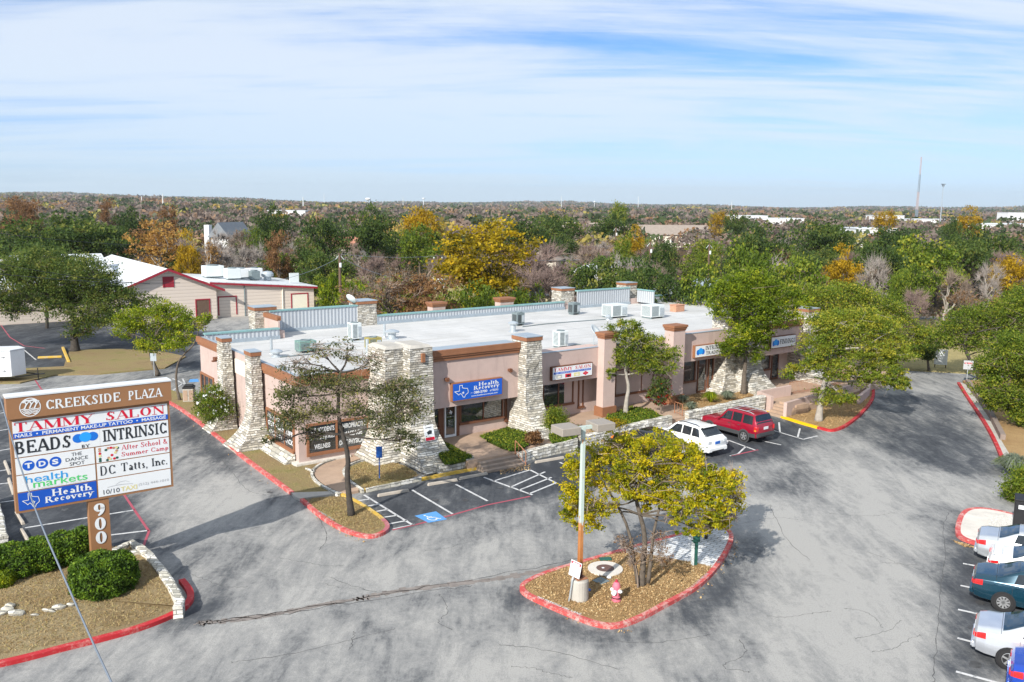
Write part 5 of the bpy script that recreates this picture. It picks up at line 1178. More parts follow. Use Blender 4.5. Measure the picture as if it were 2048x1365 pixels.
fr.text(t, 'TOWING ENFORCED', .2 * w, .72 * h, .8 * w, .78 * h, .004); fr.text(t, '24 HR', .1 * w, .26 * h, .4 * w, .34 * h, .004, 'sans', .02); fr.text(t, '7 DAYS', .55 * w, .25 * h, .9 * w, .33 * h, .004, 'sans', .02); t.build('lettering', M['sred'], p)
# hydrant
g = G(1232, 1202, .12); hy = thing('fire_hydrant', 'faded pink fire hydrant with white caps on the mulch island', 'fire hydrant', g, rad(-35))
MB().lathe([(.17, 0), (.17, .05), (.115, .055), (.115, .12), (.15, .125), (.15, .16), (.115, .17), (.11, .52), (.15, .53), (.15, .57)], n=18).build('barrel', M['hydrant'], hy, local=True)
MB().lathe([(.145, .572), (.14, .62), (.115, .69), (.07, .74), (.04, .75)], n=18).build('bonnet', M['hydrant'], hy, local=True); MB().lathe([(.07, .742), (.045, .752), (.045, .82), (0, .825)], n=12).build('operating_nut', M['hydrantc'], hy, local=True)
for ax, c in (('X', -1), ('X', 1)): m = MB(); m.lathe([(.07, c * .10), (.06, c * .17), (.065, c * .172), (.065, c * .21), (.025, c * .215), (.025, c * .24), (0, c * .242)], (0, 0, .40), 12, 'X'); m.build('outlet_cap', M['white'], hy, local=True)
m = MB(); m.lathe([(.085, -.10), (.085, -.18), (.09, -.182), (.09, -.22), (.03, -.225), (0, -.25)], (0, 0, .37), 12, 'Y'); m.build('pumper_cap', M['white'], hy, local=True)
MB().lathe([(.152, .125), (.165, .13), (.165, .155), (.152, .16)], n=18).build('flange', M['black'], hy, local=True)
# covers in the island
g = G(1210.5, 1139, .13); mh = thing('manhole', 'round brown manhole cover in a wide concrete collar', 'manhole', g)
MB().lathe([(.70, -.02), (.70, .05), (.36, .055), (.36, .03), (0, .03)], n=36).build('collar', M['concw'], mh, local=True); m = MB().lathe([(.345, .032), (.345, .06), (0, .062)], n=30); m.build('cover', plain('manhole_iron', (.13, .075, .06), .6, .2, 8), mh, local=True)
MB().box(-.14, -.05, .0635, -.04, .05, .068).build('cast_badge', M['swhite'], mh, local=True)
def lid(label, px, py, w, d, mat, rot=0, h=.04, rnd=False):
    m = MB(); (m.lathe([(w, 0), (w, h), (w * .9, h + .01), (0, h + .012)], n=18) if rnd else m.box(-w, -d, 0, w, d, h)); o = m.build('access_lid', M[mat], bevel=0 if rnd else .01); o.location = G(px, py, .125); o.rotation_euler.z = rot; return tag(o, label, 'access lid')
lid('green rectangular access lid at the far edge of the manhole collar', 1211, 1120, .24, .12, 'green', .1, .07); lid('dark square meter box lid between the manhole and hydrant', 1202, 1163, .24, .24, 'hvacd', .75); lid('blue round access lid behind the concrete lamp footing', 1175, 1181, .13, .13, 'blue', 0, .03, True)
lid('white round cap near the top of the hydrant', 1218, 1157, .09, .09, 'white', 0, .06, True); lid('blue round lid under the bare shrub', 1265, 1115, .11, .1, 'blue', 0, .03, True)
# green pedestal
g = G(1389, 1130, .13); gp = thing('utility_pedestal', 'slim dark green utility pedestal under the yellow tree', 'utility pedestal', g, rad(20))
MB().box(-.085, -.085, 0, .085, .085, 1.0).build('post', M['green'], gp, local=True, bevel=.01); MB().box(-.15, -.13, 1.001, .15, .13, 1.42).build('cabinet', M['green'], gp, local=True, bevel=.02); MB().box(-.32, -.09, 1.1, -.155, .09, 1.36).build('meter', M['galv'], gp, local=True, bevel=.02); MB().box(-.12, -.1, 0, -.09, .1, .95).build('conduit', M['hvac'], gp, local=True)
# parking signs
def post_sign(label, px, py, h, w, hh, mat, facing=0, text=None, pw=.03):
    g = G(px, py, .12); o = thing('sign_post', label, 'sign', g, facing); MB().tube([(0, 0, 0), (0, 0, h)], pw, 6).build('pole', M['galv'] if mat != 'blue' else M['blue'], o, local=True)
    p = MB().box(-w / 2, -pw - .03, h - hh, w / 2, -pw - .005, h).build('plate', M[mat], o, local=True)
    if text: f = Frame((-w / 2, -pw - .031, h - hh), (1, 0, 0), (0, 0, 1)); t = MB(); [f.text(t, s, w * x0, hh * y0, w * x1, hh * y1, .004, 'sans', .02) for s, x0, y0, x1, y1 in text[1]]; t.build('lettering', M[text[0]], p, local=True)
    return o
o = post_sign('blue wheelchair parking sign on a blue post before the first stone pier', 759, 957, 1.75, .32, .62, 'blue', .15, None)
post_sign('small white and red sign on a thin post where the right drive ends', 1933, 766, 1.9, .75, .75, 'sgrey', -.2, ('sred', [('NO PARKING', .1, .6, .9, .8)])); post_sign('small grey sign on a post beside the pale crape trunk at the left verge', 309, 752, 1.9, .5, .65, 'galv', 0)
g = G(1880, 737, 0); wb = thing('notice_board', 'white notice board on two legs in the pale field at the end of the drive', 'notice board', g, rad(-25)); MB().box(-.55, -.04, .35, .55, .04, 1.75).build('board', M['swhite'], wb, local=True); [MB().box(s * .45 - .04, -.03, 0, s * .45 + .04, .03, .349).build('leg', M['wood'], wb, local=True) for s in (-1, 1)]
# rubbish bin
g = G(379, 802, .1); tb = thing('rubbish_bin', 'square tan rubbish bin with a dark domed lid on the left verge', 'rubbish bin', g, rad(10)); MB().box(-.38, -.38, 0, .38, .38, .95).build('body', M['conc'], tb, local=True, bevel=.03)
MB().box(-.40, -.40, .951, .40, .40, 1.1).box(-.3, -.3, 1.1, .3, .3, 1.2).build('lid', M['black'], tb, local=True, bevel=.03)
for s in (-1, 1): MB().box(s * .2 - .15, -.40, .1, s * .2 + .15, -.381, .85).build('panel', M['walk'], tb, local=True)
# dark cabinet behind the silver cars
g = G(2052, 1066, .15); bc = thing('utility_cabinet', 'tall black utility cabinet with a white label behind the silver sedans', 'utility cabinet', g, rad(-30)); MB().box(-.55, -.5, 0, .55, .5, 1.55).build('body', M['black'], bc, local=True, bevel=.03); MB().box(-.58, -.53, 1.551, .58, .53, 1.63).build('lid', M['black'], bc, local=True, bevel=.03); MB().box(-.4, -.515, 1.2, .2, -.501, 1.38).build('label', M['swhite'], bc, local=True)
# trailer on the far left
g = G(36, 767, 0); tr = thing('cargo_trailer', 'white box cargo trailer with a pointed nose parked at the left', 'trailer', (g.x, g.y, 0), rad(14))
m = MB(); m.prism([(-5.2, 0), (-.4, 0), (.35, 1.1), (-.4, 2.2), (-5.2, 2.2)], .55, 2.6, True, True); m.build('box', M['white'], tr, local=True, bevel=.02); m = MB(); m.prism([(-5.23, -.03), (-.38, -.03), (.4, 1.1), (-.38, 2.23), (-5.23, 2.23)], 2.602, 2.68); m.build('roof', M['scap'], tr, local=True)
m = MB(); m.box(-2.0, -.025, .75, -.9, -.002, 2.4); d = m.build('door', M['swhite'], tr, local=True); MB().box(-1.85, -.05, 1.5, -1.55, -.026, 1.56).build('handle', M['chrome'], d, local=True); [MB().box(-1.05, -.045, z, -.8, -.003, z + .06).build('hinge', M['chrome'], d, local=True) for z in (1.0, 2.1)]
m = MB(); m.tube([(-.2, .1, .5), (1.3, 1.1, .5)], .05, 6).tube([(-.2, 2.1, .5), (1.3, 1.1, .5)], .05, 6).tube([(1.3, 1.1, .5), (1.7, 1.1, .52)], .06, 6).tube([(1.2, 1.1, .0), (1.2, 1.1, 1.0)], .045, 6).box(1.1, .98, 0, 1.3, 1.22, .03); m.build('tow_hitch', M['black'], tr, local=True)
MB().lathe([(.2, -.1), (.34, -.1), (.34, .1), (.2, .1)], (-3.2, .05, .34), 18, 'Y').build('wheel', M['tyre'], tr, local=True)
# limestone edging of the sign bed
stone_wall('bed_wall', 'curved white stone wall along the right edge of the sign bed', None, .84, .46, .34, seed=21, top=[(276, 1088), (298, 1106), (319, 1132), (337, 1158), (351, 1180), (359, 1198), (355, 1214)])
stone_wall('bed_wall', 'short white stone wall in an angle behind the numbered post', None, .66, .80, .28, seed=22, top=[(214, 1104), (240, 1093), (263, 1082), (279, 1093)])
stone_wall('bed_wall', 'stub of white stone wall inside the sign bed beside the numbered post', None, .70, .78, .26, seed=23, top=[(248, 1106), (280, 1098)])
stone_wall('bed_wall', 'white stone wall at the left edge of the photo beyond the clipped hedge', W([(-14, 1000), (0, 1050), (8, 1090)], .1), .5, .5, .34, seed=24)
def rock(label, px, py, sx, sy, sz, seed):
    rnd = random.Random(seed); bm = bmesh.new(); bmesh.ops.create_icosphere(bm, subdivisions=2, radius=1)
    for v in bm.verts: v.co *= 1 + rnd.uniform(-.16, .16); v.co.x *= sx; v.co.y *= sy; v.co.z *= sz
    me = bpy.data.meshes.new('limestone_rock'); bm.to_mesh(me); bm.free(); uvs(me); o = link('limestone_rock', me, M['stonew']); o.location = Gb(px, py) + Vector((0, 0, sz * .35)); o.rotation_euler.z = rnd.uniform(-.4, .4); return tag(o, label, 'rock')
for k, (px, py, sx, sy, sz, d) in enumerate([(33, 1229, .30, .18, .12, 'nearest flat white rock of the heap at the left edge'), (14, 1222, .24, .16, .14, 'rounded white rock on top of the heap at the left edge'), (3, 1229, .2, .14, .1, 'white rock cut by the left edge of the photo'), (20, 1215, .2, .14, .12, 'small white rock at the back of the heap at the left edge'), (118, 1217, .24, .14, .12, 'largest white rock of the row left of the round bush'), (98, 1223, .3, .07, .07, 'long thin white rock in the row left of the round bush'), (142, 1212, .14, .1, .1, 'white rock touching the round bush'), (70, 1231, .16, .06, .05, 'small flat white rock at the left end of the row')]):
    rock(d, px, py, sx, sy, sz, 60 + k)
# ---------------------------------------------------------------- vehicles
def lerp_tab(tab, x):
    if x <= tab[0][0]: return tab[0][1:]
    for a, b in zip(tab, tab[1:]):
        if x <= b[0]:
            t = (x - a[0]) / (b[0] - a[0]); t = t * t * (3 - 2 * t) * .45 + t * .55
            return [p + (q - p) * t for p, q in zip(a[1:], b[1:])]
    return tab[-1][1:]
def section(tab, x):
    """half section, bottom to top centre: x, z_sill, w_sill, z_mid, w_mid, z_belt, w_belt, z_top, w_top, crown"""
    zs, ws, zm, wm, zb, wb, zt, wt, cr = lerp_tab(tab, x)
    key = [(ws * .9, zs), (ws, zs + .05), (wm, zm), (wb + .012, zb - .03), (wb, zb), (wt + .02, zt - .03), (wt - .05, zt + cr * .35), (wt * .55, zt + cr * .8), (0, zt + cr)]
    return key
SEG = [1, 2, 4, 1, 6, 2, 2, 2]
def surf(tab, x, s):
    """s runs 0..8 over the key points"""
    k = section(tab, x); i = min(int(s), 7); t = s - i; a, b = k[i], k[i + 1]
    return Vector((x, a[0] + (b[0] - a[0]) * t, a[1] + (b[1] - a[1]) * t))
def car(name, label, cat, tab, loc, head, paintm, wheels, R, W, sides, shield, rear, lamps, scale=1.0, cladding=False, rails=False, spoiler=False, rimk=5, glass='cglass', rglass='cglass', group=None, plate='plate', rl=None, bump=None):
    o = thing(name, label, cat, loc, head, group); o.scale = (scale,) * 3
    L0, L1 = tab[0][0], tab[-1][0]
    ss = [i + k / SEG[i] for i in range(8) for k in range(SEG[i])] + [8.0]
    xs = sorted(set([L0 + (L1 - L0) * k / 44 for k in range(45)] + [t[0] for t in tab]))
    rings = []
    for x in xs:
        h = [surf(tab, x, s) for s in ss]; rings.append([Vector((p.x, -p.y, p.z)) for p in h] + [p for p in h[-2::-1]])
    m = MB(); m.loft(rings); m.f = m.f; b = m.build('body', paintm, o, local=True); fix(b)
    b.data.shade_smooth(); b.data.set_sharp_from_angle(angle=rad(38))
    def patch(nm, mat, xa, xb, s0, s1, off=.008, both=True, nx=8, ny=6, xa2=None, xb2=None, parent=None, across=False):
        out = []
        for sg_ in ((1, -1) if both and not across else (1,)):
            m = MB(); g = []
            for j in range(ny + 1):
                r = []
                f = j / ny; A = xa + ((xa2 if xa2 is not None else xa) - xa) * f; Bx = xb + ((xb2 if xb2 is not None else xb) - xb) * f
                for i in range(nx + 1):
                    x = A + (Bx - A) * i / nx
                    if across:
                        s = s0 + (16 - 2 * s0) * f; q = surf(tab, x, s if s <= 8 else 16 - s); q = Vector((q.x, q.y if s <= 8 else -q.y, q.z))
                    else: q = surf(tab, x, s0 + (s1 - s0) * f); q = Vector((q.x, q.y * sg_, q.z))
                    r.append(q)
                g.append(r)
            # push outward along the grid normals
            N = [[None] * (nx + 1) for _ in range(ny + 1)]
            for j in range(ny + 1):
                for i in range(nx + 1):
                    du = g[j][min(i + 1, nx)] - g[j][max(i - 1, 0)]; dv = g[min(j + 1, ny)][i] - g[max(j - 1, 0)][i]; n = du.cross(dv)
                    if n.length < 1e-9: n = Vector((0, 0, 1))
                    n.normalize()
                    ref = Vector((g[j][i].x * .15, g[j][i].y, g[j][i].z - .75)) if not across else Vector((g[j][i].x, 0, 1.2))
                    if n.dot(ref) < 0: n = -n
                    N[j][i] = n
            for j in range(ny):
                for i in range(nx):
                    q = [g[a][b_] + N[a][b_] * off for a, b_ in ((j, i), (j, i + 1), (j + 1, i + 1), (j + 1, i))]
                    nn = (q[1] - q[0]).cross(q[3] - q[0])
                    if nn.dot(N[j][i]) < 0: q = q[::-1]
                    m.quad(*q)
            out.append(m.build(nm, M[mat] if isinstance(mat, str) else mat, parent or o, local=True, smooth=True))
        return out
    for xa, xb, xa2, xb2 in sides: patch('side_window', glass, xa, xb, 4.12, 4.9, .006, xa2=xa2, xb2=xb2)
    patch('windscreen', glass, shield[0], shield[1], 5.35, 0, .007, False, across=True, ny=10)
    patch('rear_window', rglass, rear[0], rear[1], rear[2] if len(rear) > 2 else 5.35, 0, .007, False, across=True, ny=10)
    for nm, mat, xa, xb, s0, s1 in lamps: patch(nm, mat, xa, xb, s0, s1, .012, nx=4, ny=3)
    if cladding:
        patch('cladding', 'cladding', L0 + .02, L1 - .02, 1.0, 1.75, .018, nx=30, ny=2)
    if rails:
        for s in (-1, 1):
            xr = [x for x in np.linspace(rails[0], rails[1], 7)]; pts = [surf(tab, x, 6) for x in xr]; MB().tube([Vector((p.x, s * (p.y - .02), p.z + (.07 if 0 < i < 6 else .01))) for i, p in enumerate(pts)], .022, 6).build('roof_rail', M['galv' if rails[2] else 'black'], o, local=True)
        if rails[2]:
            for f in (.3, .75):
                x = rails[0] + (rails[1] - rails[0]) * f; p = surf(tab, x, 6); m = MB(); m.tube([(x, -p.y + .03, p.z + .08), (x, p.y - .03, p.z + .08)], .02, 6); m.build('cross_bar', M['galv'], o, local=True)
    for xs_ in ((rear[0],) if spoiler is False else ()): MB().tube([surf(tab, xs_ - .04, s) if s <= 8 else Vector((xs_ - .04, -surf(tab, xs_ - .04, 16 - s).y, surf(tab, xs_ - .04, 16 - s).z)) for s in np.linspace(4.4, 11.6, 15)], .008, 4).build('boot_seam', M['black'], o, local=True)
    # wheels
    for x in wheels:
        for s in (-1, 1):
            yw = surf(tab, x, 2).y
            m = MB(); n = 24; m.lathe([(R * 1.17, yw + .006), (R * 1.0, yw + .009), (0, yw + .009)], (x, 0, R * 1.02), n, 'Y')
            if s < 0: m.v = [Vector((v.x, -v.y, v.z)) for v in m.v]; m.f = [f[::-1] for f in m.f]
            m.build('wheel_arch', M['cladding' if cladding else 'black'], o, local=True)
            y1 = yw + .02; m = MB().lathe([(R * .62, y1 - .2), (R * .93, y1 - .2), (R, y1 - .16), (R, y1 - .04), (R * .93, y1), (R * .66, y1 + .005), (R * .62, y1 - .03)], (x, 0, R), 28, 'Y')
            if s < 0: m.v = [Vector((v.x, -v.y, v.z)) for v in m.v]; m.f = [f[::-1] for f in m.f]
            wh = m.build('wheel', M['tyre'], o, local=True); fix(wh)
            k = MB().lathe([(0, y1 - .06), (R * .64, y1 - .06), (R * .66, y1 - .01), (R * .60, y1 - .005), (R * .57, y1 - .05), (0, y1 - .05)], (x, 0, R), 26, 'Y')
            for q in range(rimk):
                a = 2 * math.pi * q / rimk + .3; d = Vector((math.cos(a), 0, math.sin(a))); n_ = Vector((-d.z, 0, d.x)); c = Vector((x, y1 - .045, R))
                k.obox(c - n_ * R * .09, n_ * R * .18, d * R * .6, Vector((0, .035, 0)))
            if s < 0: k.v = [Vector((v.x, -v.y, v.z)) for v in k.v]; k.f = [f[::-1] for f in k.f]
            kk = k.build('rim', M['rim'], wh, local=True); fix(kk)
    # mirrors, handles, plate, seams
    for s in (-1, 1):
        p = surf(tab, shield[0] - .25, 4); m = MB().box(p.x - .06, s * p.y, p.z + .02, p.x + .08, s * (p.y + .2), p.z + .16); m.build('mirror', paintm, o, local=True, bevel=.03)
        for xa, xb, *_ in sides[:2]:
            p = surf(tab, min(xa, xb) + .12, 3.2); MB().box(p.x - .09, s * (p.y - .02), p.z - .09, p.x + .09, s * (p.y + .025), p.z - .055).build('door_handle', paintm if not cladding else M['cladding'], o, local=True)
            q = [surf(tab, min(xa, xb) - .03, 1.3 + k * .34) for k in range(9)]; MB().tube([Vector((p.x, s * (p.y + .002), p.z)) for p in q], .006, 4).build('door_seam', M['black'], o, local=True)
    if rl:
        mt, y0, y1, z0, z1 = rl
        for s in (-1, 1): MB().box(L0 - .025, s * y0, z0, L0 + .16, s * y1, z1).build('rear_lamp', M[mt], o, local=True, bevel=.02)
    if bump:
        bm_, w_, z0, z1 = bump; MB().box(L0 - .07, -w_, z0, L0 + .12, w_, z1).build('rear_bumper', M[bm_] if isinstance(bm_, str) else bm_, o, local=True, bevel=.04)
        MB().box(L0 - .075, -w_ * .62, z0 + .02, L0 - .071, w_ * .62, z0 + .08).build('bumper_slot', M['black'], o, local=True)
    zp = section(tab, L0)[2][1]; MB().box(L0 - .02, -.2, zp + .1, L0 - .004, .2, zp + .26).build('number_plate', M[plate], o, local=True)
    if spoiler: xx, y, z = spoiler; MB().box(xx - .25, -y, z, xx + .05, y, z + .05).build('spoiler', paintm, o, local=True, bevel=.02)
    return o
def fix(o):
    bm = bmesh.new(); bm.from_mesh(o.data); bmesh.ops.recalc_face_normals(bm, faces=bm.faces[:]); bm.to_mesh(o.data); bm.free()
#        x      zs   ws   zm   wm   zb    wb    zt    wt   crown
SEDAN = [(-2.38, .42, .66, .62, .74, .86, .70, .93, .55, .02), (-2.30, .30, .78, .60, .84, .93, .78, 1.02, .66, .02), (-2.05, .26, .84, .58, .90, .97, .82, 1.07, .72, .02), (-1.72, .24, .86, .56, .915, .985, .835, 1.085, .72, .03), (-1.62, .24, .86, .56, .915, .985, .835, 1.12, .71, .03),
         (-.95, .22, .87, .55, .915, .98, .84, 1.40, .60, .04), (-.30, .22, .87, .55, .915, .965, .845, 1.455, .585, .045), (.30, .22, .87, .55, .915, .95, .845, 1.43, .59, .045), (1.08, .22, .87, .55, .915, .935, .84, .985, .72, .05), (1.18, .22, .87, .55, .915, .93, .84, .955, .74, .04),
         (1.9, .23, .85, .55, .90, .83, .80, .86, .66, .03), (2.25, .26, .78, .52, .84, .70, .74, .74, .60, .02), (2.40, .34, .62, .5, .68, .62, .60, .64, .5, .01)]
SUV = [(-2.20, .50, .72, .74, .80, 1.02, .78, 1.08, .70, .0), (-2.16, .36, .80, .72, .87, 1.04, .84, 1.12, .76, .01), (-2.10, .34, .82, .72, .89, 1.06, .85, 1.20, .75, .02), (-1.88, .33, .84, .70, .89, 1.06, .855, 1.68, .66, .03), (-1.7, .32, .84, .70, .89, 1.06, .855, 1.71, .655, .035), (-.4, .30, .84, .68, .89, 1.05, .855, 1.73, .65, .04), (.12, .30, .84, .68, .89, 1.04, .855, 1.70, .65, .04),
       (.78, .30, .84, .68, .89, 1.02, .85, 1.10, .74, .04), (.92, .30, .84, .68, .89, 1.01, .845, 1.05, .76, .03), (1.75, .32, .82, .66, .87, .95, .81, .98, .70, .03), (2.08, .36, .78, .62, .82, .84, .76, .87, .66, .02), (2.18, .44, .66, .6, .72, .74, .66, .76, .56, .01)]
XOV = [(-2.34, .44, .70, .68, .80, .98, .74, 1.04, .62, .0), (-2.28, .34, .80, .66, .88, 1.03, .82, 1.12, .70, .01), (-2.1, .30, .84, .64, .915, 1.06, .85, 1.22, .70, .02), (-1.55, .28, .86, .62, .92, 1.06, .86, 1.60, .62, .03), (-1.3, .28, .87, .62, .92, 1.05, .86, 1.64, .61, .035), (-.3, .27, .87, .60, .92, 1.03, .86, 1.66, .61, .04), (.2, .27, .87, .60, .92, 1.02, .86, 1.62, .61, .04),
       (1.0, .27, .87, .60, .92, .99, .85, 1.06, .72, .04), (1.12, .27, .87, .60, .92, .98, .85, 1.02, .74, .04), (1.85, .29, .84, .58, .89, .90, .80, .92, .68, .03), (2.2, .32, .78, .55, .82, .76, .74, .79, .62, .02), (2.36, .42, .62, .54, .68, .66, .62, .68, .52, .01)]
P_RED = paint('metallic_dark_red', (.33, .006, .028), .3, .25); P_WHITE = paint('pearl_white', (.80, .81, .80), .3); P_SILVER = paint('pale_silver', (.56, .59, .62), .3, .55); P_SIL2 = paint('bright_silver', (.60, .63, .68), .3, .55); P_TEAL = paint('dark_teal', (.006, .045, .075), .25, .35); P_BLUE = paint('royal_blue', (.008, .06, .42), .25, .3); P_BLACK = paint('gloss_black', (.010, .010, .013), .2)
HV = math.atan2(V.y, V.x)                                   # nose to the shops
def place(wheel_px, xw, yw, head, scale, z=.01):
    """car origin so that the wheel at local (xw, yw) touches the ground at that pixel"""
    g = G(*wheel_px); c, s = math.cos(head), math.sin(head); return (g.x - (c * xw - s * yw) * scale, g.y - (s * xw + c * yw) * scale, z)
sl = [(-.42, .72, -.36, .18), (-1.12, -.50, -1.02, -.45)]
s_ = 1.05
car('sport_utility', 'dark red sport utility with grey cladding and silver roof rails parked nose to the wall', 'car', SUV, place((1487.8, 884), -1.31, .83, HV, s_), HV, P_RED, (-1.31, 1.31), .355, .88, [(-.28, .66, -.28, .10), (-1.02, -.36, -1.02, -.36), (-1.86, -1.14, -1.80, -1.14)], (.80, .10), (-2.115, -1.90, 5.2),
    [('tail_light', 'tail', -2.17, -2.02, 2.55, 3.6), ('indicator', 'amber', -2.17, -2.04, 2.2, 2.5), ('headlight', 'clear', 1.98, 2.15, 2.1, 3.3)], s_, True, (-1.75, .1, True), rimk=5, rl=('tail', .66, .80, .78, 1.04), bump=('cladding', .80, .40, .66))
s_ = 1.03
car('crossover', 'white crossover with dark rear glass and black roof strips beside the red one', 'car', XOV, place((1452, 910), -2.3, -.84, HV, s_), HV, P_WHITE, (-1.36, 1.36), .36, .9, [(-.32, .85, -.28, .18), (-1.05, -.40, -1.0, -.36), (-1.75, -1.13, -1.5, -1.08)], (1.02, .18), (-2.12, -1.58, 5.15),
    [('tail_light', 'clear', -2.30, -2.02, 2.6, 3.7), ('headlight', 'clear', 2.0, 2.3, 2.3, 3.6)], s_, rails=(-1.5, .1, False), spoiler=(-1.52, .55, 1.63), rimk=7, glass='cglass', plate='blue', rl=('clear', .52, .80, .84, 1.02), bump=(P_WHITE, .80, .36, .62))
s_ = 1.08
car('sedan', 'black sedan almost hidden behind the yellow leaves of the island tree', 'car', SEDAN, place((1381, 925), -2.2, -.84, HV, s_), HV, P_BLACK, (-1.38, 1.40), .32, .9, sl, (1.06, .34), (-1.62, -.98), [('tail_light', 'tail', -2.34, -2.1, 2.5, 3.6), ('headlight', 'amber', 2.0, 2.3, 2.3, 3.6)], s_)
HR_ = math.atan2(-.52, .854); s_ = 1.06; g0 = G(2005, 1222); st = Vector((1.06, 2.03, 0))
def rowcar(label, paintm, k, dx=0, **kw):
    w = G(2005, 1222) + st * k + Vector((math.cos(HR_), math.sin(HR_), 0)) * dx; c, s = math.cos(HR_), math.sin(HR_); xw, yw = -1.38 * s_, -.83 * s_
    return car('sedan', label, 'car', SEDAN, (w.x - (c * xw - s * yw), w.y - (s * xw + c * yw), .01), HR_, paintm, (-1.38, 1.40), .325, .9, sl, (1.06, .34), (-1.62, -.98), [('tail_light', 'tail', -2.355, -2.05, 2.55, 3.75), ('headlight', 'clear', 2.0, 2.3, 2.3, 3.6)], s_, group='sedans in the right-hand parking row', rl=('tail', .44, .72, .74, .88), bump=(paintm, .72, .36, .56), **kw)
rowcar('dark teal sedan with silver wheels parked between pale cars', P_TEAL, 0, 0, rimk=10, rglass='cglassb')
rowcar('white sedan mostly hidden by the dark teal one', P_WHITE, 1.0, .55, spoiler=(-2.0, .6, 1.10), rglass='cglassb')
rowcar('silver sedan beside the red-kerbed island', P_SILVER, 1.95, .15, rglass='cglassb')
rowcar('silver sedan with a blue rear window nearest the bottom corner', P_SIL2, -2.0, 0.05, rglass='cglassb')
rowcar('bright blue car cut by the bottom right corner', P_BLUE, -2.95, 1.0, rglass='cglassb')
# ---------------------------------------------------------------- vegetation
def leaves(rng, C, size, up=.5, asp=.5):
    """rhombus leaves at centres C"""
    n = len(C); N = rng.normal(size=(n, 3)); N[:, 2] += up; N /= np.linalg.norm(N, axis=1, keepdims=True)
    A = np.cross(N, rng.normal(size=(n, 3))); A /= np.maximum(np.linalg.norm(A, axis=1, keepdims=True), 1e-6); Bv = np.cross(N, A)
    s = (size * rng.uniform(.6, 1.4, n))[:, None]
    v = np.stack([C - A * s, C - Bv * s * asp, C + A * s, C + Bv * s * asp], 1).reshape(-1, 3)
    return v, np.arange(4 * n).reshape(n, 4)
def crown_points(rng, lobes, n, per=26, spread=.16, shell=.55):
    """clustered points in ellipsoid lobes (centre, radii, weight); returns points, cluster tints"""
    w = np.array([l[2] * l[1][0] * l[1][2] for l in lobes]); w /= w.sum(); nc = max(1, n // per); P = []; T = []
    li = rng.choice(len(lobes), nc, p=w)
    for k in li:
        c, r, _ = lobes[k]; d = rng.normal(size=3); d[2] += .15; d /= np.linalg.norm(d); rr = rng.uniform(shell ** 2, 1.08) ** .5
        q = np.array(c) + d * rr * np.array(r); sp = spread * (r[0] + r[2]) * rng.uniform(.5, 1.3)
        pts = q + rng.normal(size=(per, 3)) * np.array([sp, sp, sp * .55]); P.append(pts); T.append(np.full(per, np.clip(rng.normal(.5, .19), 0, 1)) + rng.normal(0, .10, per))
    return np.concatenate(P), np.clip(np.concatenate(T), 0, 1)
def limb(mb, a, b, r0, r1, rnd, sag=.12, n=5, sides=6):
    L = (b - a).length; o = Vector((rnd.uniform(-1, 1), rnd.uniform(-1, 1), rnd.uniform(-.3, 1))) * L * sag
    pts = [a + (b - a) * (k / n) + o * math.sin(math.pi * k / n) + Vector((rnd.uniform(-1, 1), rnd.uniform(-1, 1), rnd.uniform(-1, 1))) * L * .025 * (0 < k < n) for k in range(n + 1)]
    mb.tube(pts, [r0 + (r1 - r0) * k / n for k in range(n + 1)], sides); return pts
def twigs(rng, starts, ends, w):
    """thin flat twigs from starts to ends"""
    d = ends - starts; n = np.cross(d, rng.normal(size=d.shape)); n /= np.maximum(np.linalg.norm(n, axis=1, keepdims=True), 1e-6); n *= w
    v = np.stack([starts - n, starts + n, ends + n * .35, ends - n * .35], 1).reshape(-1, 3); return v, np.arange(len(v)).reshape(-1, 4)
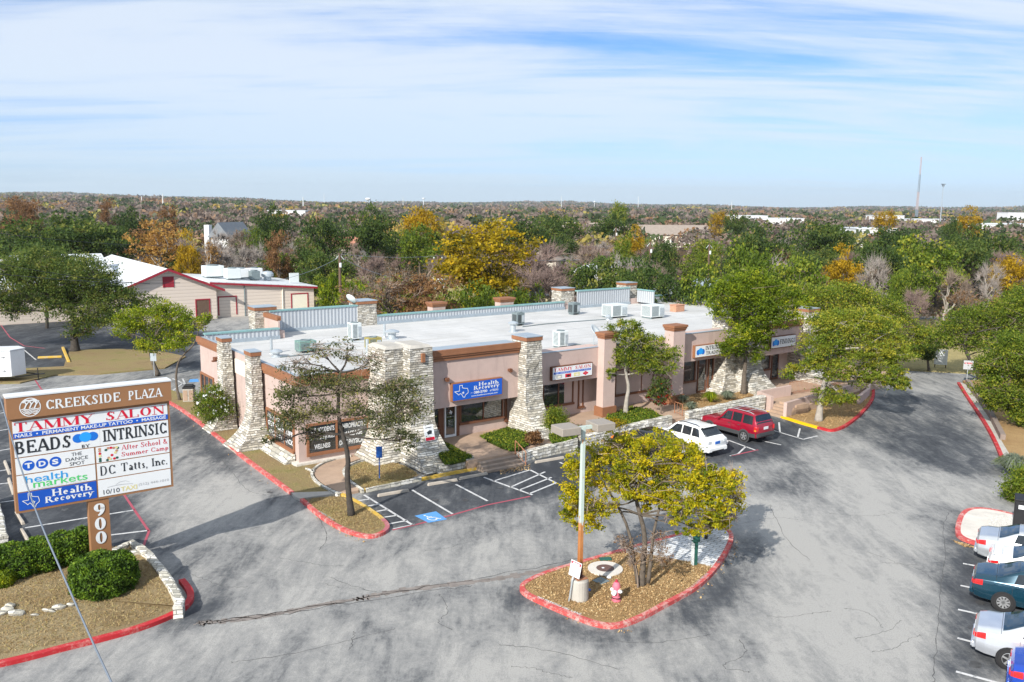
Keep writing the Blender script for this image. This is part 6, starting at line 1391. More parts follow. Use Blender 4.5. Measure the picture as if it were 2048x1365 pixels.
def near_tree(name, label, foot, fz, trunk, lobes, leaf, n, size, bark='bark', r0=.16, Y=None, per=26, spread=.16, shell=.5, seed=1, cat='tree', group=None, twn=500, asp=.5, extra=None, up=.5, depth=1.0, tb=0.0, ls=.87):
    """trunk: list of photo points up the stem; lobes: (px, py, rx, ry[, dY[, weight]]) in photo units at the tree's own distance"""
    if n > 3000: n = int(n * 2.0); size *= .68; per = int(per * 1.5)
    g = G(*foot, fz); Y = g.y; rnd = random.Random(seed); rng = np.random.default_rng(seed); k = Y / F
    t = thing(name, label, cat, g, 0, group); m = MB()
    tp = [Vector((0, 0, -.05))] + [D(x, y, Y) - g for x, y in trunk]; N = len(tp)
    rads = [r0 * (1 - .6 * i / max(1, N - 1)) for i in range(N)]; rads[0] *= 1.35
    m.tube(smooth_path(tp, False, 1), np.interp(np.linspace(0, 1, 2 * N), np.linspace(0, 1, N), rads).tolist(), 9)
    LB = []
    for l in lobes:
        dY = l[4] if len(l) > 4 else rnd.uniform(-.35, .35) * max(q[2] for q in lobes) * k * 1.5; c = D(l[0], l[1], Y + dY) - g; ry = l[3] * k
        LB.append((tuple(c), (l[2] * k * ls, (l[2] + l[3]) * .5 * ls * k * depth, ry * ls), l[5] if len(l) > 5 else 1))
    S, E_ = [], []
    for c, r, w in LB:
        cv = Vector(c); st = min(tp[max(1, N // 2):], key=lambda p: (p - cv).length + max(0, p.z - cv.z) * .8); pts = limb(m, st, cv - Vector((0, 0, r[2] * .3)), r0 * .38, r0 * .10, rnd)
        for _ in range(5):
            d = Vector((rnd.gauss(0, 1), rnd.gauss(0, 1), rnd.gauss(.2, .8))).normalized(); e = cv + Vector((d.x * r[0], d.y * r[1], d.z * r[2])) * .85; q = limb(m, pts[rnd.choice((3, 4))], e, r0 * .13, r0 * .03, rnd, .1, 3, 4)
            for _ in range(max(1, twn // (5 * len(LB)))): a = q[rnd.randint(1, 3)]; S.append(a); E_.append(a + Vector((rnd.gauss(0, r[0] * .4), rnd.gauss(0, r[1] * .4), rnd.gauss(0, r[2] * .4))))
    m.build('trunk', M[bark], t, local=True, smooth=True)
    if S:
        v, q = twigs(rng, np.array(S), np.array(E_), .012); link('twigs', np_mesh('twigs', v, q), M['twig' if bark != 'barkl' else 'twigg'], t)
    if n:
        P, T = crown_points(rng, LB, n, per, spread, shell); v, q = leaves(rng, P, size, up, asp); link('crown', np_mesh('crown', v, q, np.clip(T + tb, 0, 1)), M[leaf], t)
    if extra: extra(t, LB, rng)
    return t
# corner tree, sparse olive crown
near_tree('elm_tree', 'sparse dark olive tree with a black trunk on the kerbed peninsula by the wheelchair bay', (703, 1031), .12, [(697, 985), (694, 950), (697, 915), (686, 870), (676, 830), (677, 785), (680, 745)],
    [(585, 790, 48, 32), (640, 765, 55, 32), (705, 775, 60, 36), (770, 785, 55, 36), (820, 815, 40, 38), (770, 845, 55, 34), (575, 838, 48, 28), (548, 880, 26, 24), (640, 820, 50, 30), (710, 825, 50, 28), (600, 745, 50, 24, 0, .5), (650, 705, 45, 26, 0, .22), (700, 700, 40, 28, .5, .22), (740, 725, 45, 26, 0, .35), (810, 770, 45, 30), (815, 880, 30, 24), (625, 870, 30, 22), (585, 720, 30, 22, 0, .2)],
    'elm', 7800, .085, 'barkd', .15, tb=.12, seed=3, twn=2200, spread=.15, shell=.25, up=.3)
def stems(t, LB, rng):
    g = Vector(t.location); m = MB()
    for k, (pts, dy) in enumerate([([(1296, 1166), (1302, 1120), (1306, 1070), (1318, 1020), (1330, 960)], -.25), ([(1276, 1170), (1268, 1120), (1258, 1060), (1235, 1010), (1205, 965)], .1)]):
        q = [g * 0 + Vector((0, 0, 0)) for _ in ()] + [D(x, y, g.y + dy) - g for x, y in pts]; m = MB().tube(smooth_path(q, False, 1), np.linspace(.085, .03, 10).tolist(), 8); m.build('stem', M['bark'], t, local=True, smooth=True)
near_tree('cedar_elm_tree', 'wide yellow-green tree with forked grey trunk on the kerbed island behind the hydrant', (1283, 1171), .12, [(1286, 1130), (1290, 1090), (1288, 1060), (1280, 1030), (1272, 1000), (1276, 968), (1290, 930)],
    [(1270, 930, 40, 34, -.6), (1310, 985, 34, 28, -.8), (1255, 985, 30, 24, -.6), (1335, 1000, 26, 22, -1), (1165, 965, 42, 46), (1205, 915, 50, 38), (1140, 1012, 22, 44), (1178, 1032, 38, 36), (1265, 892, 46, 30), (1322, 888, 48, 30), (1365, 912, 42, 34), (1232, 962, 36, 30), (1300, 940, 46, 30), (1345, 958, 42, 32), (1282, 990, 36, 20), (1212, 1006, 32, 28), (1150, 930, 28, 26), (1230, 880, 30, 22), (1292, 1014, 18, 12),
     (1400, 968, 44, 32, -1.3), (1440, 985, 36, 32, -1.5), (1385, 1012, 40, 28, -1.4), (1432, 1028, 36, 26, -1.6), (1362, 1045, 26, 24, -1.3), (1398, 1062, 28, 16, -1.3), (1420, 945, 34, 24, -1.2), (1352, 1010, 28, 22, -1.2)],
    'ygold', 16500, .085, 'bark', .12, tb=.09, extra=stems, ls=.97, seed=5, spread=.085, shell=.25, per=24, twn=1400)
near_tree('cedar_elm_tree', 'half bare multi-stemmed small tree rising from the pale pavers at the island tip', (1412, 1078), .12, [(1415, 1050), (1424, 1020), (1432, 990)],
    [(1455, 960, 26, 26, 0, .4), (1470, 1000, 24, 28, 0, .25), (1440, 1040, 26, 20, 0, .5), (1410, 1050, 22, 16, 0, .5), (1475, 960, 18, 24, 0, .15), (1455, 1025, 28, 20, 0, .2)],
    'ygold', 2200, .075, 'barkd', .06, tb=.1, ls=1.0, seed=8, spread=.10, shell=.3, per=12, twn=1600)
near_tree('bare_shrub', 'bare twiggy shrub with a few russet leaves around the island tree trunk', (1276, 1176), .12, [(1275, 1150), (1270, 1130)], [(1250, 1085, 26, 26), (1320, 1080, 30, 26), (1290, 1110, 28, 24), (1262, 1120, 18, 22), (1330, 1115, 24, 18)], 'rust', 260, .05, 'twig', .035, seed=9, twn=900, per=4, cat='shrub')
near_tree('oak_tree', 'small green tree with a pale twisted trunk in front of the brown-based columns', (1251, 826), .68, [(1253, 800), (1258, 775), (1252, 750), (1250, 725), (1252, 700)],
    [(1232, 668, 26, 22), (1265, 680, 38, 26), (1305, 688, 34, 22), (1340, 708, 28, 20), (1240, 715, 34, 22), (1285, 728, 40, 22), (1330, 738, 32, 14), (1258, 652, 26, 16), (1270, 700, 40, 24), (1310, 715, 32, 22), (1222, 745, 16, 14)],
    'oakl', 8500, .10, 'barkl', .16, tb=.12, seed=11, spread=.11, twn=700)
near_tree('oak_tree', 'tall bright green tree rising over the roof beside the Intrinsic Trading sign', (1487, 788), .72, [(1488, 760), (1490, 735), (1492, 705), (1490, 670), (1500, 640)],
    [(1468, 580, 48, 32), (1510, 562, 48, 30), (1552, 590, 46, 32), (1455, 622, 42, 32), (1520, 630, 52, 36), (1572, 632, 42, 32), (1490, 668, 46, 28), (1528, 672, 26, 24), (1434, 592, 26, 26), (1598, 605, 26, 28), (1510, 706, 36, 20), (1465, 694, 36, 22), (1500, 600, 50, 34)],
    'lime', 17000, .12, 'bark', .20, seed=13, spread=.10, shell=.3)
near_tree('oak_tree', 'broad olive green tree with a pale trunk on the mulch bed inside the red kerb', (1637, 842), .12, [(1640, 815), (1643, 790), (1650, 760), (1655, 730), (1665, 700)],
    [(1655, 652, 55, 36), (1712, 645, 55, 36), (1765, 665, 48, 36), (1640, 690, 48, 32), (1700, 700, 58, 36), (1758, 712, 52, 36), (1800, 705, 32, 36), (1622, 728, 26, 22), (1670, 740, 44, 28), (1590, 742, 30, 20), (1730, 752, 48, 28), (1784, 758, 36, 28), (1660, 790, 38, 26), (1692, 800, 30, 18), (1806, 770, 22, 20)],
    'oakl', 17000, .12, 'barkl', .24, tb=.12, seed=17, spread=.10, shell=.3)
near_tree('oak_tree', 'olive green tree standing behind the broad one at the far corner of the plaza', (1722, 752), .3, [(1715, 720), (1705, 680), (1700, 640)],
    [(1640, 602, 46, 30), (1700, 595, 55, 32), (1752, 612, 50, 34), (1790, 640, 36, 38), (1600, 590, 40, 26), (1815, 690, 28, 36), (1840, 672, 26, 26), (1740, 660, 50, 36), (1680, 640, 50, 30)], 'oakl', 15000, .13, 'bark', .22, tb=.12, seed=19)
near_tree('oak_tree', 'small dark green tree at the lawn edge where the drive meets the road', (1858, 742), .05, [(1856, 725), (1852, 705)], [(1836, 690, 28, 24), (1852, 704, 18, 18), (1846, 672, 22, 18)], 'oak', 7500, .12, 'bark', .12, seed=20)
near_tree('oak_tree', 'green tree with slanting dark trunks at the far right kerb', (1962, 760), .1, [(1950, 735), (1935, 712), (1928, 690), (1935, 670)],
    [(1900, 662, 40, 26), (1940, 642, 50, 32), (1990, 628, 52, 34), (2040, 640, 46, 38), (1888, 684, 26, 20), (1972, 680, 40, 22), (1935, 690, 30, 14), (2060, 600, 40, 30), (2020, 680, 40, 22)], 'oakl', 14000, .13, 'barkd', .2, tb=.12, seed=23)
near_tree('oak_tree', 'dense light green tree overhanging the pavement at the right edge', (2040, 850), .16, [(2030, 820), (2020, 790), (2015, 760)],
    [(1978, 742, 28, 30), (2000, 722, 46, 32), (2042, 742, 38, 40), (1990, 782, 42, 32), (2030, 802, 38, 32), (2030, 692, 48, 28), (1990, 806, 22, 16), (2070, 770, 40, 50), (2050, 830, 30, 24)], 'oakl', 15000, .115, 'bark', .18, tb=.12, seed=29)
near_tree('live_oak_tree', 'huge spreading live oak with a thick forked trunk on the left lawn', (150, 702), .1, [(150, 685), (146, 665), (150, 640), (140, 610)],
    [(60, 560, 55, 36), (130, 555, 62, 38), (200, 568, 56, 34), (45, 600, 52, 32), (120, 615, 56, 34), (185, 628, 52, 38), (240, 600, 46, 34), (282, 612, 42, 28), (10, 560, 50, 44), (90, 520, 56, 28), (150, 528, 56, 30), (232, 640, 38, 24), (160, 662, 36, 22), (5, 615, 40, 30), (130, 585, 60, 30), (210, 595, 50, 30), (180, 545, 60, 30), (40, 535, 60, 30), (298, 632, 22, 16), (-50, 580, 60, 50)], 'oak', 26000, .15, 'barkd', .42, tb=.12, seed=31, spread=.11, shell=.35)
near_tree('oak_tree', 'small yellowish green tree with a curved silvery trunk left of the building', (316, 750), .1, [(306, 725), (300, 705), (305, 685)],
    [(298, 640, 44, 28), (345, 632, 40, 26), (262, 640, 36, 28), (325, 665, 46, 26), (376, 650, 34, 20), (305, 688, 40, 20), (410, 636, 20, 12), (355, 685, 26, 14), (250, 662, 26, 18), (320, 612, 34, 18)], 'lime', 9500, .12, 'bark', .2, seed=37, spread=.12)
near_tree('crape_myrtle', 'slender forked tree with bare crooked limbs beside the tan rubbish bin', (360, 800), .12, [(353, 775), (352, 745), (358, 720), (372, 705), (388, 690), (396, 668)], [(350, 690, 26, 14, 0, .4), (395, 650, 22, 14, 0, .4), (370, 670, 24, 14, 0, .4)], 'lime', 1500, .09, 'bark', .10, seed=41, twn=160)
def blossom(t, LB, rng):
    P, T = crown_points(rng, LB, 260, 5, .1, .8); v, q = leaves(rng, P, .07, .4, .8); link('flowers', np_mesh('flowers', v, q, T), M['swhite'], t)
near_tree('flowering_shrub', 'upright green shrub dotted with white flowers against the left wall', (432, 858), .12, [(430, 840), (430, 820)], [(428, 795, 28, 20), (418, 822, 26, 20), (445, 818, 20, 26), (405, 800, 18, 16), (432, 842, 20, 12), (428, 778, 18, 10)], 'oakl', 5200, .08, 'twig', .05, seed=43, cat='shrub', extra=blossom, spread=.2)
near_tree('shrub', 'rounded green shrub between the second stone pier and the salon window', (1113, 868), .6, [(1113, 855)], [(1112, 832, 20, 20), (1106, 846, 18, 16), (1120, 848, 18, 16), (1112, 858, 20, 12)], 'oakl', 5000, .07, 'twig', .05, seed=47, cat='shrub', twn=60, spread=.2)
near_tree('shrub', 'round reddish brown shrub at the foot of the second stone pier', (1067, 888), .66, [(1067, 880)], [(1067, 872, 14, 12), (1060, 880, 10, 8), (1075, 880, 10, 8)], 'rust', 2200, .06, 'twig', .04, seed=48, cat='shrub', twn=120, spread=.22)
def scarlet(t, LB, rng):
    P, T = crown_points(rng, [(tuple(np.array(c) - (0, 0, r[2] * .4)), r, w) for c, r, w in LB], 260, 10, .14, .7); v, q = leaves(rng, P, .075, .4, .5); link('red_leaves', np_mesh('red_leaves', v, q, T * .7), M['redl'], t)
near_tree('shrub', 'dark shrub with sprays of scarlet leaves in the shade between the brown-based columns', (1322, 825), .7, [(1322, 800), (1320, 780)], [(1318, 768, 20, 18), (1326, 790, 18, 16), (1308, 788, 16, 14), (1322, 806, 14, 8)], 'oak', 1500, .08, 'twig', .04, seed=49, cat='shrub', twn=160, spread=.2, extra=scarlet)
near_tree('shrub', 'low bronze and green shrub on the terrace edge left of the pale twisted trunk', (1215, 858), .7, [(1215, 852)], [(1205, 848, 22, 8), (1228, 846, 24, 9), (1180, 872, 18, 8), (1195, 862, 20, 8)], 'olgold', 2600, .06, 'twig', .03, seed=50, cat='shrub', twn=60, spread=.22)
near_tree('shrub', 'dense dark green bush at the right edge beside the parking island', (2035, 1000), .1, [(2035, 985)], [(2035, 975, 30, 24), (2055, 960, 34, 28), (2060, 990, 34, 24), (2022, 990, 16, 14)], 'oakl', 5200, .08, 'twig', .05, seed=51, cat='shrub', twn=60, spread=.2)
def blades(name, label, px, py, z, r, h, n, mat, seed, droop=.5, w=.018):
    g = G(px, py, z); rng = np.random.default_rng(seed); a = rng.uniform(0, 2 * math.pi, n); l = rng.uniform(.55, 1, n); sp = rng.uniform(.1, 1, n) ** .7
    d = np.stack([np.cos(a), np.sin(a), np.zeros(n)], 1); s = d * .06; m_ = d * (r * sp * .5)[:, None]; m_[:, 2] = h * l * .75; e = d * (r * sp)[:, None]; e[:, 2] = h * l * (1 - droop * sp)
    nn = np.stack([-np.sin(a), np.cos(a), np.zeros(n)], 1) * w; v = np.stack([s - nn, s + nn, m_ + nn, m_ - nn, m_ - nn, m_ + nn, e + nn * .2, e - nn * .2], 1).reshape(-1, 3)
    o = link(name, np_mesh(name, v, np.arange(len(v)).reshape(-1, 4), np.repeat(rng.uniform(.2, .9, n), 2)), M[mat]); o.location = g; return tag(o, label, 'plant')
blades('yucca', 'spiky grey-green yucca at the head of the narrow steps', 1382, 822, .72, .75, .8, 170, 'sage', 61, .5, .03); blades('yucca', 'spiky grey-green yucca behind the one at the narrow steps', 1366, 806, .72, .6, .7, 150, 'sage', 62, .5, .03)
blades('ornamental_grass', 'tuft of green ornamental grass on the bed below the Intrinsic Trading window', 1421, 805, .72, .8, 1.0, 420, 'lime', 63, .6); blades('ornamental_grass', 'silvery mound of grass beside the third stone pier', 1455, 800, .72, .8, .85, 420, 'sage', 64, .6)
blades('ornamental_grass', 'tall pale grass clump at the right edge below the pavement wall', 2025, 950, .1, 1.2, 1.5, 420, 'sage', 65, .6, .02); blades('ornamental_grass', 'green grass clump hugging the near end of the right red kerb', 2012, 938, .1, .9, .9, 380, 'oakl', 66, .6, .02)
# clipped hedge and ball bush
def clipped(name, label, balls, n, mat, seed, leaf=.05):
    """balls: (px, py of centre, rx, rz, ry in metres, Y reference foot)"""
    t = thing(name, label, 'bush', balls[0][0]); rng = np.random.default_rng(seed); base = Vector(balls[0][0]); P = []; m = MB()
    tot = sum(b[1] * b[3] for b in balls)
    for c, rx, ry, rz in balls:
        k = int(n * rx * rz / tot); d = rng.normal(size=(k, 3)); d /= np.linalg.norm(d, axis=1, keepdims=True); d = np.sign(d) * np.abs(d) ** .82
        bumps = 1 + .07 * np.sin(d[:, 0] * 7 + seed) * np.sin(d[:, 1] * 6 + 1) + .05 * np.sin(d[:, 2] * 11 + d[:, 0] * 9); q = d * (bumps * rng.uniform(.88, 1.04, k))[:, None] * np.array([rx, ry, rz]); q[:, 2] = np.maximum(q[:, 2] + rz * .92, .03)
        P.append(q + np.array(Vector(c) - base)); cc = Vector(c) - base
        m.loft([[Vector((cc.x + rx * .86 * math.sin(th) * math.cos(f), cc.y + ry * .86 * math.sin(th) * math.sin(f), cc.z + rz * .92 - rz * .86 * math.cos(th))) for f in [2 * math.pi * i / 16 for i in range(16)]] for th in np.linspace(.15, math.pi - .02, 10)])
    P = np.concatenate(P); v, q = leaves(rng, P, leaf, .8, .55); T = np.clip(.5 + .22 * np.sin(P[:, 0] * 5) * np.sin(P[:, 2] * 7 + P[:, 1] * 4) + rng.normal(0, .15, len(P)), 0, 1)
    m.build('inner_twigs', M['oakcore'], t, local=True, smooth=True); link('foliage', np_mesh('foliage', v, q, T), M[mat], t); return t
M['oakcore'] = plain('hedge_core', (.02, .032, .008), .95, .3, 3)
g = G(186, 1212, .15); clipped('clipped_bush', 'round clipped green bush in front of the numbered sign post', [(g + Vector((0, .95, 0)), 1.14, 1.05, .80)], 17000, 'hedge', 71)
g = G(60, 1160, .15); a = [G(110, 1148, .15) + Vector((0, .9, 0)), G(150, 1135, .15) + Vector((0, .9, 0)), G(60, 1160, .15) + Vector((0, .9, 0)), G(10, 1172, .15) + Vector((0, .9, 0)), G(-50, 1180, .15) + Vector((0, .9, 0))]
clipped('clipped_hedge', 'long clipped green hedge running off the left edge behind the white rocks', [(a[0], .95, .85, .68), (a[1], .75, .75, .66), (a[2], .95, .85, .66), (a[3], .95, .85, .66), (a[4], 1.0, .9, .66)], 30000, 'hedge', 72)
g = G(2, 1184, .15); clipped('clipped_bush', 'small yellowish bush cut by the left edge of the photo', [(g + Vector((-.1, .3, 0)), .42, .4, .34)], 3500, 'lime', 73)
# leaf litter and grass tufts
def scatter(name, polys, n, size, mat, seed, z=.135, up=1.6, asp=.5):
    rng = np.random.default_rng(seed); P = []
    for poly in polys:
        w = [G(*p) for p in poly]; xs = [p.x for p in w]; ys = [p.y for p in w]; X = rng.uniform(min(xs), max(xs), n * 2); Y = rng.uniform(min(ys), max(ys), n * 2); k = inside(w, X, Y); P.append(np.stack([X[k], Y[k], np.full(k.sum(), z)], 1)[:n])
    P = np.concatenate(P)
    if z is None: P = np.array([(a, b, bed_z(a, b)) for a, b, _ in P], float)
    P[:, 2] += rng.uniform(0, .04, len(P)); v, q = leaves(rng, P, size, up, asp); return tag(link(name, np_mesh(name, v, q, rng.uniform(0, 1, len(P))), M[mat]), kind='stuff')
M['straw'] = leafmat('dry_grass_blades', [(0, (.24, .15, .06)), (.35, (.38, .265, .12)), (.7, (.48, .37, .18)), (1, (.30, .28, .09))], .15); M['litter'] = leafmat('fallen_leaves', [(0, (.30, .18, .085)), (.4, (.42, .275, .13)), (.8, (.50, .35, .17)), (1, (.60, .48, .28))], .1)
scatter('grass_tufts', [[(-60, 1330), (60, 1310), (200, 1274), (310, 1242), (372, 1208), (345, 1165), (300, 1110), (100, 1100), (0, 1120)]], 15000, .055, 'straw', 81, None, -.2, .16)
scatter('grass_tufts', [[(380, 830), (470, 870), (520, 892), (588, 938), (640, 932), (624, 960), (670, 986), (590, 988), (480, 912)], [(608, 1004), (680, 997), (745, 1027), (776, 1054), (735, 1074), (650, 1042)], [(690, 942), (735, 928), (800, 932), (842, 956), (730, 980)]], 5200, .05, 'straw', 82, .12, -.2, .18)
scatter('leaf_litter', [[(1045, 1180), (1092, 1152), (1250, 1108), (1425, 1138), (1386, 1182), (1240, 1252), (1145, 1232)]], 9000, .04, 'litter', 83, .13); scatter('leaf_litter', [[(1570, 835), (1666, 862), (1735, 817), (1745, 790), (1640, 812)]], 2500, .05, 'litter', 84, .13)
scatter('fallen_leaves', [[(1040, 1196), (1140, 1244), (1240, 1268), (1290, 1262), (1200, 1262), (1090, 1222)], [(1390, 1190), (1460, 1100), (1475, 1075), (1480, 1110), (1400, 1200)], [(345, 818), (480, 920), (581, 995), (560, 995), (440, 905)], [(620, 1030), (735, 1088), (700, 1080)], [(1000, 935), (1060, 930), (1060, 940), (1000, 950)], [(1900, 1080), (1960, 1098), (1930, 1095)]], 260, .05, 'litter', 85, .004)

IV = [[(868, 889, .66), (888, 886, .66), (945, 916, .66), (892, 931, .66), (878, 912, .66)], [(958, 874, .66), (1015, 857, .66), (1062, 869, .66), (1056, 893, .66), (1022, 904, .66)], [(1092, 862, .66), (1130, 850, .66), (1160, 862, .66), (1150, 880, .66), (1104, 888, .66)], [(1205, 850, .66), (1215, 832, .66), (1262, 815, .66), (1300, 820, .66), (1330, 838, .66), (1230, 862, .66)]]
scatter('ground_cover', IV, 3800, .065, 'hedge', 91, .69, .5, .6); P_ = scatter('ground_cover', IV, 1500, .06, 'oakl', 92, .76, .4, .5)
scatter('leaf_litter', [[(1372, 822, .7), (1350, 802, .7), (1400, 785, .7), (1450, 792, .7), (1500, 778, .7), (1520, 790, .7)]], 1500, .05, 'litter', 93, .725)
# ---------------------------------------------------------------- background: neighbours, woodland, skyline
# neighbouring building on the left
def neighbour():
    a, b = G(424, 637), Vector((-26.6, 116, 0)); X = (b - a).normalized(); Yv = Vector((-X.y, X.x, 0)); L = (b - a).length
    t = thing('roadhouse', 'long pale building with dark red trim and white metal roof behind the left trees', 'building', (a.x, a.y, 0), math.atan2(X.y, X.x))
    P = lambda *q: Vector(q)
    gw = 11.5; ge, gr = 3.9, 6.3                        # gable facing the car park: width, eave, ridge
    m = MB(); m.box(0, 0, 0, L, 14, 3.2); m.add([(0, 0, 3.2), (L, 0, 3.2), (L, 14, 3.2), (0, 14, 3.2), (0, 0, 4.5), (L, 0, 3.3), (L, 14, 3.3), (0, 14, 4.5)], [(0, 1, 5, 4), (1, 2, 6, 5), (2, 3, 7, 6), (3, 0, 4, 7)])
    w = m.build('shed_wall', M['siding'], t, local=True)
    m = MB(); m.add([(-.2, -.35, 4.52), (L + .4, -.35, 3.32), (L + .4, 14.3, 3.32), (-.2, 14.3, 4.52), (-.2, -.35, 4.67), (L + .4, -.35, 3.47), (L + .4, 14.3, 3.47), (-.2, 14.3, 4.67)], [(4, 5, 6, 7), (0, 3, 2, 1), (1, 2, 6, 5), (2, 3, 7, 6), (3, 0, 4, 7), (0, 1, 5, 4)]); m.build('shed_roof', M['metalroof'], t, local=True)
    m = MB(); m.add([(-.2, -.38, 4.32), (L + .4, -.38, 3.12), (L + .4, -.36, 3.12), (-.2, -.36, 4.32), (-.2, -.38, 4.57), (L + .4, -.38, 3.37), (L + .4, -.36, 3.37), (-.2, -.36, 4.57)], [(4, 5, 6, 7), (0, 1, 5, 4), (1, 2, 6, 5)]); m.build('fascia_board', M['redtrim'], t, local=True)
    g0 = -gw + .4
    m = MB(); m.add([(g0, -.9, 0), (.4, -.9, 0), (.4, -.9, ge), (g0 + gw / 2, -.9, gr), (g0, -.9, ge), (g0, 30, 0), (.4, 30, 0), (.4, 30, ge), (g0 + gw / 2, 30, gr), (g0, 30, ge)], [(0, 1, 2, 3, 4), (6, 5, 9, 8, 7), (1, 6, 7, 2), (5, 0, 4, 9)]); m.build('gable_wall', M['siding'], t, local=True)
    for s in (-1, 1):
        c = g0 + gw / 2; e = c + s * (gw / 2 + .9); m = MB(); z0 = ge - .36; q = [(c, -1.5, gr + .02), (e, -1.5, z0), (e, 31, z0), (c, 31, gr + .02)]
        vs = [P(*v) for v in q] + [P(v[0], v[1], v[2] + .16) for v in q]; m.add(vs, [(4, 5, 6, 7) if s > 0 else (7, 6, 5, 4), (0, 3, 2, 1) if s > 0 else (1, 2, 3, 0), (1, 2, 6, 5), (2, 3, 7, 6)]); m.build('gable_roof', M['metalroof'], t, local=True); fix(KIDS[t][-1])
        m = MB(); m.add([(c, -1.54, gr - .08), (e, -1.54, z0 - .10), (e, -1.54, z0 + .2), (c, -1.54, gr + .22), (c, -1.5, gr - .08), (e, -1.5, z0 - .10), (e, -1.5, z0 + .2), (c, -1.5, gr + .22)], [(0, 1, 2, 3), (7, 6, 5, 4), (0, 4, 5, 1), (1, 5, 6, 2)]); m.build('barge_board', M['redtrim'], t, local=True); fix(KIDS[t][-1])
    def frame(nm, x0, x1, z0, z1, y, fill, f=.14):
        m = MB(); m.box(x0, y - .06, z1 - f, x1, y, z1).box(x0, y - .06, z0, x0 + f, y, z1 - f).box(x1 - f, y - .06, z0, x1, y, z1 - f); o = m.build(nm, M['redtrim'], t, local=True); MB().box(x0 + f, y - .02, z0, x1 - f, y + .001, z1 - f).build('leaf', M[fill], o, local=True)
    frame('loft_door', g0 + gw / 2 - .55, g0 + gw / 2 + .75, 4.2, 5.5, -.9, 'redtrim'); frame('door', -2.2, -.4, 0, 2.6, -.9, 'wood'); frame('panel_door', .8, 3.2, .3, 2.7, 0, 'siding'); frame('loading_door', L - 3.2, L - .8, 0, 2.6, 0, 'cream')
    for x in (4.2, 9.2): MB().tube([(x, -.08, 0), (x, -.08, 4.3 - x * .085)], .07, 6).build('downpipe', M['hvacd' if x < 5 else 'cream'], t, local=True)
    m = MB(); m.box(-30, 6, 0, g0, 30, 4.4); m.build('wing_wall', M['siding'], t, local=True)
    m = MB(); m.add([(-31, 5, 4.2), (g0 + 2, 5, 4.2), (g0 + 2, 18, 7.4), (-31, 18, 7.4), (-31, 31, 4.2), (g0 + 2, 31, 4.2)], [(0, 1, 2, 3), (3, 2, 5, 4), (1, 5, 2), (0, 3, 4)]); m.build('wing_roof', M['metalroof'], t, local=True)
    o2 = Matrix.LocRotScale(t.location, t.rotation_euler, None)
    for k, (x, y, w_, d, h, mat, lab) in enumerate([(1.5, 6, 2.4, 2, 1.5, 'hvac', 'large pale rooftop unit nearest the red gable'), (4.2, 4, 1.8, 1.6, 1.4, 'hvac', 'boxy grey rooftop unit second from the red gable'), (6.4, 6.5, 2.0, 1.8, 1.3, 'swhite', 'white rooftop unit third from the red gable'), (8.6, 5, 1.2, 1.2, 1.2, 'hvacd', 'black rooftop condenser beside the round vent'), (9.6, 8, 1.8, 1.5, 1.4, 'swhite', 'white rooftop unit left of the round vent')]):
        p = o2 @ Vector((x * .8, y, 4.69 - x * .8 * .085)); o = thing('air_conditioner', lab + ' on the neighbouring roof', 'air conditioner', p, t.rotation_euler.z, 'air conditioners on the neighbouring roof'); MB().box(0, 0, .12, w_, d, h).build('casing', M[mat], o, local=True, bevel=.03); MB().lathe([(d * .35, h + .002), (d * .35, h + .12), (d * .3, h + .12), (0, h + .04)], (w_ / 2, d / 2, 0), 14).build('fan_grille', M['hvacd'], o, local=True); MB().box(.1, .1, -.02, w_ - .1, d - .1, .119).build('skid', M['hvacd'], o, local=True)
    p = o2 @ Vector((9.6, 6.5, 3.88)); o = MB().lathe([(.5, 0), (.5, .5), (.8, .55), (.85, .9), (.6, 1.2), (0, 1.3)], n=18).build('roof_vent', M['galv']); o.location = p; tag(o, 'round galvanised roof vent at the end of the neighbouring rooftop units', 'roof vent')
    p = o2 @ Vector((11.4, 3, 3.72)); m = MB(); m.box(0, 0, .1, 1.3, .1, 1.3).tube([(0, .05, 0), (0, .05, 1.3)], .04, 5).tube([(1.3, .05, 0), (1.3, .05, 1.3)], .04, 5); o = m.build('roof_screen', M['hvac']); o.location = p; o.rotation_euler.z = t.rotation_euler.z; tag(o, 'thin rectangular frame standing alone on the low neighbouring roof', 'roof screen')
neighbour()
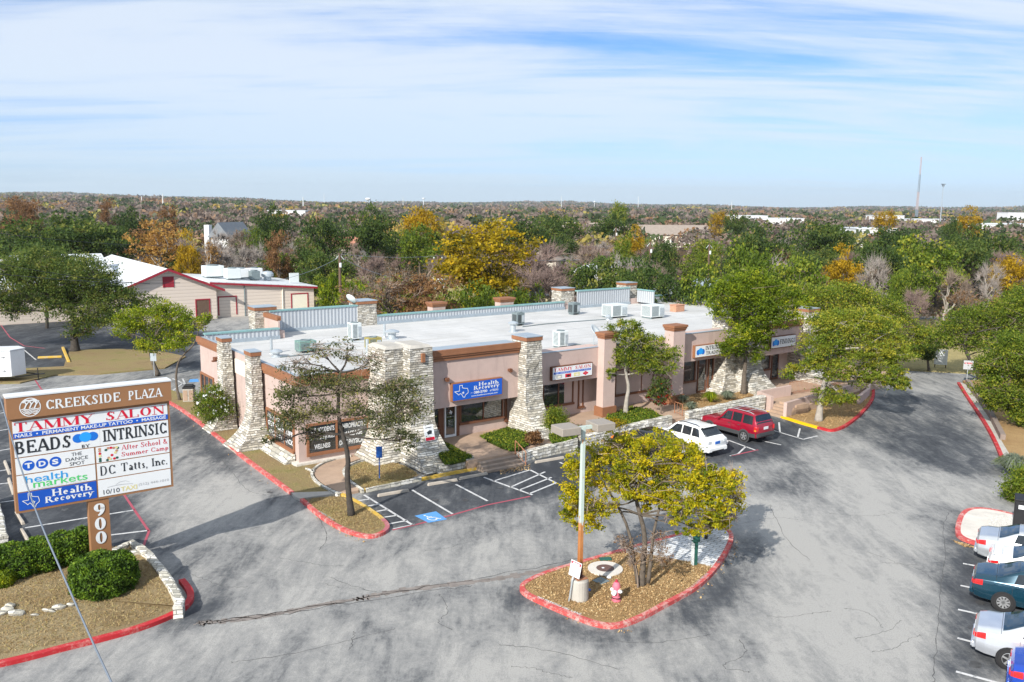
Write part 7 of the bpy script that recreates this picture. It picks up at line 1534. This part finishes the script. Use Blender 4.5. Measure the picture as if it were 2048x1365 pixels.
def house(label, px, py, Y, w, d, h, rise, wall_, roof, rot, name='house', cat='house', flat=False):
    g = D(px, py, Y); t = thing(name, label, cat, (g.x, g.y, ELEV(g.x, g.y)), rot); z = h
    MB().box(-w / 2, -d / 2, 0, w / 2, d / 2, z).build('wall', M[wall_], t, local=True)
    if flat: MB().box(-w / 2 - .2, -d / 2 - .2, z + .003, w / 2 + .2, d / 2 + .2, z + .4).build('roof', M[roof], t, local=True)
    else:
        m = MB(); e = .6; m.add([(-w / 2 - e, -d / 2 - e, z - .2), (w / 2 + e, -d / 2 - e, z - .2), (w / 2 + e, d / 2 + e, z - .2), (-w / 2 - e, d / 2 + e, z - .2), (-w / 2 - e, 0, z + rise), (w / 2 + e, 0, z + rise)], [(0, 1, 5, 4), (2, 3, 4, 5), (3, 2, 1, 0), (1, 2, 5), (3, 0, 4)]); m.build('roof', M[roof], t, local=True)
        m = MB(); m.add([(-w / 2 - .01, -d / 2, z - .1), (-w / 2 - .01, d / 2, z - .1), (-w / 2 - .02, 0, z + rise - .3)], [(0, 2, 1)]); m.build('gable', M[wall_], t, local=True)
    if 'gable' in label:
        for y_, hh in ((-1.0, 1.2), (-.35, 1.9), (.35, 1.9), (1.0, 1.2)): MB().box(-w / 2 - .05, y_ - .22, h - .9, -w / 2 - .021, y_ + .22, h - .9 + hh).build('window', M['glass'], t, local=True)
        MB().box(-w / 2 + .2, d / 2 + .6, 0, -w / 2 + 1.6, d / 2 + 1.8, h + rise * .8).build('chimney', M['bwhite'], t, local=True)
    n = max(2, int(w / 4))
    for k in range(n):
        x = -w / 2 + w * (k + .5) / n; f = MB().box(x - .7, -d / 2 - .06, h * .35, x + .7, -d / 2 - .002, h * .75).build('window', M['swhite'], t, local=True); MB().box(x - .58, -d / 2 - .075, h * .38, x + .58, -d / 2 - .061, h * .72).build('pane', M['glass'], f, local=True)
    return t
M['rgrey'] = plain('grey_shingles', (.20, .22, .24), .9, .15, 1); M['rtan'] = plain('tan_shingles', (.30, .25, .21), .9, .15, 1); M['rred'] = plain('terracotta_roof', (.38, .17, .11), .9, .15, 1); M['cons'] = plain('yellow_siding', (.58, .50, .32), .8, .08, 1); M['bwhite'] = plain('bright_white_wall', (.72, .73, .73), .7, .05, 1)
house('white and grey house with a tall pointed gable above the treetops', 462, 470, 205, 10, 4.4, 6.6, 3.2, 'bwhite', 'rgrey', rad(78)); house('cream house with grey roof partly hidden behind the oaks at the centre', 1140, 545, 118, 10, 7, 3.0, 1.7, 'cons', 'rgrey', rad(62)); house('white roofed house behind the bare trees at the centre', 1205, 520, 135, 12, 9, 3.6, 2.2, 'bwhite', 'metalroof', rad(60))
house('long yellow house with blue-grey roof behind the dark oaks', 1385, 545, 112, 20, 10, 2.3, 1.9, 'cons', 'rgrey', rad(-12)); house('low white shed with a dark carport left of the long yellow house', 1310, 520, 128, 12, 8, 2.8, .8, 'bwhite', 'rtan', rad(-10)); house('narrow tan cottage among bare trees near the centre', 1095, 490, 160, 8, 5, 5.0, 1.6, 'cream', 'rtan', rad(75))
house('small blue-roofed shed near the top of the bright green tree', 1444, 520, 124, 7, 6, 3.6, .8, 'bwhite', 'flash', rad(-10))
house('wide tan roofed house under the skyline right of centre', 1345, 440, 320, 26, 14, 4.6, 3.2, 'cream', 'rtan', rad(10)); house('small tan roofed house left of the wide tan one', 1285, 450, 330, 20, 14, 3.6, 3.6, 'cream', 'rtan', rad(30)); house('brown roofed house among dark oaks left of the tan ones', 1170, 440, 360, 18, 14, 4.0, 3.6, 'rtan', 'rtan', rad(0)); house('small house with terracotta roof left of the dark round oak', 690, 465, 230, 10, 9, 3.2, 2.6, 'cream', 'rred', rad(-30))
WH = 'warehouses along the skyline'
for lab, px, Y, w, h in [('long white warehouse under the horizon left of centre', 577, 620, 26, 8.0), ('long white warehouse with a row of small windows right of centre', 1490, 560, 24, 9.0), ('white warehouse beside the orange tree on the right skyline', 1555, 520, 26, 8.0), ('small white building among the right-hand treetops', 1735, 330, 15, 7.0), ('low white building left of the tall lattice mast', 1770, 620, 20, 9.5), ('long white building right of the tall lattice mast', 1880, 560, 42, 8.0), ('grey white building with dark openings at the right edge', 2005, 430, 30, 7.6), ('pale block above the trees in the right corner', 2030, 760, 22, 12)]:
    house(lab, px, 430, Y, w, 16, h, 0, 'bwhite', 'metalroof', rad(4), 'warehouse', 'warehouse', True)
# ---- tree stock (heights about 10 m, base at the origin)
def ell(rng, n, w, z0, z1, jig=.75):
    L = []
    for k in range(n):
        a = 2.4 * k + rng.uniform(0, 1); r = w * .5 * math.sqrt((k + .3) / n) * jig; f = rng.uniform(0, 1); z = z0 + (z1 - z0) * (.35 + .65 * f * (1 - .45 * (r / (w * .5)) ** 2)); s = w * rng.uniform(.17, .25)
        L.append(((r * math.cos(a), r * math.sin(a), z - s * .5), (s, s, s * rng.uniform(.65, .85)), 1))
    return L
def leaf_stock(seed, leaf, bark, w, z0, h, nl, n, size, shell=.55, spread=.15, per=24):
    rng = np.random.default_rng(seed); rnd = random.Random(seed); LB = ell(rng, nl, w, z0, h); m = MB(); top = Vector((rnd.uniform(-.3, .3), rnd.uniform(-.3, .3), z0 + (h - z0) * .3)); m.tube([(0, 0, -.3), (.1, 0, z0 * .5), tuple(top)], [.3, .22, .14], 7)
    for c, r, _ in LB: limb(m, top * rnd.uniform(.75, 1), Vector(c), .11, .03, rnd, .12, 3, 4)
    P, T = crown_points(rng, LB, n, per, spread, shell); v, q = leaves(rng, P, size, .5, .6); cm = np_mesh('crown', v, q, T)
    tm = bpy.data.meshes.new('trunk'); tm.from_pydata([tuple(x) for x in m.v], [], m.f); tm.update(); cm.materials.append(M[leaf]); tm.materials.append(M[bark]); return dict(parts=[('trunk', tm), ('crown', cm)], h=h, w=w)
def bare_stock(seed, twig, bark, w, h, leaf=None, nleaf=0, ntw=2600, up=.7, tw=.022):
    rng = np.random.default_rng(seed); rnd = random.Random(seed); m = MB(); S = []; E_ = []
    def rec(p, d, L, r, lev):
        e = p + d * L; mid = p + d * L * .5 + Vector((rnd.gauss(0, 1), rnd.gauss(0, 1), rnd.gauss(0, 1))) * L * .07; m.tube([p, mid, e], [r, r * .8, r * .6], 6 if lev < 2 else 3, False)
        if lev >= 4: tips.append((p, e, L)); return
        for k in range(rnd.choice((2, 3, 3)) + (lev == 0)):
            nd = (d + Vector((rnd.gauss(0, .55), rnd.gauss(0, .55), rnd.gauss(.12 * up, .32)))).normalized(); rec(p + (e - p) * rnd.uniform(.6, 1), nd, L * rnd.uniform(.62, .82), r * .58, lev + 1)
    tips = []; rec(Vector((0, 0, -.2)), Vector((rnd.uniform(-.1, .1), rnd.uniform(-.1, .1), 1)), h * .27, .2, 0)
    mx = max(max(abs(e.x), abs(e.y)) for _, e, _ in tips); mz = max(e.z for _, e, _ in tips); sx, sz = w * .44 / mx, h * .9 / mz
    sc = lambda v: Vector((v.x * sx, v.y * sx, v.z * sz))
    m.v = [sc(v) for v in m.v]; k = max(1, ntw // len(tips))
    for p, e, L in tips:
        p, e = sc(p), sc(e); d = (e - p).normalized()
        for _ in range(k):
            a = p + (e - p) * rnd.uniform(.1, 1); S.append(a); E_.append(a + (d * .6 + Vector((rnd.gauss(0, .6), rnd.gauss(0, .6), rnd.gauss(.25 * up, .5)))) * rnd.uniform(.35, 1.0))
    v, q = twigs(rng, np.array(S), np.array(E_), tw); cm = np_mesh('crown', v, q); cm.materials.append(M[twig]); tm = bpy.data.meshes.new('trunk'); tm.from_pydata([tuple(x) for x in m.v], [], m.f); tm.update(); tm.materials.append(M[bark]); parts = [('trunk', tm), ('crown', cm)]
    if leaf:
        P = np.array(E_)[rng.choice(len(E_), nleaf // 4)]; P = np.repeat(P, 4, 0) + rng.normal(0, .16, (len(P) * 4, 3)); v, q = leaves(rng, P, .13, .4, .6); lm = np_mesh('leaves', v, q, rng.uniform(.1, .95, len(P))); lm.materials.append(M[leaf]); parts.append(('leaves', lm))
    return dict(parts=parts, h=h, w=w)
ST = {'oak': [leaf_stock(s, 'oak', 'barkd', 10, 1.5, 9, 15, 5200, .19, .6, .15) for s in (1, 2, 3)], 'oakl': [leaf_stock(s, 'oakl', 'bark', 9, 1.2, 8.5, 14, 5000, .18, .55) for s in (4, 5)], 'bush': [leaf_stock(s, 'lime', 'bark', 7, .2, 5, 12, 4200, .16, .5) for s in (6, 7)], 'olbush': [leaf_stock(s, 'oakl', 'bark', 8, .2, 5, 12, 4200, .16, .5) for s in (16,)],
      'gold': [leaf_stock(8, 'gold', 'bark', 8, 1.2, 10, 15, 4600, .18, .45), leaf_stock(9, 'gold', 'bark', 9, 1.5, 9, 12, 3600, .18, .4)], 'olgold': [leaf_stock(10, 'olgold', 'bark', 8.5, .6, 12, 26, 9500, .16, .5, .13)], 'orange': [leaf_stock(11, 'orange', 'barkl', 9, 2, 9, 14, 3000, .18, .45, .13), bare_stock(12, 'twig', 'barkl', 9, 9, 'orange', 2600, 1500)], 'rust': [leaf_stock(13, 'rust', 'bark', 8, 1.5, 9, 12, 3200, .18, .4), bare_stock(14, 'twig', 'bark', 8, 8.5, 'rust', 1500, 2000)],
      'bare': [bare_stock(20, 'twig', 'barkl', 9, 8.5), bare_stock(21, 'twig', 'bark', 8, 9, 'rust', 260), bare_stock(22, 'twigg', 'barkl', 8.5, 8)], 'purple': [bare_stock(23, 'twigp', 'bark', 9, 8, None, 0, 3600, 1.0), bare_stock(24, 'twigp', 'bark', 8, 9, 'rust', 160, 3200, 1.0)], 'silver': [bare_stock(25, 'twigg', 'barkl', 8, 9, None, 0, 2200, 1.4)]}
NAME = {'oak': 'oak_tree', 'oakl': 'oak_tree', 'bush': 'bush', 'olbush': 'bush', 'gold': 'golden_tree', 'olgold': 'golden_tree', 'orange': 'orange_tree', 'rust': 'russet_tree', 'bare': 'bare_tree', 'purple': 'bare_tree', 'silver': 'bare_tree'}
WR = random.Random(77); TREES = []
def put(kind, x, y, h, w, label, group=None, var=None):
    s = ST[kind][var if var is not None else WR.randrange(len(ST[kind]))]; t = thing(NAME[kind], label, 'bush' if 'bush' in kind else 'tree', (x, y, ELEV(x, y)), WR.uniform(0, 6.28), group); t.scale = (w / s['w'], w / s['w'], h / s['h'])
    for nm, me in s['parts']: o = bpy.data.objects.new(nm, me); COL.objects.link(o); o.parent = t
    TREES.append((x, y, w)); return t
def bt(kind, px, ytop, wpx, Y, label, var=None, group=None):
    p = D(px, ytop, Y); return put(kind, p.x, Y, p.z - ELEV(p.x, Y), wpx * Y / F, label, group, var)
for a in [('olgold', 968, 432, 205, 100, 'tall olive gold tree towering behind the middle of the roof'), ('gold', 848, 416, 92, 190, 'broad yellow tree under the horizon left of the tall gold one', 1),
    ('oak', 742, 411, 110, 165, 'big round dark oak left of the broad yellow tree'), ('oakl', 838, 444, 95, 158, 'grey-green oak in front of the broad yellow tree'), ('oak', 645, 428, 100, 150, 'dark oak left of the big round one'), ('oak', 545, 411, 75, 175, 'dark oak below the long white warehouse on the left'), ('oak', 618, 478, 60, 132, 'small dark cedar among bare trees behind the neighbouring roof'),
    ('oak', 145, 417, 190, 150, 'very large dark oak filling the upper left'), ('oak', 40, 438, 170, 140, 'dark oak at the left edge beside the very large one'), ('oak', 225, 452, 120, 150, 'dark oak between the very large one and the orange tree'), ('oak', 80, 470, 140, 98, 'dark oak low in front of the very large one'), ('oak', -40, 470, 150, 110, 'dark oak cut by the left edge of the photo'), ('oak', 355, 500, 60, 140, 'small dark oak under the orange tree'),
    ('orange', 318, 438, 140, 140, 'wide orange tree above the white metal roof', 0), ('orange', 412, 480, 80, 132, 'thin orange tree just right of the wide one', 1), ('gold', 372, 458, 50, 122, 'small yellow tree between the two orange ones', 0), ('rust', 335, 411, 46, 230, 'russet tree rising behind the wide orange one', 0), ('rust', 28, 393, 75, 260, 'tall russet tree on the skyline at the left edge', 0), ('rust', 60, 400, 55, 250, 'russet tree next to the tall one on the left skyline', 0), ('rust', 215, 398, 40, 320, 'russet tree on the left skyline left of centre', 0), ('oak', 260, 415, 70, 210, 'dark oak on the left skyline above the orange tree'),
    ('oak', 1040, 432, 110, 170, 'dark oak right of the tall gold tree'), ('oak', 1120, 425, 100, 230, 'wide dark oak below the centre of the skyline'), ('oak', 1230, 425, 90, 240, 'dark oak in front of the small tan house'), ('oakl', 1238, 408, 40, 330, 'round green tree on the skyline above the tan house'), ('gold', 1270, 450, 40, 170, 'small yellow tree under the tan houses', 0), ('oakl', 1250, 462, 45, 160, 'small green tree beside the little yellow one'), ('oak', 1325, 478, 70, 128, 'dark cedar among the bare trees right of centre'), ('gold', 1440, 421, 40, 300, 'bright orange-yellow tree beside the white warehouses', 1), ('oak', 1470, 422, 50, 290, 'dark oak beside the bright orange-yellow tree'),
    ('oak', 1195, 505, 150, 98, 'dark oak behind the roof in front of the cream house'), ('oak', 1265, 512, 130, 96, 'dark oak directly behind the rear stone pier'), ('oak', 1345, 540, 120, 92, 'dark oak behind the far end of the ribbed parapet'), ('oakl', 1420, 525, 120, 90, 'grey-green oak behind the far end of the roof'), ('oakl', 1500, 500, 130, 92, 'grey-green oak behind the tall bright green tree'), ('oakl', 1590, 522, 140, 88, 'green oak behind the roof right of the tall bright green tree'), ('oak', 1520, 447, 120, 138, 'dark oak right of the long yellow house'),
    ('gold', 1688, 488, 74, 116, 'bright yellow tree among bare trees on the right', 0), ('gold', 2022, 512, 100, 118, 'bright yellow tree at the right edge', 1), ('gold', 1940, 412, 56, 300, 'golden tree on the right skyline beside the light mast', 0), ('gold', 1772, 420, 50, 300, 'pale golden tree on the right skyline left of the lattice mast', 1),
    ('oak', 1650, 430, 115, 170, 'wide dark oak below the white warehouses on the right'), ('oak', 1790, 448, 130, 136, 'dark green oak at the top of the right-hand clump'), ('oakl', 1850, 468, 150, 124, 'broad mid green oak in the middle of the right-hand clump'), ('oak', 1760, 482, 110, 120, 'green oak at the left of the right-hand clump'), ('oak', 1960, 450, 130, 150, 'dark oak at the right of the right-hand clump'), ('oakl', 1830, 520, 110, 106, 'mid green oak low in the right-hand clump'), ('oak', 1920, 462, 120, 140, 'dark oak just right of the lattice mast base'), ('oak', 1905, 431, 40, 240, 'small dark oak below the light mast'),
    ('silver', 1745, 505, 95, 112, 'silvery bare tree with upright limbs right of the bright yellow tree'), ('bare', 1900, 525, 110, 108, 'wide brown bare tree below the right-hand clump'), ('silver', 1975, 520, 80, 114, 'grey bare tree left of the yellow one at the right edge'), ('purple', 1840, 575, 90, 98, 'purple-brown bare bush behind the far lawn'), ('oakl', 1805, 545, 50, 102, 'small olive tree behind the far lawn'), ('rust', 1935, 575, 70, 100, 'russet thicket behind the leaning trunk at far right', 1), ('orange', 2000, 585, 50, 98, 'small orange tree behind the leaning trunk at far right', 1), ('oakl', 2048, 560, 80, 96, 'green tree at the right edge behind the drive'),
    ('purple', 738, 503, 95, 118, 'purple-grey bare tree standing in the pale field'), ('bare', 860, 510, 60, 132, 'thin bare tree in the pale field by the transformer pole'), ('purple', 1065, 478, 170, 112, 'large purple-brown bare tree right of the tall gold tree'), ('purple', 1110, 515, 120, 100, 'purple-brown bare tree behind the rear stone piers'), ('oakl', 560, 510, 90, 134, 'green tree overgrown with bare limbs behind the neighbouring roof'), ('bare', 530, 476, 90, 136, 'brown bare tree behind the neighbouring roof'), ('bare', 450, 490, 80, 134, 'bare tree behind the neighbouring rooftop units'), ('rust', 555, 462, 60, 130, 'orange-brown tree among the bare ones left of centre', 0), ('silver', 492, 488, 80, 134, 'white-limbed bare tree behind the low neighbouring roof'),
    ('bush', 668, 548, 70, 106, 'green bush beside the dark wooden pole'), ('bush', 705, 565, 80, 97, 'bright green bush behind the second rear stone pier'), ('bush', 765, 570, 95, 95, 'bright green bush behind the long rear parapet'), ('bush', 830, 578, 85, 94, 'bright green bush left of the rear stucco column'), ('olbush', 905, 565, 90, 94, 'olive bush below the tall gold tree'), ('olbush', 965, 556, 120, 92, 'wide olive bush behind the rear stucco columns'), ('olbush', 1045, 565, 100, 92, 'olive bush left of the third rear stone pier'), ('oakl', 648, 548, 60, 120, 'green tree at the end of the neighbouring building'), ('bush', 735, 545, 60, 118, 'green bush at the foot of the purple-grey bare tree'), ('bare', 440, 452, 70, 192, 'brown bare tree standing before the left side of the gabled white house'), ('bare', 488, 455, 85, 188, 'brown bare tree standing before the right side of the gabled white house'), ('oakl', 525, 452, 60, 182, 'green tree right of the gabled white house'), ('bush', 800, 555, 40, 120, 'small upright evergreen in the pale field')]:
    bt(*a[:6], var=a[6] if len(a) > 6 else None)
# random woodland fill
def blocked(x, y):
    px = 1024 + x / y * F
    u = (Vector((x, y, 0)) - C0); uu, vv = u.dot(U), u.dot(V)
    if -6 < uu < 60 and -30 < vv < 27: return True
    if uu >= 45 and vv < 16: return True
    if px < 640 and y < 138: return True                                  # neighbouring building and its car park
    if 690 < px < 1010 and 105 < y < 150: return True                     # pale field
    if px > 1700 and y < 92: return True
    if 1130 < px < 1440 and 100 < y < 112: return True
    return any((x - a) ** 2 + (y - b) ** 2 < (.30 * (w + 5)) ** 2 for a, b, w in TREES)
POOL = [('bare', 34), ('purple', 28), ('silver', 7), ('oak', 15), ('oakl', 10), ('rust', 10), ('orange', 2), ('gold', 1), ('olbush', 3)]
LAB = {'bare': ('brown bare tree lost among the many bare ones of the wood behind the plaza', 'brown bare trees of the wood'), 'purple': ('purplish bare tree lost among the many bare ones of the wood behind the plaza', 'purplish bare trees of the wood'), 'silver': ('silver-grey bare tree lost among the others of the wood behind the plaza', 'silver-grey bare trees of the wood'), 'oak': ('dark evergreen oak scattered among bare trees in the wood behind the plaza', 'dark oaks scattered in the wood'), 'oakl': ('lighter green oak scattered among bare trees in the wood behind the plaza', 'lighter oaks scattered in the wood'), 'rust': ('russet tree scattered among bare trees in the wood behind the plaza', 'russet trees scattered in the wood'), 'orange': ('orange tree scattered among bare trees in the wood behind the plaza', 'orange trees scattered in the wood'), 'gold': ('yellow tree scattered among bare trees in the wood behind the plaza', 'yellow trees scattered in the wood'), 'olbush': ('low olive thicket scattered under the bare trees in the wood', 'olive thickets scattered in the wood')}
kinds = [k for k, w in POOL for _ in range(w)]
y = 88.0; cnt = 0
while y < 235 and cnt < 190:
    st = 6.2 + y * .022; x = -.64 * y
    while x < .64 * y:
        xx, yy = x + WR.uniform(-2.2, 2.2), y + WR.uniform(-3, 3)
        if not blocked(xx, yy):
            k = WR.choice(kinds); k = 'oakl' if k in ('gold', 'orange') and y < 125 else k; h = WR.uniform(5.2, 8.4) if k in ('bare', 'purple', 'silver') else WR.uniform(5.0, 8.8) if k != 'olbush' else WR.uniform(2.5, 4); w = h * WR.uniform(.9, 1.3)
            put(k, xx, yy, h, w, *LAB[k]); TREES.pop(); cnt += 1
        x += st * WR.uniform(.85, 1.25)
    y += st * .95
print('woodland individuals', cnt)
# everything further off, one mass
def far_wood():
    rng = np.random.default_rng(5); V_ = []; Q = []; T = []; off = 0
    def ring(y0, y1, n, k, s, hmin, hmax, wr):
        nonlocal off
        yy = np.sqrt(rng.uniform(y0 ** 2, y1 ** 2, n)); xx = yy * rng.uniform(-.68, .68, n)
        cl = np.sin(xx * .021 + 1) * np.sin(yy * .017) + rng.normal(0, .6, n); r = rng.uniform(0, 1, n)
        for i in range(n):
            x, y_ = xx[i], yy[i]; e = ELEV(x, y_); h = rng.uniform(hmin, hmax); w = h * rng.uniform(.45, .8) * wr
            t0 = rng.uniform(.0, .2) if cl[i] > .55 or r[i] < .16 else rng.uniform(.36, .60) if r[i] < .80 else rng.uniform(.60, .72) if r[i] < .90 else rng.uniform(.8, .97)
            d = rng.normal(size=(k, 3)); d /= np.linalg.norm(d, axis=1, keepdims=True); d[:, 2] = np.abs(d[:, 2]); P = np.stack([x + d[:, 0] * w, y_ + d[:, 1] * w, e + h * (.35 + .65 * d[:, 2]) * rng.uniform(.75, 1, k)], 1)
            v, q = leaves(rng, P, s * h / 7, .3, .7); V_.append(v); Q.append(q + off); off += len(v); T.append(np.clip(t0 + rng.normal(0, .03, k), 0, 1))
    ring(205, 330, 300, 150, .55, 5, 8.5, 1); ring(320, 560, 800, 90, .8, 5, 9.5, 1.1); ring(540, 1100, 1500, 44, 1.3, 5, 10, 1.5); ring(1000, 2400, 1900, 22, 2.4, 5, 11, 2.6); ring(2300, 6500, 2200, 14, 4.5, 6, 12, 6)
    tag(link('distant_woodland', np_mesh('distant_woodland', np.concatenate(V_), np.concatenate(Q), np.concatenate(T)), M['far']), kind='stuff')
far_wood()
def undergrowth():
    rng = np.random.default_rng(15); n = 9000; yy = np.sqrt(rng.uniform(86 ** 2, 215 ** 2, n)); xx = yy * rng.uniform(-.64, .64, n); C = []
    for x, y in zip(xx, yy):
        px = 1024 + x / y * F; u = Vector((x, y, 0)) - C0
        if (-6 < u.dot(U) < 62 and u.dot(V) < 25) or (px < 640 and y < 140) or (690 < px < 1010 and 100 < y < 150) or (px > 1690 and y < 94): continue
        C.append((x, y, rng.uniform(.1, 1.5)))
    C = np.repeat(np.array(C), 5, 0); C[:, :3] += rng.normal(0, .55, C.shape); C[:, 2] = np.abs(C[:, 2]); v, q = leaves(rng, C, .26, .2, .5); tag(link('undergrowth', np_mesh('undergrowth', v, q, np.clip(rng.normal(.45, .22, len(C)), 0, 1)), M['far']), kind='stuff')
undergrowth()
# ---- poles, wires, masts
def pole(label, px, ytop, Y, arm=True, cans=False):
    p = D(px, ytop, Y); t = thing('utility_pole', label, 'utility pole', (p.x, Y, 0), .2); h = p.z; MB().tube([(0, 0, 0), (0, 0, h)], [.20, .14], 8).build('pole', M['wood'], t, local=True)
    if arm: MB().box(-1.5, -.06, h - .5, 1.5, .06, h - .36).build('cross_arm', M['wood'], t, local=True); [MB().lathe([(.05, h - .36), (.08, h - .28), (.04, h - .15), (0, h - .14)], (x, 0, 0), 8).build('insulator', M['hvac'], t, local=True) for x in (-1.35, -.5, .5, 1.35)]
    else: [MB().tube([(0, 0, h - .05), (x, .0, h - .7)], .035, 5).build('brace', M['hvac'], t, local=True) for x in (-.5, .5)]
    if cans:
        for k, (x, yv) in enumerate(((-.55, -.1), (.05, -.5), (.6, -.1))): MB().lathe([(.30, 0), (.33, .05), (.33, 1.15), (.28, 1.2), (0, 1.22)], (x, yv, h - 4.1 + .05 * k), 14).tube([(x, yv, h - 2.9), (x, yv, h - 2.5)], .05, 6).build('transformer', M['hvac'], t, local=True)
    else: MB().lathe([(.14, h - 1.6), (.16, h - 1.1), (0, h - 1.05)], (.1, -.2, 0), 8).build('bracket_lamp', M['hvac'], t, local=True)
    return Vector((p.x, Y, h))
pa = pole('dark wooden utility pole without a crossarm behind the neighbouring building', 679, 508, 104, False); pb = pole('wooden utility pole with crossarm and three transformer cans in the pale field', 876, 512, 108, True, True)
for lab, px, yt, Y in [('thin utility pole left of the long yellow house', 1302, 505, 130), ('utility pole with a single can right of the long yellow house', 1419, 488, 135), ('thin pole among the bare trees at the centre', 1232, 455, 170), ('thin pole near the dark cedar right of centre', 1301, 484, 128)]: pole(lab, px, yt, Y, False)
def wire(label, pts, r, mat='wired', n=18, sag=0):
    m = MB()
    for a, b in zip(pts, pts[1:]): m.tube([a + (b - a) * k / n - Vector((0, 0, sag * 4 * (k / n) * (1 - k / n))) for k in range(n + 1)], r, 5, False)
    return tag(m.build('overhead_wire', M[mat]), label, 'wire')
wire('slack wire joining the plain wooden pole to the transformer pole', [pa - Vector((0, 0, .3)), pb - Vector((0, 0, 2.6))], .025, 'wire', sag=1.2); wire('upper wire running off to the right from the transformer pole', [pa, pb, D(1160, 520, 112)], .018, 'wire', sag=.3); wire('service wire dropping from the plain pole to the neighbouring roof', [pa - Vector((0, 0, .4)), D(548, 562, 100)], .022, 'wire', sag=.4)
for k, (a, b, d) in enumerate([((-30, 463, 70), (330, 492, 90), 'highest wire crossing the dark oaks at left'), ((-30, 522, 60), (300, 568, 80), 'middle wire crossing the dark oaks at left'), ((-30, 545, 55), (360, 566, 75), 'lowest wire crossing the live oak at left')]): wire(d, [D(*a), D(*b)], .02, 'wired', sag=.25)
wire('pale blue cable hanging across the front of the pylon sign and hedge', smooth_path([D(-60, 640, 14), D(-2, 785, 11.2), D(22, 875, 9.8), D(50, 962, 8.8), D(80, 1045, 8.0), D(130, 1160, 7.1), D(185, 1285, 6.4), D(222, 1364, 6.0), D(275, 1475, 5.5)], False, 2), .0085, 'wire', 3)
t_ = None
def mast(label, px, ytop, Y, w, segs, cols, name='radio_mast'):
    p = D(px, ytop, Y); zb = ELEV(p.x, Y); o = thing(name, label, 'mast', (p.x, Y, zb)); h = p.z - zb; m = MB(); c = [(w * math.cos(a), w * math.sin(a)) for a in (.3, 2.4, 4.5)]
    for s in range(cols):
        m = MB(); z0, z1 = h * s / cols, h * (s + 1) / cols
        for x, y in c: m.tube([(x * (1 - .6 * z0 / h), y * (1 - .6 * z0 / h), z0), (x * (1 - .6 * z1 / h), y * (1 - .6 * z1 / h), z1)], w * .16, 4)
        n = max(2, segs // cols)
        for k in range(n):
            a, b = z0 + (z1 - z0) * k / n, z0 + (z1 - z0) * (k + 1) / n
            for i in range(3): q, r = c[i], c[(i + 1) % 3]; m.tube([(q[0] * (1 - .6 * a / h), q[1] * (1 - .6 * a / h), a), (r[0] * (1 - .6 * b / h), r[1] * (1 - .6 * b / h), b)], w * .09, 3)
        m.build('lattice', M['mred' if s % 2 == 1 else 'mgrey'], o, local=True)
    for f in (.5, .62) if h > 80 else (): m = MB(); m.box(-w * 1.6, -w * 1.6, h * f, w * 1.6, w * 1.6, h * f + w * .3); m.build('antenna_platform', M['mgrey'], o, local=True)
    return o
M['mgrey'] = plain('mast_steel', (.22, .27, .32), .6, .1, 1); M['mred'] = plain('mast_red_white', (.42, .38, .40), .6, .1, 1)
mast('tall tapering lattice radio mast on the right skyline', 1843, 314, 700, 1.1, 36, 4); mast('shorter lattice mast leaning against the tall one', 1836, 384, 700, 1.0, 16, 2)
def monopole(label, px, ytop, Y, r, head=None):
    p = D(px, ytop, Y); zb = ELEV(p.x, Y); o = thing('monopole', label, 'mast', (p.x, Y, zb)); h = p.z - zb; MB().tube([(0, 0, 0), (0, 0, h)], [r, r * .6], 8).build('shaft', M['hvac' if not head else 'flash'], o, local=True)
    if head: MB().box(-head, -head, h - head * .5, head, head, h).box(-head * .5, -head * .5, h - head * 1.6, head * .5, head * .5, h - head * .5).build('lamp_ring', M['mgrey'], o, local=True)
monopole('tall light mast with a cluster of lamps right of the lattice mast', 1887, 368, 520, .32, 1.0)
for px, yt, Y, r, d in [(283, 393, 1200, .8, 'second from the left'), (325, 388, 1000, .8, 'taller of the left pair'), (606, 394, 1100, .8, 'above the left warehouse'), (648, 387, 2200, .8, 'just left of the larger water tower'), (806, 394, 2400, .9, 'between the water towers'), (1123, 392, 2000, .8, 'centre right of the frame'), (1277, 393, 2400, .9, 'thin one right of centre'), (1464, 402, 2200, .9, 'left of the lattice mast')]: monopole('pale slender skyline mast, ' + d, px, yt, Y, r)
def water_tower(label, px, ytop, Y, r):
    p = D(px, ytop, Y); zb = ELEV(p.x, Y); o = thing('water_tower', label, 'water tower', (p.x, Y, zb)); h = p.z - zb; MB().lathe([(r * .22, 0), (r * .18, h - r), (r * .7, h - r * .8)], n=12).build('stem', M['swhite'], o, local=True); MB().lathe([(r * .3, h - r * .95), (r * .95, h - r * .7), (r, h - r * .35), (r * .7, h - .05 * r), (0, h)], n=18).build('tank', M['swhite'], o, local=True, smooth=True)
water_tower('wider white water tower on the horizon left of centre', 736, 396, 2600, 8.0); water_tower('narrow white water tower on the horizon above the broad yellow tree', 847, 396, 3200, 5.5); water_tower('white tank on a stem on the horizon right of centre', 1189, 403, 3600, 4.5)
# ---------------------------------------------------------------- haze
def haze():
    m = MB().box(-10500, -10500, -1.5, 10500, 10500, 200); t = NT('haze_air'); t.N.remove(t.b); v = t.n('ShaderNodeVolumePrincipled'); v.inputs['Color'].default_value = (.82, .93, 1.0, 1); v.inputs['Density'].default_value = 7e-5; v.inputs['Anisotropy'].default_value = .2
    t.L.new(v.outputs[0], t.N['Material Output'].inputs['Volume']); o = m.build('haze', t.mat); tag(o, kind='stuff')
if HAZE: haze()
